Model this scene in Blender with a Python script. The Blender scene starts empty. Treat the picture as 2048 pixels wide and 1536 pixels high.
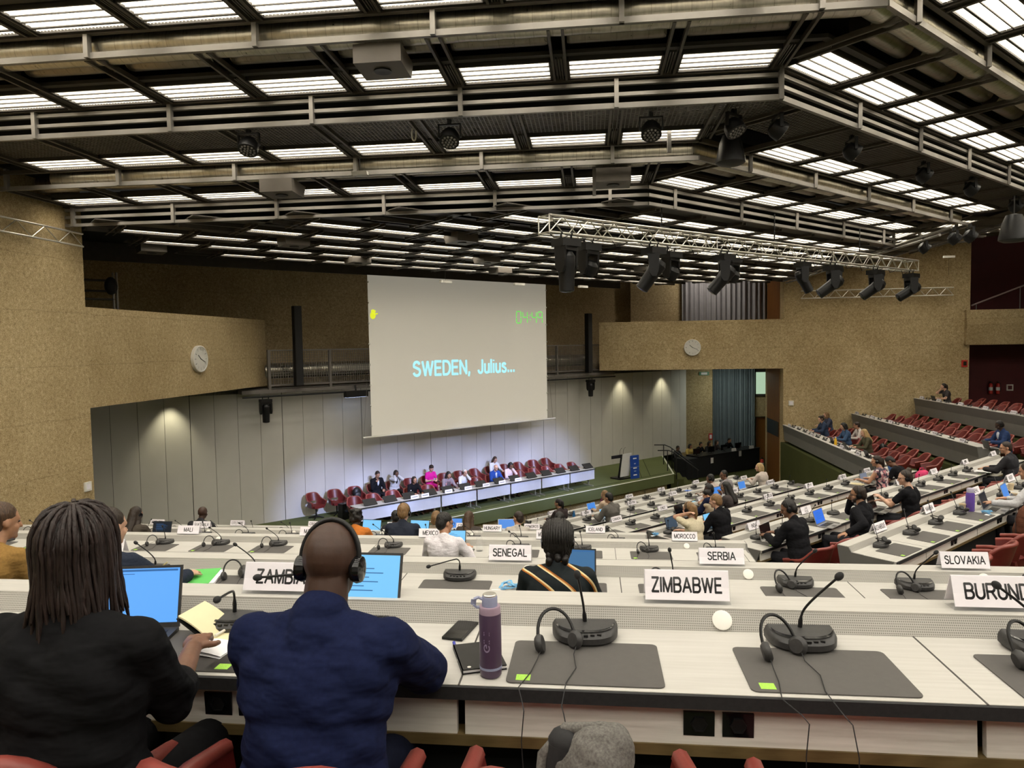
import bpy, bmesh, math, random
from mathutils import Vector, Matrix, noise
random.seed(7)
S = 2 ** -0.5
PI = math.pi
scene = bpy.context.scene
COL = scene.collection
FLOOR = 6.75                      # the pit floor lies this far under the camera; everything is lifted by it at the end

# ---------------------------------------------------------------- camera
FPX, YAW, PITCH, ROLL = 1417.7, 6.42, -3.10, -0.945
cam = bpy.data.cameras.new('camera')
cam.sensor_width = 36.0
cam.lens = FPX / 2048 * 36.0
cam.clip_end = 200
camo = bpy.data.objects.new('camera', cam)
COL.objects.link(camo)
_y, _p, _r = (math.radians(t) for t in (YAW, PITCH, ROLL))
_fw = Vector((-math.sin(_y) * math.cos(_p), math.cos(_y) * math.cos(_p), math.sin(_p)))
_ri = Vector((math.cos(_y), math.sin(_y), 0))
_up = _ri.cross(_fw)
_r2 = _ri * math.cos(_r) + _up * math.sin(_r)
_u2 = _up * math.cos(_r) - _ri * math.sin(_r)
RC = Matrix((_r2, _u2, -_fw)).transposed()
camo.matrix_world = RC.to_4x4()
scene.camera = camo

# ---------------------------------------------------------------- exposure, world
scene.view_settings.view_transform = 'Standard'
scene.view_settings.look = 'None'
scene.view_settings.gamma = 1.0
scene.view_settings.use_curve_mapping = False
scene.view_settings.exposure = 0.04
LAMP = 14.0                        # radiance of the fluorescent ceiling tubes
w = bpy.data.worlds.new('world'); scene.world = w
w.use_nodes = True
w.node_tree.nodes['Background'].inputs[0].default_value = (0.9, 0.85, 0.75, 1)
w.node_tree.nodes['Background'].inputs[1].default_value = 0.02
cy = scene.cycles
cy.max_bounces = 6; cy.diffuse_bounces = 3; cy.glossy_bounces = 3; cy.transmission_bounces = 4; cy.transparent_max_bounces = 6
cy.caustics_reflective = False; cy.caustics_refractive = False
cy.sample_clamp_indirect = 4.0
cy.use_denoising = True
try:
    cy.use_adaptive_sampling = True; cy.adaptive_threshold = 0.02
except Exception:
    pass

def lamp(kind, name, loc, target, power, color, size=0.1, spot=60, blend=0.5):
    l = bpy.data.lights.new(name, kind); l.energy = power; l.color = color
    if kind == 'SPOT':
        l.spot_size = math.radians(spot); l.spot_blend = blend; l.shadow_soft_size = size
    elif kind == 'AREA':
        l.size = size
    else:
        l.shadow_soft_size = size
    o = bpy.data.objects.new(name, l); COL.objects.link(o); o.location = loc
    d = Vector(target) - Vector(loc)
    o.rotation_euler = d.to_track_quat('-Z', 'Y').to_euler()
    return o

# ---------------------------------------------------------------- pixel <-> room (used only to measure positions)
def ray(x, y):
    return RC @ Vector(((x - 1024) / FPX, -(y - 768) / FPX, -1))
def atz(x, y, z):
    d = ray(x, y); return d * (z / d.z)
def atY(x, y, Y):
    d = ray(x, y); return d * (Y / d.y)
def atX(x, y, X):
    d = ray(x, y); return d * (X / d.x)
def atC(x, y, c):
    d = ray(x, y); return d * (c / ((d.y - d.x) * S))
def Dp(a, c, z=0.0):
    return Vector(((a - c) * S, (a + c) * S, z))
def aD(p): return (p[0] + p[1]) * S
def cD(p): return (p[1] - p[0]) * S

# ---------------------------------------------------------------- materials
MATS = {}
def nodes_of(name, rough=0.6, metal=0.0, spec=0.5):
    m = bpy.data.materials.new(name); m.use_nodes = True
    nt = m.node_tree; b = nt.nodes['Principled BSDF']
    b.inputs['Roughness'].default_value = rough
    b.inputs['Metallic'].default_value = metal
    b.inputs['Specular IOR Level'].default_value = spec
    return m, nt, b
def coords(nt, scale=(1, 1, 1), kind='Object'):
    tc = nt.nodes.new('ShaderNodeTexCoord'); mp = nt.nodes.new('ShaderNodeMapping')
    mp.inputs['Scale'].default_value = scale
    nt.links.new(tc.outputs[kind], mp.inputs['Vector'])
    return mp.outputs['Vector']
def noise_n(nt, vec, scale, detail=3, rough=0.6):
    n = nt.nodes.new('ShaderNodeTexNoise'); n.inputs['Scale'].default_value = scale
    n.inputs['Detail'].default_value = detail; n.inputs['Roughness'].default_value = rough
    nt.links.new(vec, n.inputs['Vector']); return n.outputs['Fac']
def ramp(nt, fac, stops):
    r = nt.nodes.new('ShaderNodeValToRGB'); e = r.color_ramp.elements
    while len(e) < len(stops): e.new(0.5)
    for k, (p, c) in enumerate(stops):
        e[k].position = p; e[k].color = (*c, 1)
    nt.links.new(fac, r.inputs['Fac']); return r.outputs['Color']
def mix(nt, fac, a, b, mode='MIX'):
    n = nt.nodes.new('ShaderNodeMix'); n.data_type = 'RGBA'; n.blend_type = mode
    if isinstance(fac, (int, float)): n.inputs[0].default_value = fac
    else: nt.links.new(fac, n.inputs[0])
    for k, x in ((6, a), (7, b)):
        if isinstance(x, tuple): n.inputs[k].default_value = (*x, 1)
        else: nt.links.new(x, n.inputs[k])
    return n.outputs[2]
def bump(nt, b, h, strength=0.3, dist=0.01):
    n = nt.nodes.new('ShaderNodeBump'); n.inputs['Strength'].default_value = strength; n.inputs['Distance'].default_value = dist
    nt.links.new(h, n.inputs['Height']); nt.links.new(n.outputs['Normal'], b.inputs['Normal'])
def wave(nt, vec, scale, direction='X', profile='SIN', dist=0.0):
    n = nt.nodes.new('ShaderNodeTexWave'); n.bands_direction = direction; n.wave_profile = profile
    n.inputs['Scale'].default_value = scale; n.inputs['Distortion'].default_value = dist
    nt.links.new(vec, n.inputs['Vector']); return n.outputs['Fac']
def plain(name, col, rough=0.6, metal=0.0, var=0.06, scale=14.0, spec=0.5, bmp=0.0):
    """a flat paint or plastic with a little procedural mottling"""
    if name in MATS: return MATS[name]
    m, nt, b = nodes_of(name, rough, metal, spec)
    v = coords(nt); f = noise_n(nt, v, scale)
    lo = tuple(max(0, c * (1 - var)) for c in col); hi = tuple(min(1, c * (1 + var)) for c in col)
    nt.links.new(ramp(nt, f, [(0.3, lo), (0.7, hi)]), b.inputs['Base Color'])
    if bmp: bump(nt, b, f, bmp, 0.004)
    MATS[name] = m; return m
def emit(name, col, strength):
    if name in MATS: return MATS[name]
    m, nt, b = nodes_of(name, 0.4)
    v = coords(nt); f = noise_n(nt, v, 3.0)
    nt.links.new(ramp(nt, f, [(0.3, tuple(c * 0.97 for c in col)), (0.7, col)]), b.inputs['Emission Color'])
    b.inputs['Base Color'].default_value = (*[min(c, 1) * 0.1 for c in col], 1)
    b.inputs['Emission Strength'].default_value = strength
    MATS[name] = m; return m

def m_concrete():
    m, nt, b = nodes_of('aggregate_concrete', 0.85, 0, 0.25)
    v = coords(nt)
    grain = noise_n(nt, v, 13.0, 5, 0.78)
    g2 = noise_n(nt, v, 48.0, 2, 0.6)
    c = ramp(nt, grain, [(0.32, (0.16, 0.112, 0.050)), (0.44, (0.40, 0.300, 0.150)), (0.56, (0.52, 0.405, 0.225)), (0.70, (0.78, 0.66, 0.45))])
    c = mix(nt, 0.4, c, ramp(nt, g2, [(0.34, (0.17, 0.12, 0.06)), (0.5, (0.47, 0.36, 0.195)), (0.66, (0.80, 0.68, 0.47))]))
    big = noise_n(nt, v, 0.5, 3, 0.55)
    c = mix(nt, 1.0, c, ramp(nt, big, [(0.3, (0.80, 0.77, 0.72)), (0.62, (1, 1, 1))]), 'MULTIPLY')
    # tired pour joints: thin darker seams, one about every 1.1 m of height and 2.9 m of length
    sep = nt.nodes.new('ShaderNodeSeparateXYZ'); nt.links.new(v, sep.inputs[0])
    def seam(out, period, off, width):
        w1 = nt.nodes.new('ShaderNodeMath'); w1.operation = 'MULTIPLY_ADD'; w1.inputs[1].default_value = 1 / period; w1.inputs[2].default_value = off
        nt.links.new(out, w1.inputs[0])
        wob = noise_n(nt, v, 1.3, 4, 0.6)
        w2 = nt.nodes.new('ShaderNodeMath'); w2.operation = 'MULTIPLY_ADD'; w2.inputs[1].default_value = 0.10
        nt.links.new(wob, w2.inputs[0]); nt.links.new(w1.outputs[0], w2.inputs[2])
        fr = nt.nodes.new('ShaderNodeMath'); fr.operation = 'FRACT'; nt.links.new(w2.outputs[0], fr.inputs[0])
        return ramp(nt, fr.outputs[0], [(0.0, (0.62, 0.6, 0.56)), (width, (1, 1, 1))])
    c = mix(nt, 0.75, c, seam(sep.outputs[2], 1.12, 0.2, 0.022), 'MULTIPLY')
    ad = nt.nodes.new('ShaderNodeMath'); nt.links.new(sep.outputs[0], ad.inputs[0]); nt.links.new(sep.outputs[1], ad.inputs[1])
    c = mix(nt, 0.4, c, seam(ad.outputs[0], 2.9, 0.1, 0.008), 'MULTIPLY')
    nt.links.new(c, b.inputs['Base Color'])
    bump(nt, b, grain, 0.55, 0.02)
    return m
def m_carpet(name, lo, hi):
    m, nt, b = nodes_of(name, 0.95, 0, 0.1)
    v = coords(nt); f = noise_n(nt, v, 60, 3, 0.7); g = noise_n(nt, v, 0.8, 2)
    c = mix(nt, 0.3, ramp(nt, f, [(0.3, lo), (0.7, hi)]), ramp(nt, g, [(0.3, lo), (0.7, hi)]))
    nt.links.new(c, b.inputs['Base Color']); bump(nt, b, f, 0.3, 0.01)
    return m
def m_wood(name, lo, hi, scale=(1, 1, 1)):
    m, nt, b = nodes_of(name, 0.45, 0, 0.4)
    v = coords(nt, scale); f = wave(nt, v, 2.2, 'X', 'SIN', 3.5); g = noise_n(nt, v, 9, 4)
    c = mix(nt, 0.5, ramp(nt, f, [(0.1, lo), (0.9, hi)]), ramp(nt, g, [(0.3, lo), (0.7, hi)]))
    nt.links.new(c, b.inputs['Base Color'])
    return m
def m_laminate(name, lo, hi, rough=0.42):
    m, nt, b = nodes_of(name, rough, 0, 0.4)
    v = coords(nt, (1.2, 26, 26)); f = noise_n(nt, v, 2.2, 3, 0.6)
    nt.links.new(ramp(nt, f, [(0.3, lo), (0.7, hi)]), b.inputs['Base Color'])
    return m
def m_perforated():
    m, nt, b = nodes_of('perforated_grey_metal', 0.5, 0.0, 0.35)
    v = coords(nt, (1, 0, 1))
    vo = nt.nodes.new('ShaderNodeTexVoronoi'); vo.inputs['Scale'].default_value = 150; vo.inputs['Randomness'].default_value = 0
    nt.links.new(v, vo.inputs['Vector'])
    st = noise_n(nt, coords(nt, (2, 60, 60)), 3.0)
    c = mix(nt, 0.25, ramp(nt, vo.outputs['Distance'], [(0.22, (0.09, 0.085, 0.075)), (0.36, (0.40, 0.385, 0.35))]), ramp(nt, st, [(0.3, (0.28, 0.27, 0.24)), (0.7, (0.43, 0.41, 0.37))]))
    nt.links.new(c, b.inputs['Base Color'])
    return m
def m_duct(name, base, freq, rough=0.34):
    m, nt, b = nodes_of(name, rough, 0.92, 0.5)
    v = coords(nt); f = wave(nt, v, freq, 'X', 'SAW'); g = noise_n(nt, coords(nt, (4, 1, 1)), 5, 4)
    lo = tuple(c * 0.68 for c in base)
    c = mix(nt, 1.0, ramp(nt, g, [(0.25, lo), (0.75, base)]), ramp(nt, f, [(0.0, (0.5, 0.47, 0.42)), (0.05, (1, 1, 1))]), 'MULTIPLY')
    nt.links.new(c, b.inputs['Base Color']); bump(nt, b, f, 0.6, 0.02)
    nt.links.new(ramp(nt, g, [(0.2, (0.24,) * 3), (0.8, (0.40,) * 3)]), b.inputs['Roughness'])
    return m
def m_leather(name, lo, hi):
    m, nt, b = nodes_of(name, 0.38, 0, 0.5)
    v = coords(nt); f = noise_n(nt, v, 6, 4); g = noise_n(nt, v, 130, 2)
    nt.links.new(ramp(nt, f, [(0.3, lo), (0.7, hi)]), b.inputs['Base Color']); bump(nt, b, g, 0.12, 0.003)
    return m
def m_cloth(name, col, var=0.14, scale=90, rough=0.9, bscale=9.0):
    if name in MATS: return MATS[name]
    m, nt, b = nodes_of(name, rough, 0, 0.12)
    v = coords(nt); f = noise_n(nt, v, scale, 2, 0.6)
    lo = tuple(c * (1 - var) for c in col); hi = tuple(min(1, c * (1 + var)) for c in col)
    nt.links.new(ramp(nt, f, [(0.3, lo), (0.7, hi)]), b.inputs['Base Color'])
    fold = noise_n(nt, coords(nt, (1, 1, 2.2)), bscale, 2, 0.5)
    bump(nt, b, fold, 0.5, 0.03)
    MATS[name] = m; return m
def m_skin(name, col):
    if name in MATS: return MATS[name]
    m, nt, b = nodes_of(name, 0.5, 0, 0.4)
    v = coords(nt); f = noise_n(nt, v, 22, 4, 0.65)
    lo = tuple(c * 0.82 for c in col); hi = tuple(min(1, c * 1.12) for c in col)
    nt.links.new(ramp(nt, f, [(0.3, lo), (0.7, hi)]), b.inputs['Base Color'])
    b.inputs['Subsurface Weight'].default_value = 0.08; b.inputs['Subsurface Radius'].default_value = (0.02, 0.01, 0.006)
    bump(nt, b, noise_n(nt, v, 160, 2), 0.12, 0.002)
    MATS[name] = m; return m
def m_hair(name, col):
    if name in MATS: return MATS[name]
    m, nt, b = nodes_of(name, 0.5, 0, 0.4)
    v = coords(nt, (40, 40, 5)); f = noise_n(nt, v, 3, 3, 0.6)
    lo = tuple(c * 0.5 for c in col); hi = tuple(min(1, c * 1.5) for c in col)
    nt.links.new(ramp(nt, f, [(0.3, lo), (0.7, hi)]), b.inputs['Base Color']); bump(nt, b, f, 0.6, 0.01)
    MATS[name] = m; return m
def m_glass(name, col=(0.95, 0.97, 0.97), rough=0.03):
    if name in MATS: return MATS[name]
    m, nt, b = nodes_of(name, rough, 0, 0.5)
    b.inputs['Base Color'].default_value = (*col, 1)
    b.inputs['Transmission Weight'].default_value = 1.0; b.inputs['IOR'].default_value = 1.2
    MATS[name] = m; return m

def m_clear(name, alpha=0.06):
    m, nt, b = nodes_of(name, 0.08, 0, 0.5)
    b.inputs['Base Color'].default_value = (0.85, 0.87, 0.88, 1); b.inputs['Alpha'].default_value = alpha
    return m

M = dict(
    concrete=m_concrete(),
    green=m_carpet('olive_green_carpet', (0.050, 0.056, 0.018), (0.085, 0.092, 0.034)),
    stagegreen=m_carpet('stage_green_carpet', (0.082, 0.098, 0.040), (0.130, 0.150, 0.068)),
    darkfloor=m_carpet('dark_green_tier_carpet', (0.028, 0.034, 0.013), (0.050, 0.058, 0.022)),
    black=plain('black_plastic', (0.0075, 0.0075, 0.008), 0.42, 0, 0.3, 40, 0.35),
    rubber=plain('black_rubber', (0.014, 0.014, 0.015), 0.8, 0, 0.3, 60),
    gloss=plain('gloss_black', (0.006, 0.006, 0.007), 0.12, 0, 0.2, 20),
    charcoal=plain('charcoal_plastic', (0.030, 0.029, 0.029), 0.5, 0, 0.18, 120),
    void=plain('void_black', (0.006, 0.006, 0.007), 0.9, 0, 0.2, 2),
    steel=plain('painted_grey_steel', (0.285, 0.268, 0.25), 0.42, 0.35, 0.08, 5),
    darksteel=plain('dark_grey_steel', (0.058, 0.052, 0.046), 0.5, 0.25, 0.15, 6),
    bar=plain('bronze_grey_channel', (0.115, 0.102, 0.088), 0.42, 0.4, 0.15, 6),
    duct=m_duct('galvanised_spiral_duct', (0.74, 0.70, 0.60), 1.35),
    flex=m_duct('grey_flexible_duct', (0.34, 0.30, 0.25), 1.6, 0.6),
    alu=plain('bright_aluminium', (0.78, 0.76, 0.70), 0.3, 0.85, 0.08, 8),
    chrome=plain('chrome', (0.8, 0.8, 0.8), 0.15, 1.0, 0.04, 8),
    panel=plain('pale_wall_panel', (0.60, 0.58, 0.54), 0.55, 0, 0.03, 1.2),
    seam=plain('dark_panel_joint', (0.05, 0.045, 0.04), 0.7),
    desk=m_laminate('light_grey_laminate', (0.455, 0.44, 0.405), (0.52, 0.505, 0.47)),
    deskwood=m_laminate('grey_striped_laminate', (0.58, 0.55, 0.49), (0.76, 0.73, 0.67)),
    deskside=plain('mid_grey_panel', (0.135, 0.130, 0.123), 0.55, 0, 0.05, 3),
    perf=m_perforated(),
    trimwood=m_wood('brown_wood_trim', (0.10, 0.068, 0.026), (0.17, 0.12, 0.05), (1, 9, 9)),
    pad=plain('dark_grey_desk_mat', (0.080, 0.074, 0.069), 0.7, 0, 0.05, 30),
    lime=plain('lime_green_sticker', (0.33, 0.62, 0.07), 0.6, 0, 0.25, 320),
    card=plain('white_card', (0.90, 0.86, 0.91), 0.6, 0, 0.02, 8),
    ink=plain('black_ink', (0.010, 0.010, 0.011), 0.6),
    acrylic=m_clear('clear_acrylic'),
    glass=m_glass('clear_glass'),
    white=plain('white_plastic', (0.78, 0.76, 0.70), 0.45, 0, 0.03, 10),
    paper=plain('white_paper', (0.82, 0.81, 0.82), 0.8, 0, 0.03, 12),
    red=m_leather('dark_red_leather', (0.105, 0.011, 0.010), (0.150, 0.019, 0.016)),
    redp=m_leather('red_leather_piping', (0.19, 0.034, 0.027), (0.24, 0.050, 0.038)),
    burgundy=plain('burgundy_wall_paint', (0.085, 0.006, 0.010), 0.6, 0, 0.12, 1.5),
    wood=m_wood('orange_brown_wood', (0.17, 0.062, 0.012), (0.27, 0.115, 0.026), (5, 5, 0.5)),
    curtain=plain('grey_curtain_cloth', (0.30, 0.29, 0.30), 0.9, 0, 0.06, 3),
    bluecurtain=plain('blue_grey_curtain_cloth', (0.20, 0.245, 0.275), 0.9, 0, 0.06, 3),
    blackcloth=plain('black_drape_cloth', (0.006, 0.007, 0.009), 0.95, 0, 0.2, 5),
    redsign=plain('red_enamel', (0.50, 0.025, 0.016), 0.4),
    tube=emit('fluorescent_tube_light', (1.0, 0.93, 0.80), LAMP),
    fin=plain('white_louvre_fin', (0.85, 0.82, 0.74), 0.4, 0.1, 0.03, 4),
)

# ---------------------------------------------------------------- mesh helpers
class MB:
    def __init__(self): self.v = []; self.f = []; self.mi = []; self.cur = 0
    def mat(self, k): self.cur = k; return self
    def add(self, vs, fs):
        n = len(self.v); self.v += [tuple(p) for p in vs]
        for f in fs: self.f.append([n + i for i in f]); self.mi.append(self.cur)
        return self
    def box(self, x0, x1, y0, y1, z0, z1):
        vs = [(x, y, z) for z in (z0, z1) for y in (y0, y1) for x in (x0, x1)]
        return self.add(vs, [(0, 2, 3, 1), (4, 5, 7, 6), (0, 1, 5, 4), (1, 3, 7, 5), (3, 2, 6, 7), (2, 0, 4, 6)])
    def obox(self, c, size, R):
        c = Vector(c); vs = []
        for z in (-.5, .5):
            for y in (-.5, .5):
                for x in (-.5, .5):
                    vs.append(c + R @ Vector((x * size[0], y * size[1], z * size[2])))
        return self.add(vs, [(0, 2, 3, 1), (4, 5, 7, 6), (0, 1, 5, 4), (1, 3, 7, 5), (3, 2, 6, 7), (2, 0, 4, 6)])
    def prism(self, pts, fn):
        """closed outline pts; fn(p, t) with t=0/1 gives the two end caps"""
        n = len(pts); a = [fn(p, 0) for p in pts]; b = [fn(p, 1) for p in pts]
        return self.add(a + b, [list(range(n))[::-1], list(range(n, 2 * n))] + [(i, (i + 1) % n, n + (i + 1) % n, n + i) for i in range(n)])
    def slab(self, pts, z0, z1):
        return self.prism(pts, lambda p, t: (p[0], p[1], z1 if t else z0))
    def bar(self, p, q, wd, ht=None):
        p, q = Vector(p), Vector(q); d = (q - p); L = d.length; d.normalize()
        up = Vector((0, 0, 1)) if abs(d.z) < 0.95 else Vector((0, 1, 0))
        sd = d.cross(up).normalized(); up = sd.cross(d)
        R = Matrix((d, sd, up)).transposed()
        return self.obox((p + q) / 2, (L, wd, ht or wd), R)
    def tube(self, path, r, n=8, cap=True):
        P = [Vector(p) for p in path]; k = len(P); rs = r if isinstance(r, (list, tuple)) else [r] * k
        vs = []; ref = None
        for i in range(k):
            d = (P[min(i + 1, k - 1)] - P[max(i - 1, 0)]).normalized()
            if ref is None:
                ref = Vector((0, 0, 1)) if abs(d.z) < 0.9 else Vector((1, 0, 0))
            sx = d.cross(ref)
            if sx.length < 1e-4: sx = d.cross(Vector((0.3, 1, 0.2)))
            sx.normalize(); sy = sx.cross(d); ref = sy
            for j in range(n):
                t = 2 * PI * j / n
                vs.append(P[i] + sx * (math.cos(t) * rs[i]) + sy * (math.sin(t) * rs[i]))
        fs = [(i * n + j, i * n + (j + 1) % n, (i + 1) * n + (j + 1) % n, (i + 1) * n + j) for i in range(k - 1) for j in range(n)]
        if cap: fs += [list(range(n))[::-1], list(range((k - 1) * n, k * n))]
        return self.add(vs, fs)
    def lathe(self, prof, n=20, c=(0, 0, 0), R=None):
        c = Vector(c); vs = []
        for r, z in prof:
            for j in range(n):
                t = 2 * PI * j / n; p = Vector((r * math.cos(t), r * math.sin(t), z))
                vs.append(c + (R @ p if R else p))
        k = len(prof)
        fs = [(i * n + j, i * n + (j + 1) % n, (i + 1) * n + (j + 1) % n, (i + 1) * n + j) for i in range(k - 1) for j in range(n)]
        fs += [list(range(n))[::-1], list(range((k - 1) * n, k * n))]
        return self.add(vs, fs)
    def ball(self, c, r, nu=14, nv=9, R=None):
        rx, ry, rz = r if isinstance(r, (tuple, list)) else (r, r, r); c = Vector(c); vs = []
        for i in range(1, nv):
            ph = PI * i / nv
            for j in range(nu):
                t = 2 * PI * j / nu
                p = Vector((rx * math.sin(ph) * math.cos(t), ry * math.sin(ph) * math.sin(t), rz * math.cos(ph)))
                vs.append(c + (R @ p if R else p))
        p = Vector((0, 0, rz)); vs.append(c + (R @ p if R else p)); vs.append(c - (R @ p if R else p))
        T, B = (nv - 1) * nu, (nv - 1) * nu + 1
        fs = [(i * nu + j, (i + 1) * nu + j, (i + 1) * nu + (j + 1) % nu, i * nu + (j + 1) % nu) for i in range(nv - 2) for j in range(nu)]
        fs += [(T, j, (j + 1) % nu) for j in range(nu)] + [(B, (nv - 2) * nu + (j + 1) % nu, (nv - 2) * nu + j) for j in range(nu)]
        return self.add(vs, fs)
    def cone(self, p, r0, q, r1, n=12):
        """tapered capsule"""
        p, q = Vector(p), Vector(q); d = q - p
        if d.length < 1e-5: return self.ball(p, max(r0, r1))
        self.tube([p, p.lerp(q, .5), q], [r0, (r0 + r1) / 2, r1], n)
        self.ball(p, r0, n, 8); self.ball(q, r1, n, 8); return self
    def mesh(self, name):
        me = bpy.data.meshes.new(name); me.from_pydata(self.v, [], self.f)
        if any(self.mi): me.polygons.foreach_set('material_index', self.mi)
        me.update(); return me
    def build(self, name, mat, parent=None, smooth=None, loc=None, rotz=0.0):
        me = self.mesh(name)
        for x in (mat if isinstance(mat, (list, tuple)) else [mat]): me.materials.append(x)
        bm = bmesh.new(); bm.from_mesh(me); bmesh.ops.recalc_face_normals(bm, faces=bm.faces); bm.to_mesh(me); bm.free()
        if smooth is not None:
            me.polygons.foreach_set('use_smooth', [True] * len(me.polygons)); me.set_sharp_from_angle(angle=math.radians(smooth))
        return link(name, me, parent, loc, rotz)
def link(name, me, parent=None, loc=None, rotz=0.0):
    o = bpy.data.objects.new(name, me); COL.objects.link(o)
    if parent is not None: o.parent = parent
    if loc is not None: o.location = loc
    if rotz: o.rotation_euler = (0, 0, rotz)
    return o
def tag(o, label, cat, group=None, kind=None):
    if label: o['label'] = label
    if cat: o['category'] = cat
    if group: o['group'] = group
    if kind: o['kind'] = kind
    return o
def thing(name, label, cat, loc=(0, 0, 0), rotz=0.0, group=None):
    o = bpy.data.objects.new(name, None); COL.objects.link(o); o.empty_display_size = 0.05
    o.location = loc; o.rotation_euler = (0, 0, rotz)
    return tag(o, label, cat, group)
def struct(name, mb, mat, smooth=None):
    o = mb.build(name, mat, None, smooth); o['kind'] = 'structure'; return o
KIDS = {}
def kids(o):
    k = KIDS.get(o.name)
    if k is None: k = KIDS[o.name] = list(o.children)
    return k
def dup(root, loc, rotz=0.0, label=None, group=None, skip=(), scale=None):
    r = root.copy(); COL.objects.link(r); r.location = loc; r.rotation_euler = (0, 0, rotz)
    if scale: r.scale = (scale,) * 3
    if label: r['label'] = label
    if group: r['group'] = group
    for ch in kids(root):
        if ch.name.split('.')[0] in skip: continue
        c = ch.copy(); COL.objects.link(c); c.parent = r
        for g in kids(ch):
            d = g.copy(); COL.objects.link(d); d.parent = c
    return r
_FONT_MESH = {}
def _arc(cx, cy_, rx, ry, a0, a1, n=10):
    return [(cx + rx * math.cos(math.radians(a0 + (a1 - a0) * k / n)), cy_ + ry * math.sin(math.radians(a0 + (a1 - a0) * k / n))) for k in range(n + 1)]
# a plain bold grotesque drawn as strokes: glyph -> (width, [polylines]); cap height 1
_O = lambda w_: [_arc(w_ / 2, .5, w_ / 2, .5, 90, 450, 24)]
GLYPH = {
    'A': (.72, [[(0, 0), (.36, 1), (.72, 0)], [(.13, .33), (.59, .33)]]),
    'B': (.60, [[(0, 0), (0, 1), (.36, 1)] + _arc(.36, .76, .22, .24, 90, -90) + [(0, .52)], [(.36, .52)] + _arc(.36, .26, .25, .26, 90, -90) + [(0, 0)]]),
    'C': (.66, [_arc(.36, .5, .36, .5, 48, 312, 18)]),
    'D': (.63, [[(0, 0), (0, 1), (.26, 1)] + _arc(.26, .5, .38, .5, 90, -90, 14) + [(0, 0)]]),
    'E': (.54, [[(.54, 1), (0, 1), (0, 0), (.54, 0)], [(0, .52), (.49, .52)]]),
    'F': (.50, [[(.52, 1), (0, 1), (0, 0)], [(0, .5), (.44, .5)]]),
    'G': (.69, [_arc(.37, .5, .37, .5, 50, 330, 18) + [(.69, .46), (.40, .46)]]),
    'H': (.60, [[(0, 0), (0, 1)], [(.6, 0), (.6, 1)], [(0, .52), (.6, .52)]]),
    'I': (.02, [[(0, 0), (0, 1)]]),
    'J': (.44, [[(.42, 1), (.42, .26)] + _arc(.21, .24, .21, .24, 0, -170)]),
    'K': (.62, [[(0, 0), (0, 1)], [(.58, 1), (0, .36)], [(.22, .58), (.62, 0)]]),
    'L': (.50, [[(0, 1), (0, 0), (.50, 0)]]),
    'M': (.74, [[(0, 0), (0, 1), (.37, 0), (.74, 1), (.74, 0)]]),
    'N': (.61, [[(0, 0), (0, 1), (.61, 0), (.61, 1)]]),
    'O': (.74, _O(.74)),
    'P': (.58, [[(0, 0), (0, 1), (.34, 1)] + _arc(.34, .73, .24, .27, 90, -90) + [(0, .46)]]),
    'Q': (.74, _O(.74) + [[(.45, .22), (.74, -.06)]]),
    'R': (.62, [[(0, 0), (0, 1), (.36, 1)] + _arc(.36, .74, .23, .26, 90, -90) + [(0, .48)], [(.34, .48), (.62, 0)]]),
    'S': (.58, [_arc(.29, .74, .26, .26, 25, 200, 10) + _arc(.29, .26, .29, .26, 70, 70, 1)[:1] + _arc(.29, .27, .29, .27, 50, -160, 12)]),
    'T': (.60, [[(0, 1), (.6, 1)], [(.3, 1), (.3, 0)]]),
    'U': (.61, [[(0, 1), (0, .32)] + _arc(.305, .31, .305, .31, 180, 360, 12) + [(.61, 1)]]),
    'V': (.68, [[(0, 1), (.34, 0), (.68, 1)]]),
    'W': (.96, [[(0, 1), (.24, 0), (.48, 1), (.72, 0), (.96, 1)]]),
    'X': (.64, [[(0, 0), (.64, 1)], [(0, 1), (.64, 0)]]),
    'Y': (.66, [[(0, 1), (.33, .46), (.66, 1)], [(.33, .46), (.33, 0)]]),
    'Z': (.58, [[(0, 1), (.57, 1), (0, 0), (.58, 0)]]),
    '.': (.06, [[(.03, .0), (.03, .10)]]), ',': (.08, [[(.05, .10), (.05, .02), (.0, -.17)]]), "'": (.02, [[(.0, .78), (.0, 1)]]),
    'u': (.42, [[(0, .68), (0, .20)] + _arc(.20, .2, .20, .2, 180, 350) , [(.42, .68), (.42, 0)]]),
    'l': (.02, [[(0, 0), (0, 1)]]), 'i': (.02, [[(0, 0), (0, .68)], [(0, .93), (0, .96)]]),
    's': (.40, [_arc(.20, .52, .18, .16, 30, 200, 8) + _arc(.20, .17, .20, .17, 55, -155, 10)]),
}
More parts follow.
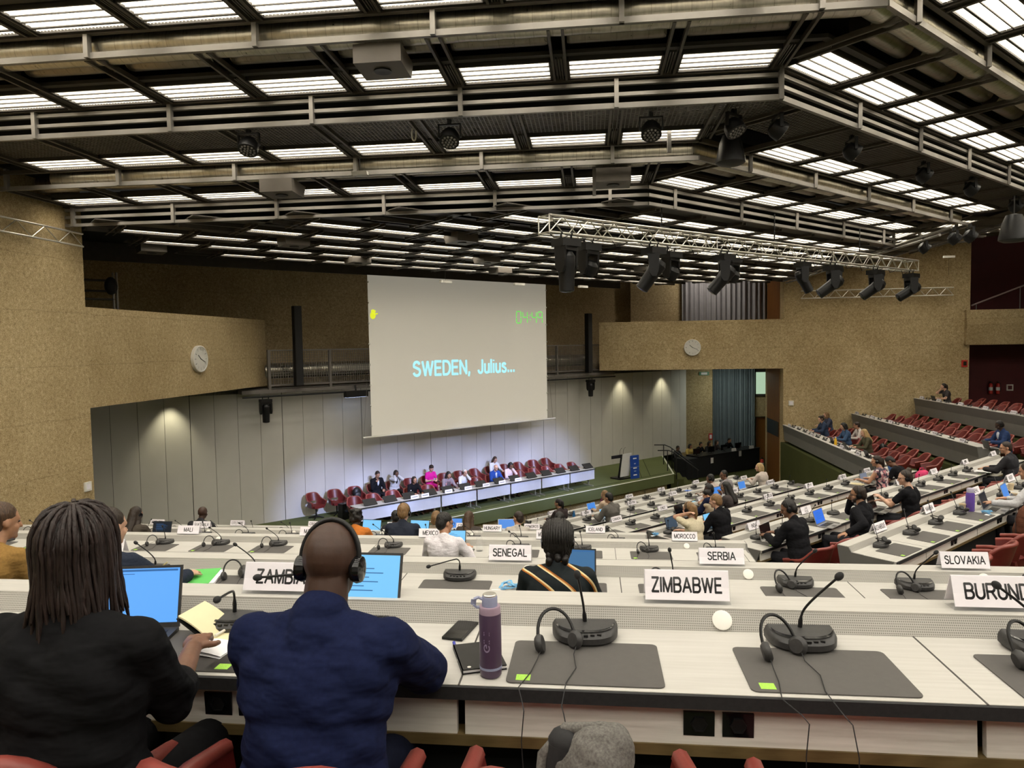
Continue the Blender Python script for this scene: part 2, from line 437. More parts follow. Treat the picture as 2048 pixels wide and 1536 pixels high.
def text_mesh(txt, size, sx=0.86, weight=.15, align='CENTER', track=.20):
    key = (txt, size, sx, weight, align)
    if key in _FONT_MESH: return _FONT_MESH[key]
    m = MB(); lines = txt.split('\n'); hw = weight / 2
    for li, line in enumerate(lines):
        x = 0.0; segs = []
        for ch in line:
            if ch == ' ': x += .36; continue
            wd, pl = GLYPH[ch]
            for p in pl: segs.append([(x + a_, b_) for a_, b_ in p])
            x += wd + track + (weight - .15)
        x -= track; off = -x / 2 if align == 'CENTER' else 0
        yo = -.5 + ((len(lines) - 1) / 2 - li) * 1.45
        for p in segs:
            for (a_, b_), (c_, d_) in zip(p, p[1:]):
                dx, dy = c_ - a_, d_ - b_; L = math.hypot(dx, dy)
                if L < 1e-6: continue
                ux, uy = dx / L, dy / L; ex = min(hw * .55, L); nx, ny = -uy * hw, ux * hw
                q = [(a_ - ux * ex + nx, b_ - uy * ex + ny), (a_ - ux * ex - nx, b_ - uy * ex - ny), (c_ + ux * ex - nx, d_ + uy * ex - ny), (c_ + ux * ex + nx, d_ + uy * ex + ny)]
                m.add([((u + off) * size * sx, (v_ + yo) * size, 0.0) for u, v_ in q], [(0, 1, 2, 3)])
    me = m.mesh('lettering'); _FONT_MESH[key] = me; return me
def text_width(txt, weight=.15, track=.20):
    return max(sum(.36 if c == ' ' else GLYPH[c][0] + track for c in l) - track for l in txt.split('\n'))
def lettering(txt, size, mat, parent, loc, rot, sx=0.86, weight=.15, align='CENTER', name='lettering'):
    me = text_mesh(txt, size, sx, weight, align)
    if not me.materials: me.materials.append(mat)
    o = link(name, me, parent, loc); o.rotation_euler = rot; return o
ORD = ['', 'first', 'second', 'third', 'fourth', 'fifth', 'sixth', 'seventh', 'eighth', 'ninth', 'tenth', 'eleventh', 'twelfth', 'thirteenth', 'fourteenth',
       'fifteenth', 'sixteenth', 'seventeenth', 'eighteenth', 'nineteenth', 'twentieth', 'twenty-first', 'twenty-second', 'twenty-third', 'twenty-fourth']
def nth(k): return ORD[k] if k < len(ORD) else '%dth' % k
# ================================================================ the shell
STG, PIT = -5.9, -6.75
WL, WR = -11.0, 33.2              # planes of the left wall (x) and of the right wall (y)
RT2 = 22.56                       # mirror axis of the octagonal hall: (x, y) <-> (RT2 - y, RT2 - x)
mb = MB().box(WL - .45, WL, -12, 14.46, PIT, 8.2).box(WL - .45, WL, 14.46, 23.05, -1.22, 1.0)
struct('wall_left', mb, M['concrete'])
mb = MB().box(8.62, 16.5, WR, WR + .45, PIT, 5.2).box(.37, 8.62, WR, WR + .45, -1.23, 1.0)
mb.box(8.62, 8.95, WR + .45, WR + .62, PIT, 4.5).box(8.62, 8.95, 36.1, 36.5, PIT, 4.5)
struct('wall_right', mb, M['concrete'])
mb = MB().box(8.60, 8.75, WR + .62, 36.1, PIT, -1.22).box(8.60, 8.75, WR + .62, 36.1, 1.0, 4.2)
struct('trim_1', mb, M['wood'])
mb = MB().box(8.585, 8.60, WR + .7, 36.05, -4.45, -3.75)
struct('trim_2', mb, M['gloss'])
# front wall of pale panels with open joints
CW = 23.95
mb = MB()
a = 3.74 - 2 * .745; k = 0
while a < 31.0:
    b = min(a + .745, 31.1); g = .022 if k % 4 == 1 else .011
    P = [Dp(a + g, CW), Dp(b, CW), Dp(b, CW + .04), Dp(a + g, CW + .04)]
    mb.mat(0).slab([(p.x, p.y) for p in P], STG, -1.32)
    a += .745; k += 1
P = [Dp(2, CW + .03), Dp(31.1, CW + .03), Dp(31.1, CW + .2), Dp(2, CW + .2)]
mb.mat(1).slab([(p.x, p.y) for p in P], STG, -1.3)
struct('wall_front', mb, [M['panel'], M['seam']])
CU = 25.2
aL, aR = aD(atC(274, 560, CU)), aD(atC(1362, 600, CU))
P = [Dp(aL, CU), Dp(aR, CU), Dp(aR, CU + .4), Dp(aL, CU + .4)]
struct('wall_front_upper', MB().slab([(p.x, p.y) for p in P], -1.45, 3.6), M['concrete'])
P = [Dp(aL - 6, CW), Dp(31.1, CW), Dp(31.1, CU + .1), Dp(aL - 6, CU + .1)]
struct('floor_gallery', MB().slab([(p.x, p.y) for p in P], -1.45, -1.33), M['darksteel'])
p0, p1 = Dp(aL, CU), Vector((-19.5, 9.5, 0))
struct('wall_left_gallery', MB().slab([(p0.x, p0.y), (p1.x, p1.y), (p1.x - .4, p1.y), (p0.x - .4, p0.y + .3)], PIT, 4.5), M['concrete'])
# deep niche beside the stage and the gallery above it
NB, NW = 40.8, 41.2
xn, xc, xk, xw = atY(1372, 800, NB).x, atY(1425, 800, NB).x, atY(1507, 800, NW).x, atY(1541, 770, NW).x
zt, zb, zp = atY(1520, 742, NW).z, atY(1520, 792, NW).z, atY(1520, 833, NW).z
mb = MB().box(xn - .5, xc, NB, NB + .3, PIT, 1.0).box(xk - .2, 13.5, NW, NW + .4, zp, zb)
struct('wall_niche', mb, M['concrete'])
struct('wall_back_of_niche', MB().box(4.0, 14, 42.9, 43.0, PIT, -1.0), plain('pale_green_grey_paint', (0.42, 0.50, 0.40), 0.8, 0, 0.1, 4))
mb = MB().box(xk + .02, xk + .12, NW - .05, NW + .05, zb, zt).box(xw - .08, xw + .02, NW - .05, NW + .05, zb, zt).box(xk, xw, NW - .05, NW + .05, zt - .06, zt + .3).box(xk, xw, NW - .1, NW + .05, zb, zb + .12)
wn = struct('window_1', mb, M['darksteel'])
MB().box(xk + .1, xw - .06, NW - .01, NW, zb + .1, zt - .05).build('pane', emit('daylit_matt_pane', (0.62, 0.86, 0.60), 0.62), wn)
struct('door_1', MB().box(xw - .75, xw + .6, NW + .2, NW + .28, PIT, zp - .06), M['wood'])
struct('ceiling_niche', MB().box(.4, 14, WR + .45, 43, -1.23, -1.0), M['concrete'])
mb = MB().box(2.0, 14, 36.45, 36.6, 1.0, 4.5)
struct('wall_gallery', mb, M['concrete'])
# burgundy recess behind the right-hand block
struct('wall_burgundy', MB().box(16.5, 30, 36.2, 36.4, PIT, 6.5).box(16.5, 16.6, WR + .45, 36.3, PIT, 6.5), M['burgundy'])
mb = MB().prism([(WR - .12, 1.23), (WR + .55, 1.23), (WR + .55, -.30), (WR - .12, -.30), (WR - .22, .6)], lambda p, t: (28.0 if t else 16.28, p[0], p[1]))
struct('wall_balcony', mb, M['concrete'])
struct('floor_balcony', MB().box(16.5, 28, WR + .5, 36.2, -.3, -.1), M['burgundy'])
# hall closures nobody sees in the picture but which hold the light
struct('wall_back', MB().box(-11.4, 30, -12.4, -12, PIT, 8.2), M['panel'])
struct('wall_far_right', MB().box(29.6, 30, -12, 36.3, PIT, 8.2), M['concrete'])
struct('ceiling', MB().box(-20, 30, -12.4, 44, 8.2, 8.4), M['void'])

# ---------------------------------------------------------------- floors: pit, tiers, stage
struct('floor', MB().box(-20, 30, -12.4, 44, PIT - .2, PIT), M['green'])
KR = 4.5
def kx(v): return 2 ** .5 * KR - .4142 * v          # x where a ring at y = v turns to the diagonal
NE = [2.02, 4.30, 8.0, 10.4, 12.8]; NH = [1.0, 1.571, 2.44, 3.0, 3.59]
ME = [3.57, 5.80, 8.13, 10.4, 12.75, 15.0]; MH = [2.58, 3.09, 3.60, 4.11, 4.60, 5.12]
RX = [8.57, 11.54, 14.18]; RH = [3.84, 3.35, 2.68]  # outer faces of the right-hand desks, heights of their tops
nv = [-12.0] + [e + .66 for e in NE]
for k in range(5):
    v0, v1 = nv[k], nv[k + 1]
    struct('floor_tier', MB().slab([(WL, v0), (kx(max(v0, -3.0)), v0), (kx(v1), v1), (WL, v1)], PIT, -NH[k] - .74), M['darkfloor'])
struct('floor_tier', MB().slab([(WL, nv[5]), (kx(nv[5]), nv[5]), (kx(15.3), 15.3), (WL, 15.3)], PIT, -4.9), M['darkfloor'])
def akl(c):
    Y = c + KR; return (kx(Y) + Y) * S
mv = [1.1] + [e + .66 for e in ME]
for k in range(6):
    c0, c1 = mv[k], mv[k + 1]
    P = [Dp(akl(c0), c0), Dp(2 * 15.95 - akl(c0), c0), Dp(2 * 15.95 - akl(c1), c1), Dp(akl(c1), c1)]
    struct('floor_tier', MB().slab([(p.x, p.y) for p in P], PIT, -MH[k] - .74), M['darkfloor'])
rx = RX + [19.5]
for k in range(3):
    y0, y1 = (RT2 - kx(RT2 - x) for x in (rx[k], rx[k + 1]))
    struct('floor_tier', MB().slab([(rx[k] - .06, y0), (rx[k + 1] - .06, y1), (rx[k + 1] - .06, 36.2 if k == 2 else WR), (rx[k] - .06, WR)], PIT, -RH[k] - .74), M['green'])
CS = 20.27
A0 = Dp(1.0, CS); A1 = Vector((3.65, 3.65 + CS / S, 0)); A2 = Vector((3.65, 37.6, 0)); A3 = Dp(1.0, CW + .05)
struct('floor_stage', MB().slab([(A0.x, A0.y), (A1.x, A1.y), (A2.x, A2.y), (A3.x, A3.y)], STG - .42, STG), M['stagegreen'])
i0, i1 = Dp(1.0, CS + .3), Vector((3.35, 3.35 + (CS + .3) / S, 0))
struct('wall_stage_base', MB().slab([(i0.x, i0.y), (i1.x, i1.y), (3.35, 37.5), (A3.x, A3.y)], PIT, STG - .42), M['concrete'])
mb = MB()
for p, q in ((Dp(1.0, CS + .02), A1 + Vector((-.02, .02, 0))), (A1 + Vector((-.02, 0, 0)), A2)):
    mb.bar((p.x, p.y, STG + .004), (q.x, q.y, STG + .004), .07, .012)
struct('trim_3', mb, plain('pale_edge_strip', (0.72, 0.74, 0.62), 0.5, 0, 0.05, 5))
mb = MB()
for c in (20.62, 20.68): 
    p, q = Dp(2.0, c), Dp(25.9, c); mb.bar((p.x, p.y, STG + .002), (q.x, q.y, STG + .002), .02, .006)
for o in (1.1, 1.5):
    p, q = Vector((3.65 - o, A1.y - o + .5, 0)), Vector((3.65 - o, 37, 0)); mb.bar((p.x, p.y, STG + .002), (q.x, q.y, STG + .002), .03, .006)
struct('trim_4', mb, M['darkfloor'])
# steps from the stage to the niche
mb = MB()
for k in range(4):
    mb.box(3.6 + .3 * k, 3.9 + .3 * k, 33.2, 34.9, PIT, STG - .21 * k - .2)
st = mb.build('stage_steps', M['green']); tag(st, 'short flight of carpeted steps at the end of the stage', 'steps')
for nm, yy in (('near', 33.1), ('far', 34.9)):
    h = thing('handrail', 'black handrail on the %s side of the stage steps' % ('front' if nm == 'near' else 'rear'), 'handrail', (3.5, yy, STG))
    MB().tube([(-.5, 0, .95), (0, 0, .95), (.25, 0, .85), (1.35, 0, .02)], .025, 8).build('rail', M['black'], h, 40)
    for x, z0, z1 in ((-.05, 0, .95), (.35, -.4, .78), (1.3, -.85, .05)):
        MB().tube([(x, 0, z0), (x, 0, z1)], .022, 8).build('post', M['black'], h, 40)
# ================================================================ the stepped ceiling
KC = 4.88
def kc(r): return 2 ** .5 * KC - .4142 * r
def u_range(seg, r):
    """where a ring at r starts and ends on each of the three sides of the octagon"""
    if seg == 0: return WL + .02, kc(r)
    a1 = (kc(r) + r) * S
    if seg == 1: return a1, 2 * 15.95 - a1
    return RT2 - kc(r), WR - .02
def W3(seg, u, r, z=0.0):
    if seg == 0: return Vector((u, r, z))
    if seg == 1: return Dp(u, r - KC, z)
    return Vector((RT2 - r, u, z))
ROT = (0.0, PI / 4, PI / 2)
SIDE = ('left side', 'middle', 'right side')
RING = [6.8, 8.6, 10.36, 12.3, 13.98]          # the steps the picture shows; three more follow overhead and behind
ZB = [4.02, 3.73, 3.33, 3.04, 2.65]              # underside of the bay that starts at each ring
WHICH = ['nearest', 'nearest', 'second', 'third', 'fourth']

# one louvred light: frame, tubes, fins (origin at the centre of its underside)
LW, LD = 1.27, .66
def make_light(D=LD, rows=4):
    t = thing('ceiling_light', '', 'ceiling light')
    f = MB(); W, h = LW / 2, D / 2
    for y in (-h, h - .03): f.box(-W, W, y, y + .03, 0, .10)
    for x in (-W, W - .03): f.box(x, x + .03, -h, h, 0, .10)
    f.box(-W, W, -h, h, .10, .12)
    for k in range(1, rows):
        y = -h + D * k / rows; g = .016 if k < rows - 1 else .032
        f.box(-W, W, y - g / 2, y + g / 2, -.004, .012)
    f.build('frame', M['darksteel'], t)
    d = MB()
    d.box(-W + .03, W - .03, -h + .03, h - .03, .060, .068)
    d.build('tubes', M['tube'], t)
    n = MB()
    for k in range(26):
        x = -W + .05 + k * (LW - .1) / 25
        n.add([(x, -h + .03, .02), (x, h - .03, .02), (x + .004, h - .03, .052), (x + .004, -h + .03, .052)], [(0, 1, 2, 3)])
    for k in range(1, rows * 2):
        y = -h + D * k / rows / 2
        n.add([(-W + .03, y, .012), (W - .03, y, .012), (W - .03, y + .003, .045), (-W + .03, y + .003, .045)], [(0, 1, 2, 3)])
    n.build('louvre_fins', M['fin'], t)
    return t
LIGHT = make_light(); used_light = [False]
LIGHT2 = make_light(.5, 2); used_light2 = [False]
def put_light(seg, u, r, z, label, group, proto=None):
    pr, fl = (LIGHT2, used_light2) if proto == 2 else (LIGHT, used_light)
    p = W3(seg, u, r, z)
    if not fl[0]:
        fl[0] = True; pr.location = p; pr.rotation_euler = (0, 0, ROT[seg]); pr['label'] = label; pr['group'] = group; kids(pr); return pr
    return dup(pr, p, ROT[seg], label, group)
def seg_slab(mb, seg, r0, r1, z0, z1, inset=0.0):
    (a0, b0), (a1, b1) = u_range(seg, r0), u_range(seg, r1)
    P = [W3(seg, a0, r0), W3(seg, b0, r0), W3(seg, b1, r1), W3(seg, a1, r1)]
    mb.slab([(p.x, p.y) for p in P], z0, z1)

# the same ceiling goes on overhead and behind the camera, out of the picture: those lights are one object
OVER = MB()
for i in range(-9, -1):
    r1 = 8.6 + 1.8 * i; z = 4.02 - .33 * i; rl = r1 - .08 - LD / 2 - .02
    for seg in (0, 1):
        a, b = u_range(seg, rl); u = a + .3
        while u + LW < b - .2:
            c = W3(seg, u + LW / 2, rl, z)
            OVER.mat(0).obox(c + Vector((0, 0, .07)), (LW - .06, (LD - .06) * .60, .012), Matrix.Rotation(ROT[seg], 3, 'Z'))
            OVER.mat(1).obox(c + Vector((0, 0, .11)), (LW, LD, .02), Matrix.Rotation(ROT[seg], 3, 'Z'))
            u += 1.485
o = OVER.build('overhead_ceiling_lights', [M['tube'], M['darksteel']]); tag(o, 'field of louvred lights of the ceiling behind the camera', 'ceiling light', None, 'stuff')
POSTU = (.39, 9.18, 26.0)
for i in range(-1, 4):
    r0, r1, z = (RING[i], RING[i + 1], ZB[i]) if i >= 0 else (6.8 + 1.8 * i, 8.6 + 1.8 * i, 4.02 - .33 * i)
    typeA = i in (1, 3)
    for seg in range(3):
        if seg == 2 and i < -1: continue
        a, b = u_range(seg, r0)
        where = 'on the %s' % SIDE[seg] if seg != 1 else 'past the corner'
        bay = '%s bay %s' % (('nearest', 'second', 'third', 'fourth')[i] if i >= 0 else nth(-i) + ' overhead', where)
        # dark soffit above the bay and the apron above its far edge
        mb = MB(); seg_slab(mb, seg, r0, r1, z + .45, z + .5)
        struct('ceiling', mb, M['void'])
        # edge beams along the ring, posts, cross bars
        if i > 0:
            fr = thing('ceiling_rail_frame', 'grey steel rails and posts along the %s ceiling step %s' % (('', 'nearest', 'second', 'third')[i], where), 'rail frame', (0, 0, 0), 0, 'stepped ceiling rails')
            H = ZB[i - 1] - z
            rails = [0.0] if typeA else [0.0, H * .42, H * .80]
            for q, dz in enumerate(rails):
                hh = .075 if q == 0 else .05
                p, e = W3(seg, a, r0, z + dz + hh / 2), W3(seg, b, r0, z + dz + hh / 2)
                MB().bar(p, e, .06, hh).build('rail', M['steel'], fr)
            u = POSTU[seg]
            while u - 2.235 > a: u -= 2.235
            while u < b - .05:
                p = W3(seg, u, r0 - .035)
                MB().bar((p.x, p.y, z), (p.x, p.y, z + H + .1), .06, .085).build('post', M['steel'], fr)
                u += 2.235 if seg == 0 else 2.27
            p, e = W3(seg, b, r0, 0), None
        # the far edge of the bay
        fe = MB(); (a1, b1) = u_range(seg, r1)
        fe.bar(W3(seg, a1, r1 - .045, z + .03), W3(seg, b1, r1 - .045, z + .03), .07, .07)
        ed = fe.build('ceiling_edge_channel', M['bar']); tag(ed, 'dark channel closing the %s' % bay, 'channel', 'ceiling edge channels')
        # module lines
        ph = {0: (-.35 if i in (1, 3) else .44) - .04, 1: 10.53 + (.0 if i in (1, 3) else .75), 2: 24.6}[seg]
        step = 1.485 if seg == 0 else 1.50
        u = ph
        while u - step > min(a, a1) - .1: u -= step
        us = []
        while u < max(b, b1) + .1: us.append(u); u += step
        cb = thing('ceiling_cross_bars', 'dark twin cross bars of the %s' % bay, 'cross bars', (0, 0, 0), 0, 'ceiling cross bars')
        def ok(u, r):
            x, y = u_range(seg, r); return x - .02 <= u <= y + .02
        for u in us:
            rs = r0 + .05
            while not ok(u, rs) and rs < r1 - .1: rs += .05
            if rs >= r1 - .1: continue
            re = r1 - .08
            while not ok(u, re) and re > rs: re -= .05
            m_ = MB()
            for du in (-.085, .085): m_.bar(W3(seg, u + du, rs, z + .035), W3(seg, u + du, re, z + .035), .035, .07)
            if re > r1 - .8:
                for du in (-.035, .0, .035): m_.bar(W3(seg, u + du, max(rs, r1 - .80), z + .05), W3(seg, u + du, re, z + .05), .018, .05)
                m_.bar(W3(seg, u, max(rs, r1 - .8), z + .075), W3(seg, u, re, z + .075), .17, .02)
            m_.build('cross_bar', M['bar'], cb)
        # lights
        n = 0; rl = r1 - .08 - LD / 2 - .02
        x0, x1 = u_range(seg, rl)
        for u in us:
            c = u + step / 2
            if c - LW / 2 < max(x0, u_range(seg, rl + .3)[0] if seg else x0) - .02 or c + LW / 2 > min(x1, u_range(seg, rl + .3)[1]) + .02: continue
            n += 1
            put_light(seg, c, rl, z + .01, '%s louvred light from the %s in the %s' % (nth(n), 'left wall' if seg == 0 else 'ceiling corner' if seg == 1 else 'far corner', bay), 'louvred lights of the stepped bays')
        # what lies between the rail and the lights
        if typeA or i == 0:
            mb = MB(); seg_slab(mb, seg, r0 + .86, r1 - .8, z + .05, z + .10)
            dk = mb.build('ceiling_blank_panel', M['darksteel']); tag(dk, 'dark blank panel beside the lights of the %s' % bay, 'ceiling panel', 'dark ceiling panels')
            for u in us:
                c = u + step / 2
                if not (ok(c - .6, r0 + .5) and ok(c + .6, r0 + .5)): continue
                m_ = MB(); L = .62
                m_.lathe([(.02, -L), (.15, -L), (.16, -L + .04), (.16, L - .04), (.15, L), (.02, L)], 16, (0, 0, 0), Matrix.Rotation(PI / 2, 3, 'Y'))
                d = m_.build('flexible_duct', M['flex'], None, 50, W3(seg, c, r0 + .64, z + .25), ROT[seg])
                tag(d, 'grey flexible duct above the cross bars of the %s' % bay, 'duct', 'flexible ducts of the %s' % bay)
        else:
            g = MB(); (ga, gb) = u_range(seg, r0 + .1); cellu, cellv = .062, .075
            na = int((gb - ga) / cellu); nb = int((r1 - .85 - r0 - .1) / cellv)
            for k in range(na + 1):
                u = ga + k * cellu; r_e = r1 - .85
                if not ok(u, r_e):
                    while r_e > r0 + .15 and not ok(u, r_e): r_e -= .05
                g.bar(W3(seg, u, r0 + .1, z + .05), W3(seg, u, r_e, z + .05), .018, .012)
            for k in range(nb + 1):
                r = r0 + .1 + k * cellv; x, y = u_range(seg, r)
                g.bar(W3(seg, x, r, z + .055), W3(seg, y, r, z + .055), .026, .012)
            o = g.build('ceiling_grille', M['bar']); tag(o, 'perforated dark metal grille panels of the %s' % bay, 'grille', 'ceiling grilles')
# large spiral ducts behind the first and third steps, bent round the corners
for i, nm, nu in ((1, 'nearest', 1.0), (3, 'third', 1.0)):
    r = RING[i] + .25; z = ZB[i] + .225; rad = .19
    runs = [(0, WL + (1.0 if i == 3 else .1), u_range(0, r)[1]), (1, u_range(1, r)[0], u_range(1, r)[1] - (.25 if i == 3 else 0))]
    for seg, a, b in runs:
        L = b - a; p = W3(seg, a, r, z)
        prof = [(.02, 0), (rad, 0)] + [(rad + (.006 if k % 2 else 0), L * k / 60) for k in range(1, 60)] + [(rad, L), (.02, L)]
        d = MB().lathe(prof, 26, (0, 0, 0), Matrix.Rotation(PI / 2, 3, 'Y')).build('ventilation_duct', M['duct'], None, 50, p, ROT[seg])
        tag(d, 'large round spiral duct behind the %s ceiling rail %s' % (nm, 'on the left side of the hall' if seg == 0 else 'past the ceiling corner'), 'duct', 'large spiral ducts')
    p = W3(1, u_range(1, r)[0], r, z)
    d = MB().ball((0, 0, 0), rad * 1.01, 24, 14).build('duct_elbow', M['duct'], None, 60, p); tag(d, 'bend where the large duct of the %s step turns the ceiling corner' % nm, 'duct bend', 'large spiral ducts')

# ---------------------------------------------------------------- flat part of the ceiling over the stage, strips parallel to the front wall
ZD = 2.65
mb = MB()
c0 = RING[4] - KC
LD2, PITCH2 = .5, 1.5
ck = c0 + 1.0; row = 0
seg_all = (aD((WL, WL)), 0)
def d_lim(c):
    # from the left wall plane x = WL to the right-hand boundary x = RT2 - r
    return (WL * 2 ** .5 + c) , ((RT2 - RING[4]) * 2 ** .5 + c)
def d_max(c):
    return WR * 2 ** .5 - c
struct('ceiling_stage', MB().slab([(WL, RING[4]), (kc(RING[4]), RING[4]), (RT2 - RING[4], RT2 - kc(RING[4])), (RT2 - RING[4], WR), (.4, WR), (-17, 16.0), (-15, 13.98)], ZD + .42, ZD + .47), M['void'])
fr = thing('ceiling_rail_frame', 'grey steel rails and posts along the fourth ceiling step over the desks', 'rail frame', (0, 0, 0), 0, 'stepped ceiling rails')
for seg in range(3):
    a, b = u_range(seg, RING[4]); H = ZB[3] - ZD
    for dz in (0.0, H * .42, H * .8):
        MB().bar(W3(seg, a, RING[4], ZD + dz + .03), W3(seg, b, RING[4], ZD + dz + .03), .06, .06).build('rail', M['steel'], fr)
    u = POSTU[seg]
    while u - 2.235 > a: u -= 2.235
    while u < b:
        p = W3(seg, u, RING[4] - .035)
        MB().bar((p.x, p.y, ZD), (p.x, p.y, ZD + H + .1), .06, .085).build('post', M['steel'], fr)
        u += 2.235 if seg == 0 else 2.27
while ck < 21.0:
    row += 1
    lo, hi = d_lim(ck)
    lo = max(lo, RING[4] * 2 ** .5 - ck + .3) + .05; hi = min(hi, d_max(ck)) - .05
    # keep clear of the ring edge
    nmz = '%s ceiling strip towards the stage' % nth(row)
    strip = MB()
    for dc in (-.30, .30):
        p, q = Dp(lo, ck + dc, ZD + .04), Dp(hi, ck + dc, ZD + .04); strip.bar(p, q, .06, .09)
    for dc in (-.62, .62):
        p, q = Dp(lo, ck + dc, ZD + .08), Dp(hi, ck + dc, ZD + .08); strip.bar(p, q, .46, .02)
    cb = thing('ceiling_cross_bars', 'dark channels and cross bars of the %s' % nmz, 'cross bars', (0, 0, 0), 0, 'ceiling cross bars over the stage')
    strip.build('channel', M['darksteel'], cb)
    u = 10.53 + (.75 if row % 2 else 0) - 1.5 * 12; n = 0
    while u < hi:
        if u > lo:
            x = MB()
            for du in (-.07, .07): x.bar(Dp(u + du, ck - .74, ZD + .02), Dp(u + du, ck + .74, ZD + .02), .03, .06)
            x.build('cross_bar', M['bar'], cb)
        cc = u + .75
        if cc - LW / 2 > lo and cc + LW / 2 < hi:
            p = Dp(cc, ck); lx, ly = p.x, p.y
            if ly > RING[4] + .35 and lx < RT2 - RING[4] - .35 and lx > WL + .3 and cD((lx, ly)) > c0 + .3:
                n += 1
                put_light(1, cc, ck + KC, ZD + .01, '%s louvred light from the left in the %s' % (nth(n), nmz), 'louvred lights over the stage', 2)
        u += 1.5
    ck += PITCH2
p, q = Dp(-2.5, 22.55, ZD + .14), Dp(d_max(22.55) , 22.55, ZD + .14)
e = MB().bar(p, q, .12, .5).build('ceiling_edge_channel', M['darksteel']); tag(e, 'dark channel closing the ceiling above the projection screen', 'channel', 'ceiling edge channels')
p, q = Vector((RT2 - RING[4] + .1, u_range(2, RING[4])[0], ZD + .03)), Vector((RT2 - RING[4] + .1, WR, ZD + .03))
# ================================================================ desks
def frame(block):
    if block == 'near': return 0.0, (lambda u, v, z=0.0: Vector((u, v, z)))
    if block == 'mid': return PI / 4, (lambda u, v, z=0.0: Dp(u, v, z))
    return PI / 2, (lambda u, v, z=0.0: Vector((RT2 - v, u, z)))
def row_u(block, px, py, v):
    """position along a row where the sight line through a pixel meets the upright plane at depth v"""
    if block == 'near': return atY(px, py, v).x
    if block == 'mid': return aD(atC(px, py, v))
    return atX(px, py, RT2 - v).y

def make_desk(block, label, e, h, u0, u1, D, seam0, sec, discs=True, bottom=.16):
    rot, W = frame(block)
    d = thing('desk_row', label, 'desk', W(u0, e, -h - .74), rot)
    L = u1 - u0
    MB().box(0, L, -.004, D + .02, .705, .74).build('worktop', M['desk'], d)
    MB().box(0, L, -.016, -.004, .700, .738).build('edge_strip', M['rubber'], d)
    m = MB(); s = seam0
    while s < L:
        if s > .02: m.box(s - .003, s + .003, -.006, D, .7395, .7408)
        s += sec
    m.build('joint', M['seam'], d)
    m = MB(); m.prism([(D - .005, .70), (D - .005, .742), (D + .035, .800), (D + .045, .800), (D + .045, .70)], lambda p, t: (L if t else 0, p[0], p[1]))
    m.build('perforated_riser', M['perf'], d)
    MB().box(0, L, D + .035, D + .17, .795, .806).build('top_ledge', M['desk'], d)
    # panel under the edge on the seats' side, with a wooden foot strip
    s = seam0; cuts = [0.0]
    while s < L:
        if s > .05: cuts.append(s)
        s += sec
    cuts.append(L)
    for p, q in zip(cuts, cuts[1:]):
        if q - p < .1: continue
        g = .012
        MB().prism([(.026, .700), (.048, .700), (.040, .575), (.018, .575)], lambda r, t: (q - g if t else p + g, r[0], r[1])).build('under_panel', M['deskwood'], d)
        if q - p > .9:
            c = (p + q) / 2 + .02
            for k in (-.055, .055):
                so = MB(); so.obox((c + k, .0205, .64), (.088, .008, .072), Matrix.Rotation(.06, 3, 'X')); so = so.build('power_socket', M['gloss'], d)
                MB().lathe([(.024, 0), (.024, .006), (.019, .006), (.019, .003)], 6, (c + k, .0165, .64), Matrix.Rotation(PI / 2, 3, 'X')).build('socket_well', M['black'], so)
            if discs:
                t = math.atan2(.058, .04)
                MB().lathe([(.034, 0), (.034, .006), (.030, .008)], 20, (c + .09, D + .013, .771), Matrix.Rotation(PI / 2 - (PI / 2 - t), 3, 'X')).build('round_speaker', M['white'], d, 40)
    MB().box(0, L, .012, .075, .545, .578).build('foot_strip', M['trimwood'], d)
    # panels on the stage side: an upper facet that leans out and a lower one
    m = MB(); m.prism([(D + .165, .800), (D + .175, .795), (D + .12, .48), (D + .10, .48)], lambda p, t: (L if t else 0, p[0], p[1]))
    m.build('upper_front_panel', M['deskside'], d)
    m = MB(); m.prism([(D + .12, .48), (D + .10, .48), (D + .07, bottom), (D + .09, bottom)], lambda p, t: (L if t else 0, p[0], p[1]))
    m.build('lower_front_panel', plain('grey_panel_lit_facet', (0.175, 0.168, 0.157), 0.55, 0, 0.05, 3), d)  # paler than the upper facet: the facets' shading is put into the colour
    side = [(.02, .735), (D - .005, .742), (D + .035, .800), (D + .172, .80), (D + .11, .45), (.09, .54)]
    for x in (0, L):
        MB().prism(side, lambda p, t: (x + (.012 if t else -.012), p[0], p[1])).build('end_panel', M['deskside'], d)
    MB().box(.3, L - .3, .16, .22, .05, .70).build('support', M['void'], d)
    return d

D1, D2 = .455, .52
near_end = [5.0, 4.2, atz(1511, 1123, -2.44).x, atz(1290, 1068, -3.0).x, atz(1140, 1066, -3.55).x]
seams = [-.40, .175, .256, .2, .3]
near_names = ['nearest desk row, carrying the ZIMBABWE nameplate', 'second desk row from the camera, carrying the SENEGAL nameplate', 'third desk row from the camera, carrying the MOROCCO nameplate',
              'fourth desk row from the camera, carrying the ICELAND nameplate', 'fifth desk row from the camera, carrying the CZECHIA nameplate']
NEAR, MID, RIGHT = [], [], []
for k in range(5):
    u0 = WL + .08; s0 = (seams[k] - u0) % 1.466
    make_desk('near', 'light grey ' + near_names[k], NE[k], NH[k], u0, near_end[k], D1, s0, 1.466)
    NEAR.append(dict(block='near', e=NE[k], h=NH[k], u0=u0, u1=near_end[k], D=D1, k=1.0, nm=('ZIMBABWE', 'SENEGAL', 'MOROCCO', 'ICELAND', 'CZECHIA')[k]))
mid_l = [8.5, 9.3, aD(atz(1287, 1064.5, -3.6)), aD(atz(1169, 1064, -4.11)), akl(12.75) + .35, akl(15.0) + .35]
mid_r = [19.5, aD(atz(2028, 918, -3.09)), 20.6, 18.95, 21.2, 23.2]
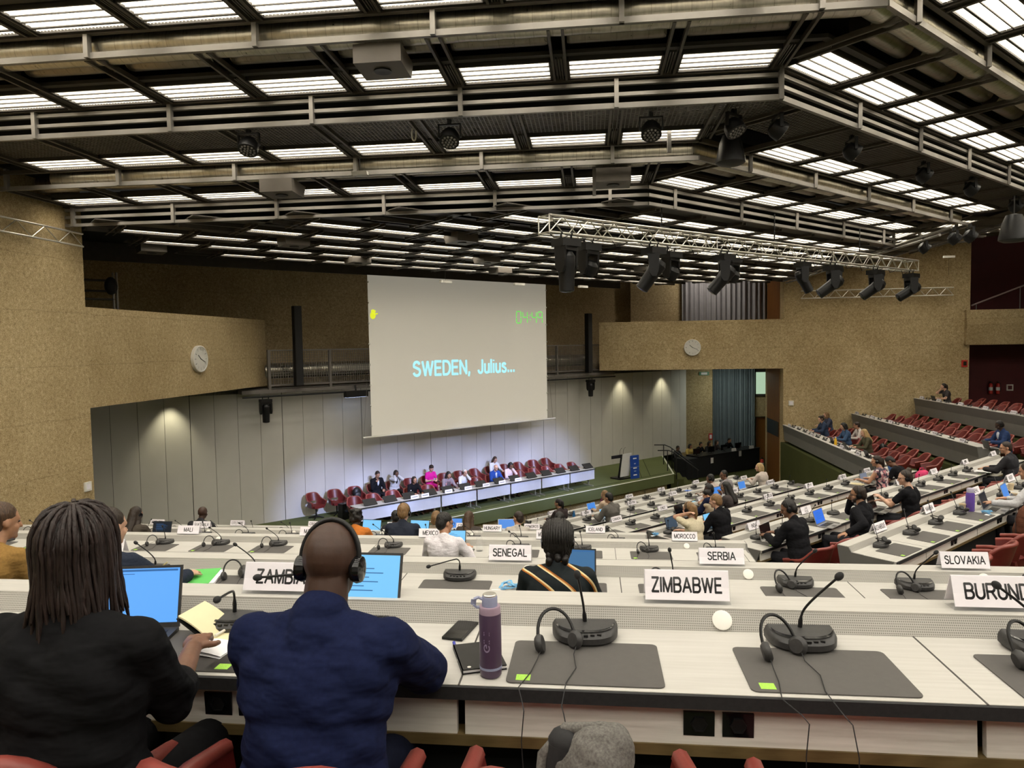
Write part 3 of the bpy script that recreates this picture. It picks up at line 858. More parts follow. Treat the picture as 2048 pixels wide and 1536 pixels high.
mid_names = ['MOZAMBIQUE', 'INDIA', 'ECUADOR', 'CHINA', 'BELGIUM', 'ANGOLA']
for k in range(6):
    make_desk('mid', 'light grey desk row of the middle block carrying the %s nameplate' % mid_names[k], ME[k], MH[k], mid_l[k], mid_r[k], D2, .9, 1.7, False)
    MID.append(dict(block='mid', e=ME[k], h=MH[k], u0=mid_l[k], u1=mid_r[k], D=D2, k=1.13, nm=mid_names[k]))
rname = ['lowest', 'middle', 'topmost']
for k in range(3):
    e = RT2 - RX[k] - D2 - .175
    u0 = (22.75, 22.7, 19.8)[k]
    make_desk('right', '%s of the three grey-fronted desk rows in the right-hand block' % rname[k], e, RH[k], u0, WR - .08, D2, .9, 1.7, False, .10)
    RIGHT.append(dict(block='right', e=e, h=RH[k], u0=u0, u1=WR - .08, D=D2, k=1.13, nm=rname[k]))

# ---------------------------------------------------------------- things that stand at every seat
STEMS = dict(
    up=[(0, .04, .05), (-.004, .04, .10), (-.012, .036, .15), (-.022, .028, .205)],
    right=[(0, .04, .05), (.008, .04, .10), (.04, .03, .15), (.105, .01, .225)],
    left=[(0, .04, .05), (-.004, .04, .09), (-.05, .035, .14), (-.125, .02, .20)],
    low=[(0, .04, .05), (.0, .04, .105), (-.012, .035, .125), (-.04, .02, .128), (-.19, -.02, .095)],
    level=[(0, .04, .05), (.0, .04, .14), (-.012, .035, .185), (-.05, .02, .20), (-.19, -.02, .195)],
    back=[(0, .04, .05), (.0, .045, .10), (.04, .08, .155), (.13, .14, .235)],
    viewer=[(0, .04, .05), (.006, .03, .12), (.03, -.03, .15), (.05, -.14, .165)],
)
_base = {}
def make_mic(var):
    t = thing('conference_microphone', '', 'microphone')
    if not _base:
        n = 22
        def ring(sx, sy, z0, z1, yoff=0):
            P = []
            for k in range(n + 1):
                a = PI + PI * k / n
                x = .112 * sx * math.copysign(abs(math.cos(a)) ** .75, math.cos(a)); y = .058 + (-.125 * sy) * abs(math.sin(a)) ** .8
                f = (.058 - y) / .125
                P.append((x, y, z0 + (z1 - z0) * (1 - f)))
            return P
        levels = [ring(.90, .90, 0, 0), ring(1.0, 1.0, .012, .012), ring(1.0, 1.0, .030, .034), ring(.95, .90, .040, .046), ring(.90, .72, .042, .052)]
        m = MB(); vs = [p for l in levels for p in l]; c = n + 1
        fs = [(i * c + j, i * c + (j + 1) % c, (i + 1) * c + (j + 1) % c, (i + 1) * c + j) for i in range(len(levels) - 1) for j in range(c)]
        fs += [list(range(c))[::-1], list(range((len(levels) - 1) * c, len(levels) * c))]
        m.add(vs, fs); _base['base'] = m
        g = MB(); P = ring(.90, .74, .0435, .052); Q = ring(.93, .83, .0425, .0492)
        g.add(P + Q, [(j, j + 1, c + j + 1, c + j) for j in range(2, n - 2)])
        for j in range(len(g.v)):
            x, y, z = g.v[j]; g.v[j] = (x, y, z + .0035)
        _base['strip'] = g
        b = MB()
        for k in range(-2, 3):
            b.box(k * .022 - .007, k * .022 + .007, -.062 + abs(k) * .004, -.055 + abs(k) * .004, .036, .043)
        _base['buttons'] = b
    bs = _base['base'].build('base', M['charcoal'], t, 40)
    _base['strip'].build('control_strip', M['gloss'], bs)
    _base['buttons'].build('buttons', M['black'], bs)
    P = [Vector(p) for p in STEMS[var]]
    # smooth the gooseneck
    Q = []
    for i in range(len(P) - 1):
        a, b_, c_, d_ = P[max(i - 1, 0)], P[i], P[i + 1], P[min(i + 2, len(P) - 1)]
        for s in range(4):
            x = s / 4
            Q.append(.5 * ((2 * b_) + (c_ - a) * x + (2 * a - 5 * b_ + 4 * c_ - d_) * x * x + (3 * b_ - a - 3 * c_ + d_) * x ** 3))
    Q.append(P[-1])
    r = [.0075 if k < 3 else .0042 for k in range(len(Q))]
    st = MB().tube(Q, r, 8).build('gooseneck', M['black'], t, 60)
    dr = (P[-1] - P[-2]).normalized(); R = dr.to_track_quat('Z', 'Y').to_matrix()
    MB().ball(P[-1] + dr * .012, (.0125, .0125, .017), 14, 9, R).build('foam_cover', M['rubber'], st, 80)
    return t
MICS = {v: make_mic(v) for v in STEMS}
def make_headset(var):
    t = thing('headphones', '', 'headphones')
    if var != 'flat': R = Matrix.Rotation(math.radians(-32), 3, 'X'); c = Vector((-.02, .01, .026)); yaw = .42
    else: R = Matrix.Rotation(math.radians(-78), 3, 'X'); c = Vector((.0, .0, .03)); yaw = .7
    R = Matrix.Rotation(yaw, 3, 'Z') @ R
    path = []
    for k in range(17):
        a = PI * k / 16; path.append(c + R @ Vector((-.062 * math.cos(a), 0, .105 * math.sin(a) ** .8)))
    MB().tube(path, [.004] + [.0055] * 15 + [.004], 6).build('headband', M['black'], t, 60)
    for sx in (-1, 1):
        Q = R @ Matrix.Rotation(sx * .5, 3, 'Z') @ Matrix.Rotation(PI / 2, 3, 'Y')
        e = MB().lathe([(.006, -.013), (.022, -.013), (.031, -.004), (.031, .004), (.026, .012), (.010, .013)], 16, c + R @ Vector((sx * .060, -.004, -.002)), Q).build('ear_cup', M['charcoal'], t, 45)
    D = .36
    for sx in (-1, 1):
        p = c + R @ Vector((sx * .06, -.01, -.02)); w_ = .012 * sx
        pts = [p, (p.x - .004, p.y - .05, .006), (p.x + w_, p.y - .14, .0035), (p.x - .02 + w_, p.y - .24, .0035), (p.x - .005, -D, .004), (p.x + .004, -D - .028, -.004), (p.x + .008 + w_, -D - .03, -.09), (p.x + .012 + w_, -D - .022, -.20)]
        if var != 'flat': MB().tube(pts if var == 'lean' else pts[:4], .0016, 5).build('cable', M['rubber'], t, 60)
    return t
HPS = {v: make_headset(v) for v in ('lean', 'short', 'flat')}
def make_pad():
    W, H, r = .234, .15, .02; P = []
    for cx, cy_, a0 in ((W - r, -H + r, -90), (W - r, H - r, 0), (-W + r, H - r, 90), (-W + r, -H + r, 180)):
        for k in range(5):
            a = math.radians(a0 + 22.5 * k); P.append((cx + r * math.cos(a), cy_ + r * math.sin(a)))
    t = thing('desk_mat', '', 'desk mat')
    MB().slab(P, 0, .003).build('mat', M['pad'], t)
    MB().box(-.205, -.162, -.135, -.098, .003, .0036).build('sticker', M['lime'], t)
    return t
PAD = make_pad()
CARD_CACHE = {}
def make_plate(txt, k, label, loc, rotz, two=False):
    t = thing('nameplate', label, 'nameplate', loc, rotz, 'country nameplates')
    W, Hh = .148, .098
    if 'c' not in CARD_CACHE:
        m = MB()
        for s in (1, -1):
            m.prism([(-.038 * s, .012), (-.036 * s, .012), (-.001 * s, Hh + .012), (-.003 * s, Hh + .012)], lambda p, q: (W if q else -W, p[0], p[1]))
        CARD_CACHE['c'] = m
        a = MB()
        for s in (1, -1):
            a.prism([(-.041 * s, .0), (-.0395 * s, .0), (-.0035 * s, Hh + .010), (-.005 * s, Hh + .010)], lambda p, q: (W + .004 if q else -W - .004, p[0], p[1]))
        a.box(-W - .004, W + .004, -.041, .041, -.0005, .002)
        CARD_CACHE['a'] = a
        CARD_CACHE['cm'] = m.build('card', M['card']); CARD_CACHE['am'] = a.build('acrylic_holder', M['acrylic'])
        for x in ('cm', 'am'):
            o = CARD_CACHE[x]; CARD_CACHE[x + 'd'] = o.data; bpy.data.objects.remove(o)
    c = link('card', CARD_CACHE['cmd'], t)
    near = k == 1.0 and -loc[2] < 2.6
    link('acrylic_holder', CARD_CACHE['amd'], t)
    al = math.atan2(.035, Hh)
    lines = txt.count('\n') + 1
    size = .048 if lines == 1 else .034
    sx = min(.88, (.235 if lines == 1 else .2) / (text_width(txt) * size))
    for s in ((1, -1) if two else (1,)):
        o = lettering(txt, size, M['ink'], c, (0, -.0205 * s, Hh * .55 + .008), (PI / 2 - al, 0, 0 if s > 0 else PI), sx, .18)
        if s < 0: o.rotation_euler = (PI / 2 - al, 0, PI)
    if k != 1.0: t.scale = (k,) * 3
    return t
ROWTXT = lambda r: ('%s row of the right-hand block' % r['nm']) if r['block'] == 'right' else 'row with the %s nameplate' % r['nm']
used_proto = set()
def place(proto, r, u, v, z, rz, label, group, scale=None):
    rot, W = frame(r['block']); p = W(u, v, -r['h'] + z)
    if proto.name not in used_proto:
        used_proto.add(proto.name); kids(proto)
        for c in kids(proto): kids(c)
        proto.location = p; proto.rotation_euler = (0, 0, rot + rz); proto['label'] = label; proto['group'] = group
        if scale: proto.scale = (scale,) * 3
        return proto
    return dup(proto, p, rot + rz, label, group, (), scale)
def seats(r, us, stems, hp='lean', pads=True, skip_hp=(), skip_mic=(), skip_pad=(), end='left'):
    n = 0
    for k, u in enumerate(us):
        n += 1
        wh = '%s seat from the %s end of the %s' % (nth(n), end, ROWTXT(r))
        s = r['k']; v0 = r['e'] + .165 * s
        st = stems[k % len(stems)] if isinstance(stems, (list, tuple)) else stems
        if k not in skip_mic:
            place(MICS[st], r, u, r['e'] + r['D'] - .115 * s, .0, random.uniform(-.12, .12), 'microphone, %s' % wh, 'gooseneck conference microphones', s)
        if k not in skip_hp:
            if hp != 'flat': place(HPS[hp if r['e'] < 6 else 'short'], r, u - .072 * s, r['e'] + r['D'] - .212 * s, .004, random.uniform(-.1, .25), 'headphones, %s' % wh, 'black interpretation headphones', s)
            else: place(HPS['flat'], r, u + .02 * s, r['e'] + r['D'] - .15 * s, .044, random.uniform(-.5, .3), 'headphones, %s' % wh, 'black interpretation headphones', s)
        if pads and k not in skip_pad:
            place(PAD, r, u, v0, .001, 0, 'desk mat, %s' % wh, 'dark grey desk mats', s)
N1, N2, N3, N4, N5 = NEAR
seats(N1, [-1.30, -.98, -.03, .68, 1.415, 2.15], ['viewer', 'level', 'up', 'right', 'left', 'up'], skip_hp=(0, 1))
seats(N2, [-4.6, -3.87, -3.12, -2.37, -1.62, -.905, -.15, .52, 1.29, 2.02, 2.75], ['left', 'up', 'left', 'left', 'up', 'low', 'up', 'up', 'right', 'right', 'up'], skip_hp=(2, 4, 5, 6), skip_mic=(6,))
seats(N3, [-8.4, -7.65, -6.9, -6.18, -5.43, -4.68, -3.92, -3.2, -2.44, -1.65, -.87, -.13, .66, 1.42], ['left', 'up', 'left', 'up', 'up', 'left', 'left', 'up', 'left', 'up', 'left', 'up', 'up', 'up'], skip_hp=(9,))
x4 = row_u('near', 1138, 1072, NE[3] + .34)
seats(N4, [x4 + .74 * k for k in range(-12, 2)], ['left', 'up', 'left', 'left', 'up'], pads=True)
x5 = row_u('near', 576, 1061, NE[4] + .34)
seats(N5, [x5 + .74 * k for k in range(-5, 9)], ['left', 'right', 'left', 'left', 'up'], pads=False)
M1, M2, M3, M4, M5, M6 = MID
seats(M1, [9.02, 9.89, 10.69, 11.55, 12.5, 13.35, 14.2, 15.05], ['back', 'back', 'back', 'back', 'right', 'back'], 'flat', skip_hp=(4,))
seats(M2, [9.84, 10.6, 11.44, 12.22, 13.2, 14.15, 15.1, 15.88, 16.8, 17.6, 18.4], ['back', 'up', 'right', 'up', 'up', 'up'], 'flat', skip_hp=(0, 2, 3))
seats(M3, [13.97 + .85 * k for k in range(-4, 7)], ['up', 'up', 'back'], 'flat')
seats(M4, [16.26 + .85 * k for k in range(-6, 4)], ['up', 'back', 'up'], 'flat')
seats(M5, [16.34 + .85 * k for k in range(-7, 5)], ['up', 'back', 'up'], 'flat')
seats(M6, [18.72 + .85 * k for k in range(-9, 6)], ['up', 'back', 'up'], 'flat')
R1, R2, R3 = RIGHT
for r in RIGHT:
    us = [32.5 - .85 * k for k in range(int((32.6 - r['u0']) / .85))]
    seats(r, us, ['low', 'viewer', 'right', 'low', 'low'], 'flat', pads=False, end='far')

# ---------------------------------------------------------------- nameplates
def plate(r, txt, px, py, two=False, where=None, rz=0.0):
    v = r['e'] + r['D'] + .105; u = row_u(r['block'], px, py, v)
    rot, W = frame(r['block'])
    nm = txt.replace('\n', ' ')
    lab = where or 'white tent nameplate reading %s on the desk ledge' % nm
    make_plate(txt, r['k'], lab, W(u, v, -r['h'] + .808 - .74), rot + rz, two)
for txt, px, py in (('ZAMBIA', 568, 1182), ('ZIMBABWE', 1372, 1208), ('BURUNDI', 1990, 1222)): plate(N1, txt, px, py)
for txt, px, py in (('RUSSIAN\nFEDERATION', 215, 1112), ('RWANDA', 655, 1118), ('SENEGAL', 1021, 1122), ('SERBIA', 1442, 1131), ('SLOVAKIA', 1926, 1142)): plate(N2, txt, px, py)
for txt, px, py in (('MALI', 379, 1070), ('MALTA', 624, 1072), ('MEXICO', 862, 1074), ('MONTENEGRO', 1097, 1076), ('MOROCCO', 1369, 1082)): plate(N3, txt, px, py)
for txt, px, py in (('GREECE', 210, 1060), ('GUATEMALA', 405, 1063), ('HUNGARY', 985, 1064), ('ICELAND', 1191, 1067)): plate(N4, txt, px, py)
for txt, px, py in (('COSTA RICA', 316, 1053), ("COTE D'IVOIRE", 476, 1054), ('CROATIA', 632, 1055), ('CYPRUS', 790, 1055), ('CZECHIA', 928, 1056), ('COMOROS', 1064, 1060)): plate(N5, txt, px, py)
for txt, px, py in (('MOZAMBIQUE', 1756, 1066), ('NAMIBIA', 1855, 1028), ('NEPAL', 1948, 992), ('NIGER', 2018, 968)): plate(M1, txt, px, py)
for txt, px, py in (('INDIA', 1506, 1058), ('LAO\nP.D.R.', 1610, 1026), ('IRELAND', 1716, 994), ('ISRAEL', 1798, 970), ('ITALY', 1866, 951), ('IRAN', 1929, 934), ('IRAQ', 1985, 917)): plate(M2, txt, px, py)
for txt, px, py in (('ECUADOR', 1535, 1000), ('EGYPT', 1617, 980), ('ERITREA', 1684, 962), ('ESTONIA', 1733, 949), ('ETHIOPIA', 1347, 1046)): plate(M3, txt, px, py)
for txt, px, py in (('CHILE', 1324, 1022), ('CUBA', 1402, 1003), ('CHINA', 1468, 989), ('DENMARK', 1540, 970), ('CANADA', 1232, 1042)): plate(M4, txt, px, py)
for txt, px, py in (('BENIN', 1172, 1030), ('BELGIUM', 1345, 992), ('BRAZIL', 1487, 962), ('AUSTRIA', 1263, 1010)): plate(M5, txt, px, py)
for txt, px, py in (('ANGOLA', 1322, 983), ('ALGERIA', 1391, 968), ('ALBANIA', 1258, 996), ('BAHRAIN', 1104, 1026)): plate(M6, txt, px, py)
for txt, px, py in (('YEMEN', 1579, 852), ('VIET NAM', 1624, 876), ('UKRAINE', 1684, 900), ('UGANDA', 1717, 914)): plate(R1, txt, px, py, True)
for txt, px, py in (('TURKEY', 1714, 829), ('TUNISIA', 1745, 838), ('TONGA', 1782, 848), ('TOGO', 1822, 859), ('THAILAND', 1870, 871), ('SWEDEN', 1925, 885)): plate(R2, txt, px, py, True)
for txt, px, py in (('SPAIN', 1844, 799), ('SUDAN', 1878, 805), ('SURINAME', 1922, 812), ('SRI LANKA', 1972, 820), ('SINGAPORE', 2028, 830)): plate(R3, txt, px, py, True)
# ================================================================ red leather armchairs
def make_chair():
    t = thing('armchair', '', 'chair')
    na, nz = 40, 10; A = math.radians(118)
    def P(a, f, out):
        # a: 0 = back, +-A = arm fronts; f: 0 bottom .. 1 top
        ab = abs(a)
        back = 1 / (1 + math.exp((ab - math.radians(58)) / math.radians(7)))
        top = .628 + .215 * back - .035 * max(0, (ab - math.radians(95)) / math.radians(23))
        z0 = .40; z = z0 + (top - z0) * f
        flare = .80 + .22 * f ** .8 + .02 * back * f
        rx, ry = .285 * flare, .27 * flare
        x = math.sin(a) * rx; y = -math.cos(a) * ry
        if ab > PI / 2: y = (ab - PI / 2) / (A - PI / 2) * .20 * flare; x = math.copysign(rx * (1 - .05 * (ab - PI / 2)), a)
        y -= .07 * back * f
        d = Vector((math.sin(a), -math.cos(a) if ab < PI / 2 else 0, 0)).normalized()
        return Vector((x, y, z)) + d * (out - .5) * .045
    m = MB(); vs = []
    for side in (0, 1):
        for i in range(na + 1):
            for j in range(nz + 1):
                vs.append(P(-A + 2 * A * i / na, j / nz, side))
    n1 = (na + 1) * (nz + 1); ix = lambda s, i, j: s * n1 + i * (nz + 1) + j
    hole = lambda i, j: abs(-A + 2 * A * (i + .5) / na) < math.radians(34) and 2 <= j <= 3
    fs = []
    for i in range(na):
        for j in range(nz):
            if hole(i, j): continue
            fs.append((ix(0, i, j), ix(0, i, j + 1), ix(0, i + 1, j + 1), ix(0, i + 1, j)))
            fs.append((ix(1, i, j), ix(1, i + 1, j), ix(1, i + 1, j + 1), ix(1, i, j + 1)))
    for i in range(na):
        fs.append((ix(0, i, nz), ix(1, i, nz), ix(1, i + 1, nz), ix(0, i + 1, nz))); fs.append((ix(0, i, 0), ix(0, i + 1, 0), ix(1, i + 1, 0), ix(1, i, 0)))
    for j in range(nz):
        for i, r in ((0, 0), (na, 1)):
            q = (ix(0, i, j), ix(1, i, j), ix(1, i, j + 1), ix(0, i, j + 1)); fs.append(q if r == 0 else q[::-1])
    m.add(vs, fs); sh = m.build('shell', M['red'], t, 60)
    path = [(P(-A + 2 * A * i / na, 1, .5)) for i in range(na + 1)]
    MB().tube(path, .026, 8).build('padded_rim', M['redp'], t, 60)
    MB().prism([(-.23, -.21), (.23, -.21), (.25, .12), (.20, .24), (-.20, .24), (-.25, .12)], lambda p, q: (p[0] * (1 if q else .9), p[1], .475 if q else .385)).build('seat', M['red'], t, 40)
    MB().lathe([(.05, .385), (.05, .34), (.028, .33), (.028, .07)], 12).build('post', M['black'], t, 40)
    b = MB()
    for k in range(4):
        a = PI / 4 + k * PI / 2; b.tube([(0, 0, .075), (.15 * math.cos(a), .15 * math.sin(a), .055), (.27 * math.cos(a), .27 * math.sin(a), .025)], [.028, .024, .018], 8)
    b.build('base', M['black'], t, 50)
    return t
CHAIR = make_chair()
def chair(W, rot, u, v, zf, label, group, rz=0.0):
    p = W(u, v, zf)
    if 'armchair' not in used_proto:
        used_proto.add('armchair'); kids(CHAIR); CHAIR.location = p; CHAIR.rotation_euler = (0, 0, rot + rz); CHAIR['label'] = label; CHAIR['group'] = group; return CHAIR
    return dup(CHAIR, p, rot + rz, label, group)
def row_chairs(r, us, dv, what, end='left'):
    rot, W = frame(r['block'])
    for k, u in enumerate(us):
        chair(W, rot, u, r['e'] - dv, -r['h'] - .74, 'red armchair %s %s seat from %s, %s' % (what, nth(k + 1), end, ROWTXT(r)), 'red armchairs of the ' + r['block'] + ' block', random.uniform(-.12, .12))
rot, W = frame('near')
for u, v, lab, rz in ((-1.50, 1.66, 'red armchair the woman with dreadlocks sits in', 0), (-.78, 1.68, 'red armchair the man in the navy suit sits in', 0), (-.04, 1.72, 'red armchair with the grey backpack on it', .05), (.70, 1.70, 'empty red armchair facing the ZIMBABWE plate', -.04), (1.44, 1.68, 'red armchair cut by the lower right edge of the photo', -.05)):
    chair(W, rot, u, v, -1.74, lab, 'red armchairs at the nearest desk', rz)
row_chairs(M1, [9.02, 9.89, 10.69, 11.55, 12.5, 13.35, 14.2, 15.05], .42, 'at')
row_chairs(M2, [9.84, 10.6, 11.44, 12.22, 13.2, 14.15, 15.1, 15.88, 16.8, 17.6, 18.4], .42, 'at')
row_chairs(M3, [13.97 + .85 * k for k in range(-4, 7)], .42, 'at')
row_chairs(M4, [16.26 + .85 * k for k in range(-6, 4)], .42, 'at')
for r, back in ((R1, True), (R2, True), (R3, True)):
    us = [32.2 - .85 * k for k in range(int((32.3 - r['u0']) / .85))]
    row_chairs(r, us, .45, 'at', 'far end')
    row_chairs(r, [u - .3 for u in us], 1.28, 'behind', 'far end')

# ================================================================ the stage
TZ = STG + .74
tx = [722, 806.6, 883, 955.5, 1021, 1083, 1140.7, 1193]
ty = [1020, 1004, 989, 977, 965, 954.5, 945, 937]
ta = [aD(atz(x, y, TZ)) for x, y in zip(tx, ty)]
TC = cD(atz(955.5, 977, TZ))
tabw = plain('pale_blue_grey_table_panel', (0.50, 0.51, 0.54), 0.5, 0, 0.04, 3)
for k in range(7):
    a0, a1 = ta[k] + .01, ta[k + 1] - .01
    t = thing('conference_table', 'grey topped folding table on the stage, %s from the left of its line' % nth(k + 1), 'table', Dp(a0, TC, STG), PI / 4, 'tables of the podium')
    L = a1 - a0
    MB().box(0, L, 0, .62, .715, .74).build('tabletop', M['desk'], t)
    MB().box(0, L, -.012, 0, .712, .742).build('edge_strip', M['rubber'], t)
    MB().box(.02, L - .02, .05, .07, .30, .715).build('modesty_panel', tabw, t)
    for x in (.12, L - .12):
        MB().box(x - .02, x + .02, .28, .34, .04, .715).box(x - .025, x + .025, .03, .60, .0, .04).build('leg', M['alu'], t)
def st_a(px, py, c): return aD(atC(px, py, c))
for k, (x, y) in enumerate(((739.6, 1009), (779.7, 999.5), (817.7, 992), (860, 985), (895, 979), (930, 973), (961, 966), (998, 960), (1029, 954), (1062, 949), (1092, 945), (1120, 941), (1148, 937), (1175, 932))):
    t = thing('tilted_monitor', 'black tilted monitor on the podium tables, %s from the left' % nth(k + 1), 'monitor', Dp(st_a(x, y, TC + .25), TC + .25, TZ), PI / 4 + PI, 'monitors on the podium')
    R = Matrix.Rotation(math.radians(-38), 3, 'X')
    MB().obox((0, .0, .10), (.46, .03, .27), Matrix.Rotation(math.radians(52), 3, 'X')).build('screen', M['black'], t)
    MB().prism([(-.12, .0), (.10, .0), (.02, .10), (-.06, .05)], lambda p, q: (.16 if q else -.16, p[0], p[1])).build('stand', M['charcoal'], t)
for k, (x, y, tx_) in enumerate(((830, 990, 1), (851, 993, 0), (898, 985, 0), (937, 975, 0), (973, 968, 0), (1005, 963, 0), (1037, 958, 0))):
    t = thing('nameplate', 'small white nameplate on the podium tables, %s from the left' % nth(k + 1), 'nameplate', Dp(st_a(x, y, TC + .06), TC + .06, TZ + .001), PI / 4, 'nameplates on the podium')
    MB().prism([(0, 0), (.05, 0), (.027, .12), (.023, .12)], lambda p, q: (.15 if q else -.15, p[0], p[1])).build('card', M['card'], t)
    m = MB()
    for i in range(-3, 4): m.box(i * .032 - .011, i * .032 + .011, .0085, .0095, .045, .075)
    m.build('lettering', M['ink'], t)
for k, (x, y) in enumerate(((822, 985), (878, 983), (915, 972), (955, 962), (1016, 955), (1095, 938))):
    t = thing('water_bottle', 'clear water bottle on the podium tables, %s from the left' % nth(k + 1), 'bottle', Dp(st_a(x, y, TC + .4), TC + .4, TZ), 0, 'water bottles on the podium')
    MB().lathe([(.035, 0), (.037, .02), (.037, .15), (.016, .20), (.016, .22)], 12).build('bottle_body', M['acrylic'], t, 40)
    MB().lathe([(.018, .215), (.018, .24)], 10).build('cap', M['white'], t)
FR, BR = TC + 1.05, CW - .55
Wm = frame('mid')[1]
fa0, fa1 = st_a(712, 1001, FR), st_a(1150, 928, FR); FA = [fa0 + (fa1 - fa0) * k / 14 for k in range(15)]
for k, a_ in enumerate(FA):
    chair(Wm, PI / 4 + PI, a_, FR, STG, 'red armchair behind the podium tables, %s from the left' % nth(k + 1), 'red armchairs at the podium tables', random.uniform(-.2, .2))
ba0, ba1 = st_a(632, 1012, BR), st_a(1097, 930, BR); BA = [ba0 + (ba1 - ba0) * k / 14 for k in range(15)]
for k, a_ in enumerate(BA):
    chair(Wm, PI / 4 + PI, a_, BR, STG, 'red armchair against the pale wall of the stage, %s from the left' % nth(k + 1), 'red armchairs along the stage wall', random.uniform(-.2, .2))
t = thing('backpack', 'black backpack on the third armchair along the stage wall', 'backpack', Dp(BA[2], BR - .02, STG + .48), PI / 4)
MB().ball((0, 0, .20), (.17, .11, .21), 16, 10).build('bag_body', M['black'], t, 80); MB().ball((0, -.08, .13), (.12, .05, .11), 12, 8).build('front_pocket', M['charcoal'], t, 80)
for k, (x, y, s) in enumerate(((690, 1008, .55), (855, 1012, .4), (962, 1008, .5), (780, 1032, .3))):
    t = thing('travel_bag', '%s on the stage floor by the podium tables' % ('black and brown bag stack', 'reddish brown bag', 'black wheeled case', 'dark folded bag')[k], 'bag', Dp(st_a(x, y, TC + (.9 if k else 1.9)), TC + (.9 if k else 1.9), STG), PI / 4 + .2)
    MB().prism([(-.22, 0), (.22, 0), (.20, s), (-.20, s)], lambda p, q: (p[0], .13 if q else -.13, p[1])).build('bag_body', (M['black'], plain('brown_leather', (0.10, 0.03, 0.02), 0.5), M['black'], M['void'])[k], t)
    MB().tube([(-.08, 0, s), (-.07, 0, s + .07), (.07, 0, s + .07), (.08, 0, s)], .012, 6).build('handle', M['rubber'], t, 50)
# lectern and its blue board
lp = atz(1247, 958, STG)
t = thing('lectern', 'white fronted black lectern with two thin microphones on the stage', 'lectern', lp, PI / 4)
MB().box(-.32, .32, -.12, .48, 0, .05).build('base', M['black'], t)
MB().prism([(.10, .05), (.20, .05), (.02, 1.02), (-.08, 1.02)], lambda p, q: (.15 if q else -.15, p[0], p[1])).build('column', M['black'], t)
MB().prism([(-.06, .12), (-.03, .12), (-.19, 1.14), (-.22, 1.14)], lambda p, q: (.30 if q else -.26, p[0], p[1])).build('front_panel', M['paper'], t)
MB().prism([(-.19, 1.13), (-.16, .98), (.40, .86), (.40, 1.0)], lambda p, q: (.33 if q else -.33, p[0], p[1])).build('reading_desk', M['black'], t)
for x in (-.12, .1):
    MB().tube([(x, .1, 1.05), (x, .08, 1.25), (x, .0, 1.36), (x, -.04, 1.38)], .006, 6).build('microphone_stem', M['black'], t, 60)
bp = atz(1270, 957, STG)
t = thing('display_board', 'tall blue board with white marks standing against the lectern', 'board', bp, PI / 4 - .12)
MB().prism([(-.02, 0), (.02, 0), (.05, 1.02), (.01, 1.02)], lambda p, q: (.24 if q else -.24, p[0], p[1])).build('blue_panel', plain('royal_blue_print', (0.012, 0.055, 0.30), 0.4, 0, 0.1, 3), t)
m = MB()
for z, wd, h in ((.86, .2, .05), (.66, .1, .02), (.63, .06, .015), (.44, .2, .05), (.32, .12, .02), (.14, .2, .045)):
    y = -.023 + .03 * z; m.prism([(y, z), (y + .002, z), (y + .002 + .03 * h, z + h), (y + .03 * h, z + h)], lambda p, q: (wd / 2 if q else -wd / 2, p[0], p[1]))
m.box(-.24, .24, -.008, -.006, .515, .52)
m.build('white_marks', M['paper'], t)
# projection screen
SC = 22.5
sa0, sa1 = aD(atC(743.5, 873, SC)), aD(atC(1095, 836, SC)); sz0 = atC(743.5, 872, SC).z
scr, nt, b = nodes_of('projection_cloth', 0.8, 0, 0.2)
b.inputs['Base Color'].default_value = (0.72, 0.69, 0.62, 1)
v = coords(nt); f = noise_n(nt, v, 0.25, 2)
nt.links.new(ramp(nt, f, [(0.3, (0.95, 0.89, 0.74)), (0.7, (1.0, 0.93, 0.78))]), b.inputs['Emission Color']); b.inputs['Emission Strength'].default_value = 0.20  # projector light put into the cloth as a faint even glow
t = thing('projection_screen', 'large hanging projection screen showing the name of a speaker and a timer', 'screen', Dp(sa0, SC, sz0), PI / 4)
L = sa1 - sa0; H = 6.0
MB().box(0, L, 0, .012, 0, H).build('screen_cloth', scr, t)
MB().tube([(-.34, .0, -.04), (L + .44, 0, -.04)], .035, 8).build('bottom_bar', M['white'], t, 60)
for x in (-.3, L + .3):
    MB().tube([(x, 0, -.02), (x * .4 + (0 if x < 0 else L * .6), .01, 1.9)], .006, 5).build('guy_cord', M['steel'], t, 60)
g = MB()
for x in (0, L):
    for k in range(8): g.ball((x, -.004, .35 + .72 * k), .035, 8, 6)
g.build('edge_clip', M['white'], t, 60)
def onscr(px, py): 
    p = atC(px, py, SC); return aD(p) - sa0, p.z - sz0
cyan = emit('projected_cyan', (0.42, 0.86, 0.92), 1.0); lime = emit('projected_green', (0.16, 0.95, 0.10), 0.9); yell = emit('projected_yellow', (0.86, 0.92, 0.03), 0.85)
x0, zc = onscr(831, 737); x1, zc1 = onscr(1025, 733)
full = 'SWEDEN,   Julius...'; cap = .50; kx_ = (x1 - x0) / (cap * text_width(full, .2))
w1, w2 = text_width('SWEDEN,', .2) * cap * kx_, text_width('Julius...', .2) * cap * kx_
for wd_, xx in (('SWEDEN,', x0 + w1 / 2), ('Julius...', x1 - w2 / 2)):
    lettering(wd_, cap, cyan, t, (xx, -.004, (zc + zc1) / 2 + .02), (PI / 2, 0, 0), kx_, .2)
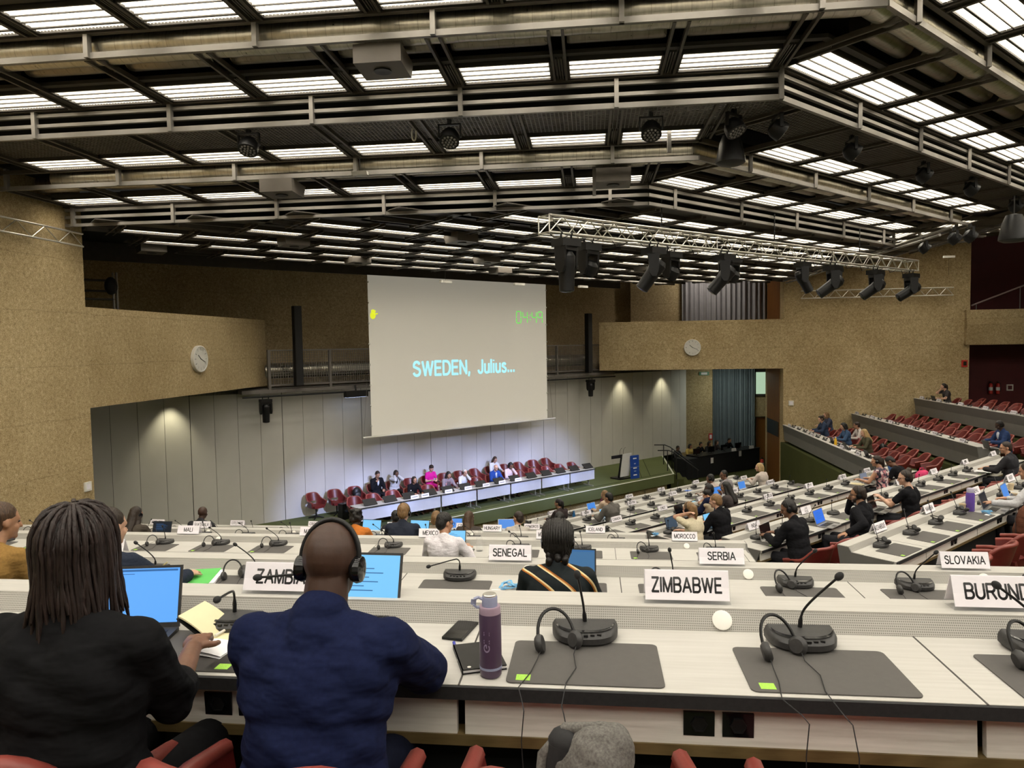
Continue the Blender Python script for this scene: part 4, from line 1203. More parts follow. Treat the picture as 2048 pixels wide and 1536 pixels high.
# seven-segment timer 04:49
SEG = {'0': 'abcdef', '4': 'bcfg', '9': 'abcfg'}
x0, z0 = onscr(1033, 646); x1, z1 = onscr(1086, 624)
m = MB(); hh = z1 - z0; WT = x1 - x0; dw = WT * .165
def digit(ch, x):
    h = hh; w_ = dw; g = .02; th = .035
    for sgm in SEG[ch]:
        if sgm in 'agd':
            z = {'a': z0 + h, 'g': z0 + h / 2, 'd': z0}[sgm]; m.box(x + g, x + w_ - g, -.006, -.003, z - th / 2, z + th / 2)
        else:
            xx = x if sgm in 'ef' else x + w_; za = z0 + (h / 2 if sgm in 'bf' else 0); m.box(xx - th / 2, xx + th / 2, -.006, -.003, za + g, za + h / 2 - g)
for ch, k in (('0', .0), ('4', .235), ('4', .575), ('9', .80)): digit(ch, x0 + WT * k)
for zz in (.3, .7): m.box(x0 + WT * .485, x0 + WT * .485 + .05, -.006, -.003, z0 + hh * zz - .025, z0 + hh * zz + .025)
m.build('projected_timer', lime, t)
x0, zc = onscr(743, 628)
m = MB(); m.ball((x0 + .05, -.004, zc - .05), (.11, .003, .13), 12, 8)
for k, (dx, dz) in enumerate(((-.05, .18), (.0, .21), (.05, .20), (.10, .16), (.19, .02))):
    m.tube([(x0 + .05 + dx * .4, -.004, zc), (x0 + .05 + dx, -.004, zc + dz * .75)], .024, 6)
m.build('projected_hand_sign', yell, t)
# catwalk with mesh parapet and a duct, between the two concrete beams
CC = 23.45
ca0, ca1 = aD(atC(535, 730, CC)), aD(atC(1199, 715, CC)); cz1, cz0 = atC(640, 698, CC).z, atC(640, 768, CC).z
t = thing('catwalk', 'grey steel catwalk with wire mesh parapet between the two concrete beams', 'catwalk', Dp(ca0, CC, 0), PI / 4)
L = ca1 - ca0; g = plain('taupe_grey_steel', (0.165, 0.150, 0.138), 0.5, 0.2, 0.08, 4)
MB().box(0, L, -.04, .04, cz1 - .05, cz1).build('top_rail', g, t); MB().box(0, L, -.04, .04, cz0, cz0 + .06).build('bottom_rail', g, t)
MB().box(-.9, L + .9, -.10, .30, cz0 - .22, cz0 - .10).build('ledge_beam', g, t)
MB().tube([(-.9, -.14, cz0 - .32), (L + .9, -.14, cz0 - .32)], .03, 8).build('light_pipe', M['black'], t, 60)
x = 0.0
while x < L: MB().box(x, x + .09, -.05, .05, cz0 - .1, cz1).build('upright', g, t); x += 2.15
m = MB(); k = 0.0
while k < L: m.box(k, k + .014, -.012, .0, cz0, cz1); k += .085
z = cz0 + .085
while z < cz1: m.box(0, L, -.01, .004, z, z + .012); z += .085
m.build('wire_mesh', g, t)
p = Dp(ca0 + .1, CC + .75, (cz0 + cz1) / 2 - .12)
d = MB().lathe([(.02, 0), (.26, 0), (.26, L - .2), (.02, L - .2)], 22, (0, 0, 0), Matrix.Rotation(PI / 2, 3, 'Y')).build('ventilation_duct', M['duct'], None, 50, p, PI / 4)
tag(d, 'round metal duct lying behind the mesh of the catwalk', 'duct')
for nm, (xa, ya), (xb, yb), wpx in (('left', (590, 612), (598, 771), 13), ('right', (1174, 627), (1178, 745), 9)):
    c = CC - .22; p = atC(xb, yb, c); q = atC(xa, ya, c); hgt = q.z - p.z
    t = thing('column_loudspeaker', 'tall black column loudspeaker on the %s part of the catwalk' % nm, 'loudspeaker', p, PI / 4)
    MB().box(-.13, .13, -.11, .12, 0, hgt).build('cabinet', M['black'], t); MB().box(-.115, .115, -.118, -.11, .03, hgt - .03).build('front_grille', M['rubber'], t)

# ================================================================ stage lights, trusses, loudspeakers, signs
def moving_head(loc, rz, size, tilt, label, lens=False, pan=0.0):
    t = thing('moving_head_light', label, 'stage light', loc, rz, 'black moving head lights'); s = size
    MB().box(-.20 * s, .20 * s, -.15 * s, .15 * s, -.17 * s, -.05 * s).build('base', M['black'], t)
    for x in (-.11, .11):
        m = MB(); m.tube([(x * s, 0, -.06 * s), (x * s, 0, .03 * s), (x * s, -.03 * s, .05 * s), (x * s, .0, .075 * s), (x * s, .03 * s, .05 * s)], .016 * s, 6); m.build('clamp', M['rubber'], t, 50)
    y = MB()
    for x in (-.185, .185): y.prism([(-.10, -.20), (.10, -.20), (.085, -.52), (.03, -.60), (-.05, -.60), (-.09, -.50)], lambda p, q: (x * s + (.03 if q else -.03) * s, p[0] * s, p[1] * s))
    y.box(-.20 * s, .20 * s, -.11 * s, .11 * s, -.235 * s, -.165 * s)
    y = y.build('yoke', M['black'], t); y.rotation_euler = (0, 0, pan)
    R = Matrix.Rotation(pan, 3, 'Z') @ Matrix.Rotation(tilt, 3, 'X'); c = Vector((0, 0, -.50 * s))
    h = MB().lathe([(.07 * s, -.42 * s), (.125 * s, -.40 * s), (.135 * s, -.05 * s), (.15 * s, .03 * s), (.15 * s, .17 * s), (.10 * s, .25 * s)] if not lens else [(.06 * s, -.12 * s), (.15 * s, -.10 * s), (.165 * s, 0), (.15 * s, .10 * s), (.08 * s, .16 * s)], 18, c, R).build('head', M['black'], t, 30)
    zz = -.425 * s if not lens else -.125 * s
    MB().lathe([(.055 * s, zz), (.10 * s if not lens else .13 * s, zz + .012 * s), (.10 * s, zz + .03 * s)], 18, c, R).build('lens', M['gloss'], h, 40)
    return t
TZT = 1.93
tA, tB = atz(1088, 466, TZT), atz(1826, 543, TZT)
dT = (tB - tA); LT = dT.length; rzT = math.atan2(dT.y, dT.x)
def make_truss(L, hgt, wid, n, chord, brace, flat=False):
    parts = []
    pts = [(0, 0), (0, hgt)] if flat else [(-wid / 2, 0), (wid / 2, 0), (-wid / 2, hgt), (wid / 2, hgt)]
    for y, z in pts: parts.append(('chord', MB().tube([(0, y, z), (L, y, z)], chord, 10)))
    def lat(p, q):
        m = MB()
        for k in range(n):
            x0, x1 = L * k / n, L * (k + 1) / n; a_, b_ = (p, q) if k % 2 == 0 else (q, p)
            m.tube([(x0, *a_), (x1, *b_)], brace, 6)
        return m
    if flat: parts.append(('lattice', lat(pts[0], pts[1])))
    else:
        for i, j in ((0, 2), (1, 3), (0, 1), (2, 3)): parts.append(('lattice', lat(pts[i], pts[j])))
        m = MB()
        for x in (0, L / 3, 2 * L / 3, L):
            for i, j in ((0, 1), (1, 3), (3, 2), (2, 0)): m.tube([(x, *pts[i]), (x, *pts[j])], brace * 1.2, 6)
        parts.append(('end_frame', m))
    return parts
t = thing('lighting_truss', 'long bright aluminium lattice truss carrying a row of stage lights', 'truss', tA, rzT)
for nm, m in make_truss(LT, .29, .29, 44, .024, .010): m.build(nm, M['alu'], t, 50)
for x in (.22, .50, .78):
    m = MB(); 
    for k in range(9): m.ball((LT * x, 0, .34 + .075 * k), (.022, .012, .045) if k % 2 else (.012, .022, .045), 8, 6)
    m.build('hanging_chain', M['black'], t, 60); MB().box(LT * x - .14, LT * x + .14, -.08, .08, .30, .36).build('chain_hook', M['charcoal'], t)
heads = ((1122, 'spot', 1.05, .0, .3), (1188, 'wash', .98, .55, .2), (1296, 'spot', 1.0, .62, .75), (1353, 'wash', .95, .6, .2), (1437, 'spot', 1.0, .7, .75), (1476, 'wash', .9, .55, .2), (1594, 'spot2', .85, -.5, .9),
         (1655, 'spot', 1.0, .95, .8), (1682, 'wash', .85, .3, 1.0), (1740, 'spot', 1.0, .95, .8), (1766, 'wash', .85, .3, 1.0), (1812, 'spot', 1.0, 1.0, .85))
nt_ = Vector((-dT.y, dT.x, 0)).normalized()
for k, (px, kd, s, tilt, pan) in enumerate(heads):
    d = ray(px, 520); q = tA.dot(nt_) / d.dot(nt_); p = d * q
    x = (p - tA).dot(dT) / LT; p = tA + dT * (x / LT); p.z = TZT - .05
    moving_head(p + nt_ * (-.145 if kd != 'wash' else .145), rzT, s, tilt, 'black moving head light under the long truss, %s from the left' % nth(k + 1), kd == 'wash', pan)
# cable loops under the truss
m = MB()
for k in range(18):
    x = LT * (k + .5) / 18; m.tube([(x - .2, .05, .0), (x - .1, .06, -.05 - .03 * (k % 3)), (x + .1, .05, -.04), (x + .2, .05, .0)], .008, 5)
m.build('power_cable', M['rubber'], t, 60)
# light pipes on the walls
p0, p1 = atX(-40, 449, WL + .15), atX(155, 489, WL + .15)
t = thing('wall_truss', 'flat aluminium lattice truss on the left concrete wall', 'truss', (WL + .14, 6.5, 2.28), PI / 2)
for nm, m in make_truss(7.8, .27, 0, 22, .02, .009, True): m.build(nm, M['alu'], t, 50)
q0 = atY(1602, 597, WR - .2); q1 = atY(1907, 586, WR - .2)
t = thing('wall_truss', 'long flat aluminium lattice truss on the right concrete wall', 'truss', q0)
for nm, m in make_truss(q1.x - q0.x, .33, 0, 22, .028, .013, True): m.build(nm, M['alu'], t, 50)
# lights under the catwalk
for px, py, lab in ((531, 800, 'left end of the catwalk'), (1181, 757, 'right end of the catwalk')):
    p = atC(px, py, CC - .14); moving_head(Vector((p.x, p.y, cz0 - .36)), PI / 4, .9, .0, 'black moving head light under the ' + lab)
p = atC(712, 787, CC - .2)
t = thing('light_bar', 'wide black flood light under the catwalk left of the screen', 'stage light', (p.x, p.y, p.z), PI / 4)
MB().box(-.42, .42, -.12, .12, -.12, .10).build('housing', M['black'], t); MB().box(-.4, .4, -.08, .08, -.125, -.12).build('light_window', emit('cool_flood_window', (0.55, 0.68, 1.0), 6.0), t)
MB().tube([(0, 0, .1), (0, .05, .30)], .03, 8).build('bracket', M['black'], t)
# par cans
def par_can(loc, rz, tilt, label):
    t = thing('par_light', label, 'stage light', loc, rz, 'black LED par lights')
    R = Matrix.Rotation(tilt, 3, 'X'); c = Vector((0, 0, -.20))
    h = MB().lathe([(.05, .12), (.10, .10), (.145, .02), (.15, -.10), (.135, -.10)], 18, c, R).build('housing', M['black'], t, 35)
    m = MB()
    for q in range(19):
        rr = 0 if q == 0 else (.05 if q < 7 else .10); an = q * PI / 3 if q < 7 else (q - 7) * PI / 6
        m.ball(c + R @ Vector((rr * math.cos(an), rr * math.sin(an), -.10)), (.02, .02, .02), 8, 6)
    m.build('led_lens', plain('led_glass', (0.22, 0.21, 0.2), 0.15), h, 60)
    m = MB()
    for x in (-.165, .165): m.box(x - .01, x + .01, -.025, .025, -.21, -.02)
    m.box(-.175, .175, -.025, .025, -.03, -.01); m.box(-.03, .03, -.03, .03, -.02, .06)
    m.build('yoke', M['black'], t)
    return t
zB = ZB[2]
for k, (px, py) in enumerate(((497, 265), (899, 247), (1302, 232))):
    d = ray(px, py); p = d * (zB / d.z); par_can(Vector((p.x, p.y, zB)), 0, -.5, 'black LED par light under the second ceiling step, %s from the left' % nth(k + 1))
for k, (px, py) in enumerate(((1468, 226), (1555, 230), (1703, 277), (1847, 328), (1942, 358), (2030, 395))):
    d = ray(px, py); p = d * (zB / d.z); par_can(Vector((p.x, p.y, zB)), PI / 4 + (0 if k == 0 else .9), -.5 if k == 0 else -.95, 'black LED par light under the second ceiling step past the corner, %s from the corner' % nth(k + 1))
xe = RT2 - RING[4] + .12
t = thing('light_pipe', 'twin grey pipes along the ceiling edge above the right wall', 'pipe', (0, 0, 0))
for dx, dz in ((0, -.06), (.28, .12)): MB().tube([(xe + dx, 19.0, ZD + dz), (xe + dx, WR - .1, ZD + dz)], .035, 8).build('pipe', M['steel'], t, 60)
for k, (px, py) in enumerate(((1848, 478), (1908, 458), (1940, 452), (1690, 500))):
    p = atX(px, py, xe); par_can(p + Vector((0, 0, -.02)), PI / 2, -.9, 'black LED par light on the pipes above the right wall, %s from the far end' % nth((2, 3, 4, 1)[k]))
def bell(loc, s, label):
    t = thing('pendant_loudspeaker', label, 'loudspeaker', loc)
    MB().lathe([(.03 * s, .0), (.12 * s, -.02 * s), (.17 * s, -.14 * s), (.225 * s, -.40 * s), (.225 * s, -.44 * s), (.205 * s, -.455 * s)], 24).build('cabinet', M['black'], t, 45)
    MB().lathe([(.205 * s, -.452 * s), (.16 * s, -.475 * s), (.01, -.485 * s)], 24).build('grille', M['black'], t, 60)
    MB().tube([(0, 0, 0), (0, 0, .30 * s)], .012, 6).build('hanger', M['black'], t)
d = atC(1461, 268, 6.6); bell(d, 1.0, 'black bell shaped loudspeaker hanging below the ceiling corner')
d = atX(2028, 428, xe - .4); bell(d, 1.15, 'black bell shaped loudspeaker at the right edge of the photo')
def pa_box(loc, rz, label):
    t = thing('ceiling_loudspeaker', label, 'loudspeaker', loc, rz, 'grey wedge ceiling loudspeakers')
    MB().prism([(-.30, .02), (.22, .0), (.32, .22), (-.30, .25)], lambda p, q: (.30 if q else -.30, p[0], p[1])).build('cabinet', plain('brown_grey_housing', (0.13, 0.115, 0.10), 0.5, 0.1, 0.06, 5), t)
    MB().lathe([(.11, 0), (.11, .012), (.09, .012), (.02, .006)], 20, (0, -.05, .005), Matrix.Rotation(PI, 3, 'X')).build('round_grille', M['black'], t, 40)
for k, (px, py, z) in enumerate(((768, 146, ZB[1] - .26), (566, 392, ZB[3] - .26), (1226, 372, ZB[3] - .26))):
    d = ray(px, py); p = d * (z / d.z); pa_box(p, 0, 'grey wedge loudspeaker under the %s ceiling duct%s' % (('nearest', 'third', 'third')[k], ('', ', left of the screen', ', above the truss')[k]))
for k, (px, py) in enumerate(((303, 507), (587, 494), (922, 487), (973, 527), (715, 528), (1000, 548), (1290, 543))):
    d = ray(px, py); p = d * ((ZD - .16) / d.z); pa_box(p, PI / 4, 'grey wedge loudspeaker in the ceiling over the stage, %s of seven from the left' % nth((1, 2, 4, 5, 3, 6, 7)[k]))
for k, (px, py, kind, val, lab) in enumerate(((720, 346, 'Y', 11.6, 'in front of the third ceiling step'), (891, 563, 'C', 19.5, 'before the top of the screen, left one'), (1038, 568, 'C', 19.5, 'before the top of the screen, right one'), (1166, 573, 'C', 19.5, 'just right of the screen'), (1898, 513, 'Y', 31.5, 'before the right concrete wall'))):
    p = atY(px, py, val) if kind == 'Y' else atC(px, py, val)
    t = thing('pendant_sensor', 'white bar shaped pendant on a thin wire ' + lab, 'pendant', p, 0 if kind == 'Y' else PI / 4, 'white pendants')
    s = 1.0 if k == 0 else 1.7
    MB().box(-.13 * s, .13 * s, -.05, .05, -.03 * s, .02 * s).build('housing', M['white'], t)
    MB().tube([(0, 0, .02), (0, 0, 3.0 - p.z - (.35 if k else -.15))], .005, 5).build('wire', M['black'], t)
p = atY(828, 268, 10.9)
t = thing('hanging_ring', 'white oval steel ring hanging from the second ceiling step', 'ring', p)
R = [(.035 * math.cos(a), 0, .10 * math.sin(a)) for a in [2 * PI * k / 20 for k in range(21)]]
MB().tube(R, .014, 8).build('ring', M['white'], t, 60); MB().tube([(0, 0, .1), (0, 0, 3.45 - p.z)], .007, 5).build('wire', M['white'], t)
# wall clocks
def clock(loc, rz, label):
    t = thing('wall_clock', label, 'clock', loc, rz, 'white wall clocks'); R = Matrix.Rotation(PI / 2, 3, 'X')
    MB().lathe([(.375, 0), (.375, .09), (.35, .10), (.34, .085), (.33, .085)], 40, (0, 0, 0), R).build('case', M['white'], t, 35)
    MB().lathe([(.34, .07), (.34, .08)], 40, (0, 0, 0), R).build('face', M['paper'], t, 35)
    m = MB()
    for k in range(12):
        a = k * PI / 6; L = .075
        m.obox((.275 * math.sin(a), -.083, .275 * math.cos(a)), (.022, .004, L), Matrix.Rotation(a, 3, 'Y'))
    m.build('hour_marks', M['ink'], t)
    for a, L, wd, nm in ((math.radians(310), .17, .022, 'hour_hand'), (math.radians(113), .25, .016, 'minute_hand')):
        MB().obox((math.sin(a) * L * .42, -.09, math.cos(a) * L * .42), (wd, .004, L * 1.16), Matrix.Rotation(a, 3, 'Y')).build(nm, M['ink'], t)
p = atX(396, 718, WL); clock(Vector((WL + .001, p.y, p.z)), PI / 2, 'round white wall clock on the left concrete beam')
p = atY(1384.5, 695, WR); clock(Vector((p.x, WR - .001, p.z)), 0, 'round white wall clock on the right concrete beam')
# small wall things
def plate_on(loc, size, mat, nm, label, cat, rz=0, front=None):
    t = thing(nm, label, cat, loc, rz); MB().box(-size[0] / 2, size[0] / 2, -size[2], 0, -size[1] / 2, size[1] / 2).build('housing', mat, t)
    if front: MB().box(-size[0] * .3, size[0] * .3, -size[2] - .006, -size[2], -size[1] * .3, size[1] * .3).build('front', front, t)
plate_on(atY(1582, 806, WR), (.22, .22, .04), M['white'], 'wall_switch', 'small white box on the right concrete wall above the lowest grey desks', 'switch', 0, M['card'])
plate_on(atX(174, 973, WL), (.20, .20, .04), M['white'], 'wall_switch', 'small white box on the left concrete wall beside the pale panels', 'switch', PI / 2, M['card'])
plate_on(atY(1928, 727, WR), (.22, .30, .08), M['redsign'], 'fire_alarm', 'red alarm box on the right concrete wall below the balcony', 'alarm', 0, M['gloss'])
plate_on(atY(1421, 873, NB), (.20, .36, .06), M['redsign'], 'fire_alarm', 'red fire sign on the niche wall beside the blue curtain', 'alarm', 0, M['card'])
plate_on(atY(1408, 747, NB), (.55, .20, .06), plain('exit_sign_green', (0.10, 0.24, 0.14), 0.4), 'exit_sign', 'green exit sign high on the niche wall', 'sign', 0, M['paper'])
plate_on(atY(2019, 775, 36.2), (.3, .3, .04), M['white'], 'wall_switch', 'small white frame on the burgundy wall behind the right block', 'switch', 0, M['burgundy'])
def extinguisher(loc, label):
    t = thing('fire_extinguisher', label, 'fire extinguisher', loc, 0, 'red fire extinguishers')
    b_ = MB().lathe([(.06, 0), (.085, .02), (.085, .42), (.05, .50), (.03, .52)], 16).build('cylinder', M['redsign'], t, 45)
    MB().lathe([(.087, .17), (.087, .33)], 16).build('label_band', M['paper'], b_, 45)
    MB().box(-.03, .03, -.05, .05, .52, .60).build('valve', M['black'], t); MB().tube([(.03, 0, .56), (.12, 0, .50), (.12, 0, .12)], .012, 6).build('hose', M['black'], t)
p = atY(1535, 938, 36.3); extinguisher(Vector((8.40, 36.25, p.z)), 'red fire extinguisher beside the wooden reveal of the niche')
for k, (px, py) in enumerate(((1981, 788), (1990, 788))):
    p = atY(px, py, 36.05); extinguisher(p + Vector((.12 * k, 0, 0)), 'red fire extinguisher on the burgundy wall, %s of the pair' % ('left', 'right')[k])
# curtains
def curtain(nm, x0, x1, y, z0, z1, mat, label, n):
    m = MB(); k = int((x1 - x0) / .035); P = []
    for i in range(k + 1):
        x = x0 + (x1 - x0) * i / k; ph = 2 * PI * n * i / k
        P.append((x, y + .085 * math.sin(ph) + .035 * math.sin(ph * .37 + 1)))
    for z in (z0, z1): m.v += [(x, yy, z) for x, yy in P]
    m.f += [(i, i + 1, k + 2 + i, k + 1 + i) for i in range(k)]; m.mi += [0] * k
    o = m.build(nm, mat, None, 60); tag(o, label, 'curtain'); return o
curtain('curtain', xc - .05, xk + .02, NW - .25, PIT + .02, -1.25, M['bluecurtain'], 'floor length blue grey curtain at the back of the niche', 19)
curtain('curtain', atY(1364, 600, 36.2).x, 8.55, 36.2, .98, 4.2, M['curtain'], 'pleated grey curtain in the gallery above the right beam', 17)
# scaffold in the left gallery
t = thing('scaffold_frame', 'dark pipe frame standing in the gallery above the left concrete beam', 'scaffold', (0, 0, 0))
c = 21.5
for px in (226, 233): 
    p, q = atC(px - 3, 545, c), atC(px + 3, 622, c); MB().tube([(q.x, q.y, p.z), (q.x, q.y, q.z)], .03, 8).build('upright', M['steel'], t, 60)
for py in (562, 583, 599):
    p, q = atC(150, py, c), atC(230, py, c); MB().tube([(p.x, p.y, q.z), (q.x, q.y, q.z)], .03, 8).build('cross_pipe', M['darksteel'], t, 60)
p = atC(222, 572, c); m = MB().ball((p.x, p.y, p.z), (.16, .16, .24), 10, 8); m.build('coiled_cable', M['rubber'], t, 60)
# balcony stair rail
p, q = atY(1943, 611, 34.2), atY(2060, 566, 34.2)
t = thing('stair_rail', 'slender pale handrail rising against the burgundy wall above the balcony', 'handrail', (0, 0, 0)); MB().tube([p, q], .035, 8).build('rail', plain('pale_rail_paint', (0.55, 0.40, 0.40), 0.4), t, 60)
MB().tube([(q.x - .4, q.y, q.z - .2), (q.x - .4, q.y, .9)], .02, 8).build('post', M['steel'], t); MB().tube([(p.x + .2, p.y, p.z + .06), (p.x + .2, p.y, .9)], .02, 8).build('post', M['steel'], t)
# long draped desk of the technicians in the niche
q0, q1 = Vector((5.25, 35.8, PIT)), Vector((8.9, 38.95, PIT)); L = (q1 - q0).length; rz = math.atan2(q1.y - q0.y, q1.x - q0.x)
t = thing('draped_desk', 'long black draped technicians desk in the niche beside the stage', 'desk', q0, rz)
MB().box(0, L, 0, .80, .02, 1.06).build('drape', M['blackcloth'], t); MB().box(-.02, L + .02, -.03, .84, 1.06, 1.09).build('desk_top', M['black'], t)
MB().box(-.9, 0, .0, .80, .02, 1.02).build('side_drape', M['blackcloth'], t)
for k, (x, z) in enumerate(((.95, .80), (3.15, .93), (2.75, 1.12), (4.2, 1.12))):
    o = MB().box(-.10, .10, -.012, -.004, -.14, .14) if k < 2 else MB().prism([(-.04, 0), (.04, 0), (.004, .15), (-.004, .15)], lambda p_, q_: (.17 if q_ else -.17, p_[0], p_[1]))
    Rm = Matrix.Rotation(rz, 3, 'Z'); o = o.build('paper_sign', M['paper'], None, None, q0 + Rm @ Vector((x, -.035 if k < 2 else .05, z - (.0 if k < 2 else .03))), rz)
    tag(o, '%s on the black technicians desk' % ('white sheet hanging at the left', 'white sheet hanging at the right', 'white folded sign standing in the middle', 'white folded sign standing at the far end')[k], 'sign')
for k, x in enumerate((.25, 1.35, 2.35, 3.5)):
    Rm = Matrix.Rotation(rz, 3, 'Z'); t = thing('computer_monitor', 'black monitor on the technicians desk, %s from the left' % nth(k + 1), 'monitor', q0 + Rm @ Vector((x, .35, 1.09)), rz + PI, 'technicians monitors')
    MB().box(-.24, .24, -.02, .02, .06, .34).build('screen', M['gloss'], t); MB().box(-.10, .10, -.08, .08, 0, .015).box(-.02, .02, -.01, .01, .015, .1).build('stand', M['black'], t)
# lamps: blue truss head beams, added fill and the downlights under the concrete beams
for aa, hx in ((10.6, .12), (13.0, .22), (15.6, .32), (18.2, .5), (20.6, .62)):
    src = tA + dT * hx + Vector((0, 0, -.75)); lamp('SPOT', 'stage_beam', src, Dp(aa, CW - 1.6, STG + .55), 8500, (0.50, 0.58, 1.0), .08, 19, .9)
o = lamp('AREA', 'niche_fill', (7.4, 38.6, -1.32), (7.4, 38.9, PIT), 60, (0.95, 1.0, 0.84), 1.6)  # added fill that brightens the niche; no fixture hangs here
o = lamp('AREA', 'gallery_fill', (5.6, 34.6, 3.6), (5.8, 36.2, 1.8), 45, (1.0, 0.92, 0.8), 1.2)  # added to lift the gallery curtain, not a fixture of the hall
for px, py in ((338, 800), (1240, 748), (1322, 748)):
    a_ = st_a(px, py, CW); lamp('SPOT', 'down_lamp', Dp(a_, CW - .45, -1.30), Dp(a_, CW - .02, STG), 130, (1.0, 0.92, 0.62), .06, 75, .8)
# ================================================================ people
def fuse(mb, voxel, smooth=2, name='body', mat=None, parent=None, wrinkle=0.0, wscale=7.0, seed=0.0, decim=None):
    """melts overlapping closed shapes into one continuous surface"""
    me = mb.mesh('melt'); o = bpy.data.objects.new('melt', me); COL.objects.link(o)
    r = o.modifiers.new('r', 'REMESH'); r.mode = 'VOXEL'; r.voxel_size = voxel; r.use_smooth_shade = True
    if smooth: s = o.modifiers.new('s', 'SMOOTH'); s.factor = .5; s.iterations = smooth
    dg = bpy.context.evaluated_depsgraph_get(); out = bpy.data.meshes.new_from_object(o.evaluated_get(dg)); out.name = name
    COL.objects.unlink(o); bpy.data.objects.remove(o); bpy.data.meshes.remove(me)
    if wrinkle:
        nrm = [v.normal.copy() for v in out.vertices]
        for v, n in zip(out.vertices, nrm):
            p = v.co
            f = noise.noise(Vector((p.x * wscale + seed, p.y * wscale * .8, p.z * wscale * 2.4 + (p.x + p.y) * wscale * .9)))
            f += .5 * noise.noise(Vector((p.x * wscale * 2.1, p.y * wscale * 2 + seed, p.z * wscale * 3.2)))
            v.co = p + n * (wrinkle * f)
    out.materials.clear(); out.materials.append(mat)
    out.polygons.foreach_set('use_smooth', [True] * len(out.polygons)); out.update()
    return link(name, out, parent)
def ik(s, t, l1, l2, hint):
    s, t = Vector(s), Vector(t); d = t - s; L = min(d.length, (l1 + l2) * .995); d.normalize(); t = s + d * L
    a = (l1 * l1 - l2 * l2 + L * L) / (2 * L); h = math.sqrt(max(0, l1 * l1 - a * a))
    n = Vector(hint) - d * Vector(hint).dot(d); n.normalize()
    return s + d * a + n * h, t
def add_hand(m, wrist, fdir, up, side, curl=.5, s=1.0):
    """palm, four fingers of unequal length and a thumb leaving the side of the palm"""
    f = Vector(fdir).normalized(); u = Vector(up); u = (u - f * u.dot(f)).normalized(); x = f.cross(u) * side
    w = Vector(wrist)
    m.ball(w + f * .045 * s, (.040 * s, .050 * s, .018 * s), 12, 8, Matrix((x, f, u)).transposed())
    m.cone(w, .024 * s, w + f * .03 * s, .026 * s, 8)
    for k, (o, L) in enumerate(((-.030, .062), (-.010, .074), (.010, .070), (.029, .055))):
        p = w + f * .085 * s + x * o * s; r = .0088 * s
        a = curl * .55; b = p + (f * math.cos(a) - u * math.sin(a)) * L * .48 * s
        a2 = a + curl * .9; c = b + (f * math.cos(a2) - u * math.sin(a2)) * L * .32 * s
        a3 = a2 + curl * .7; e = c + (f * math.cos(a3) - u * math.sin(a3)) * L * .26 * s
        m.cone(p - f * .02 * s, r * 1.1, b, r, 8).cone(b, r, c, r * .92, 8).cone(c, r * .92, e, r * .8, 8)
    p = w + f * .022 * s - x * .030 * s; b = p + (f * .55 - x * .75 - u * .25) * .036 * s; c = b + (f * .95 - x * .15 - u * .3) * .034 * s
    m.cone(p, .0125 * s, b, .0105 * s, 8).cone(b, .0105 * s, c, .0085 * s, 8)

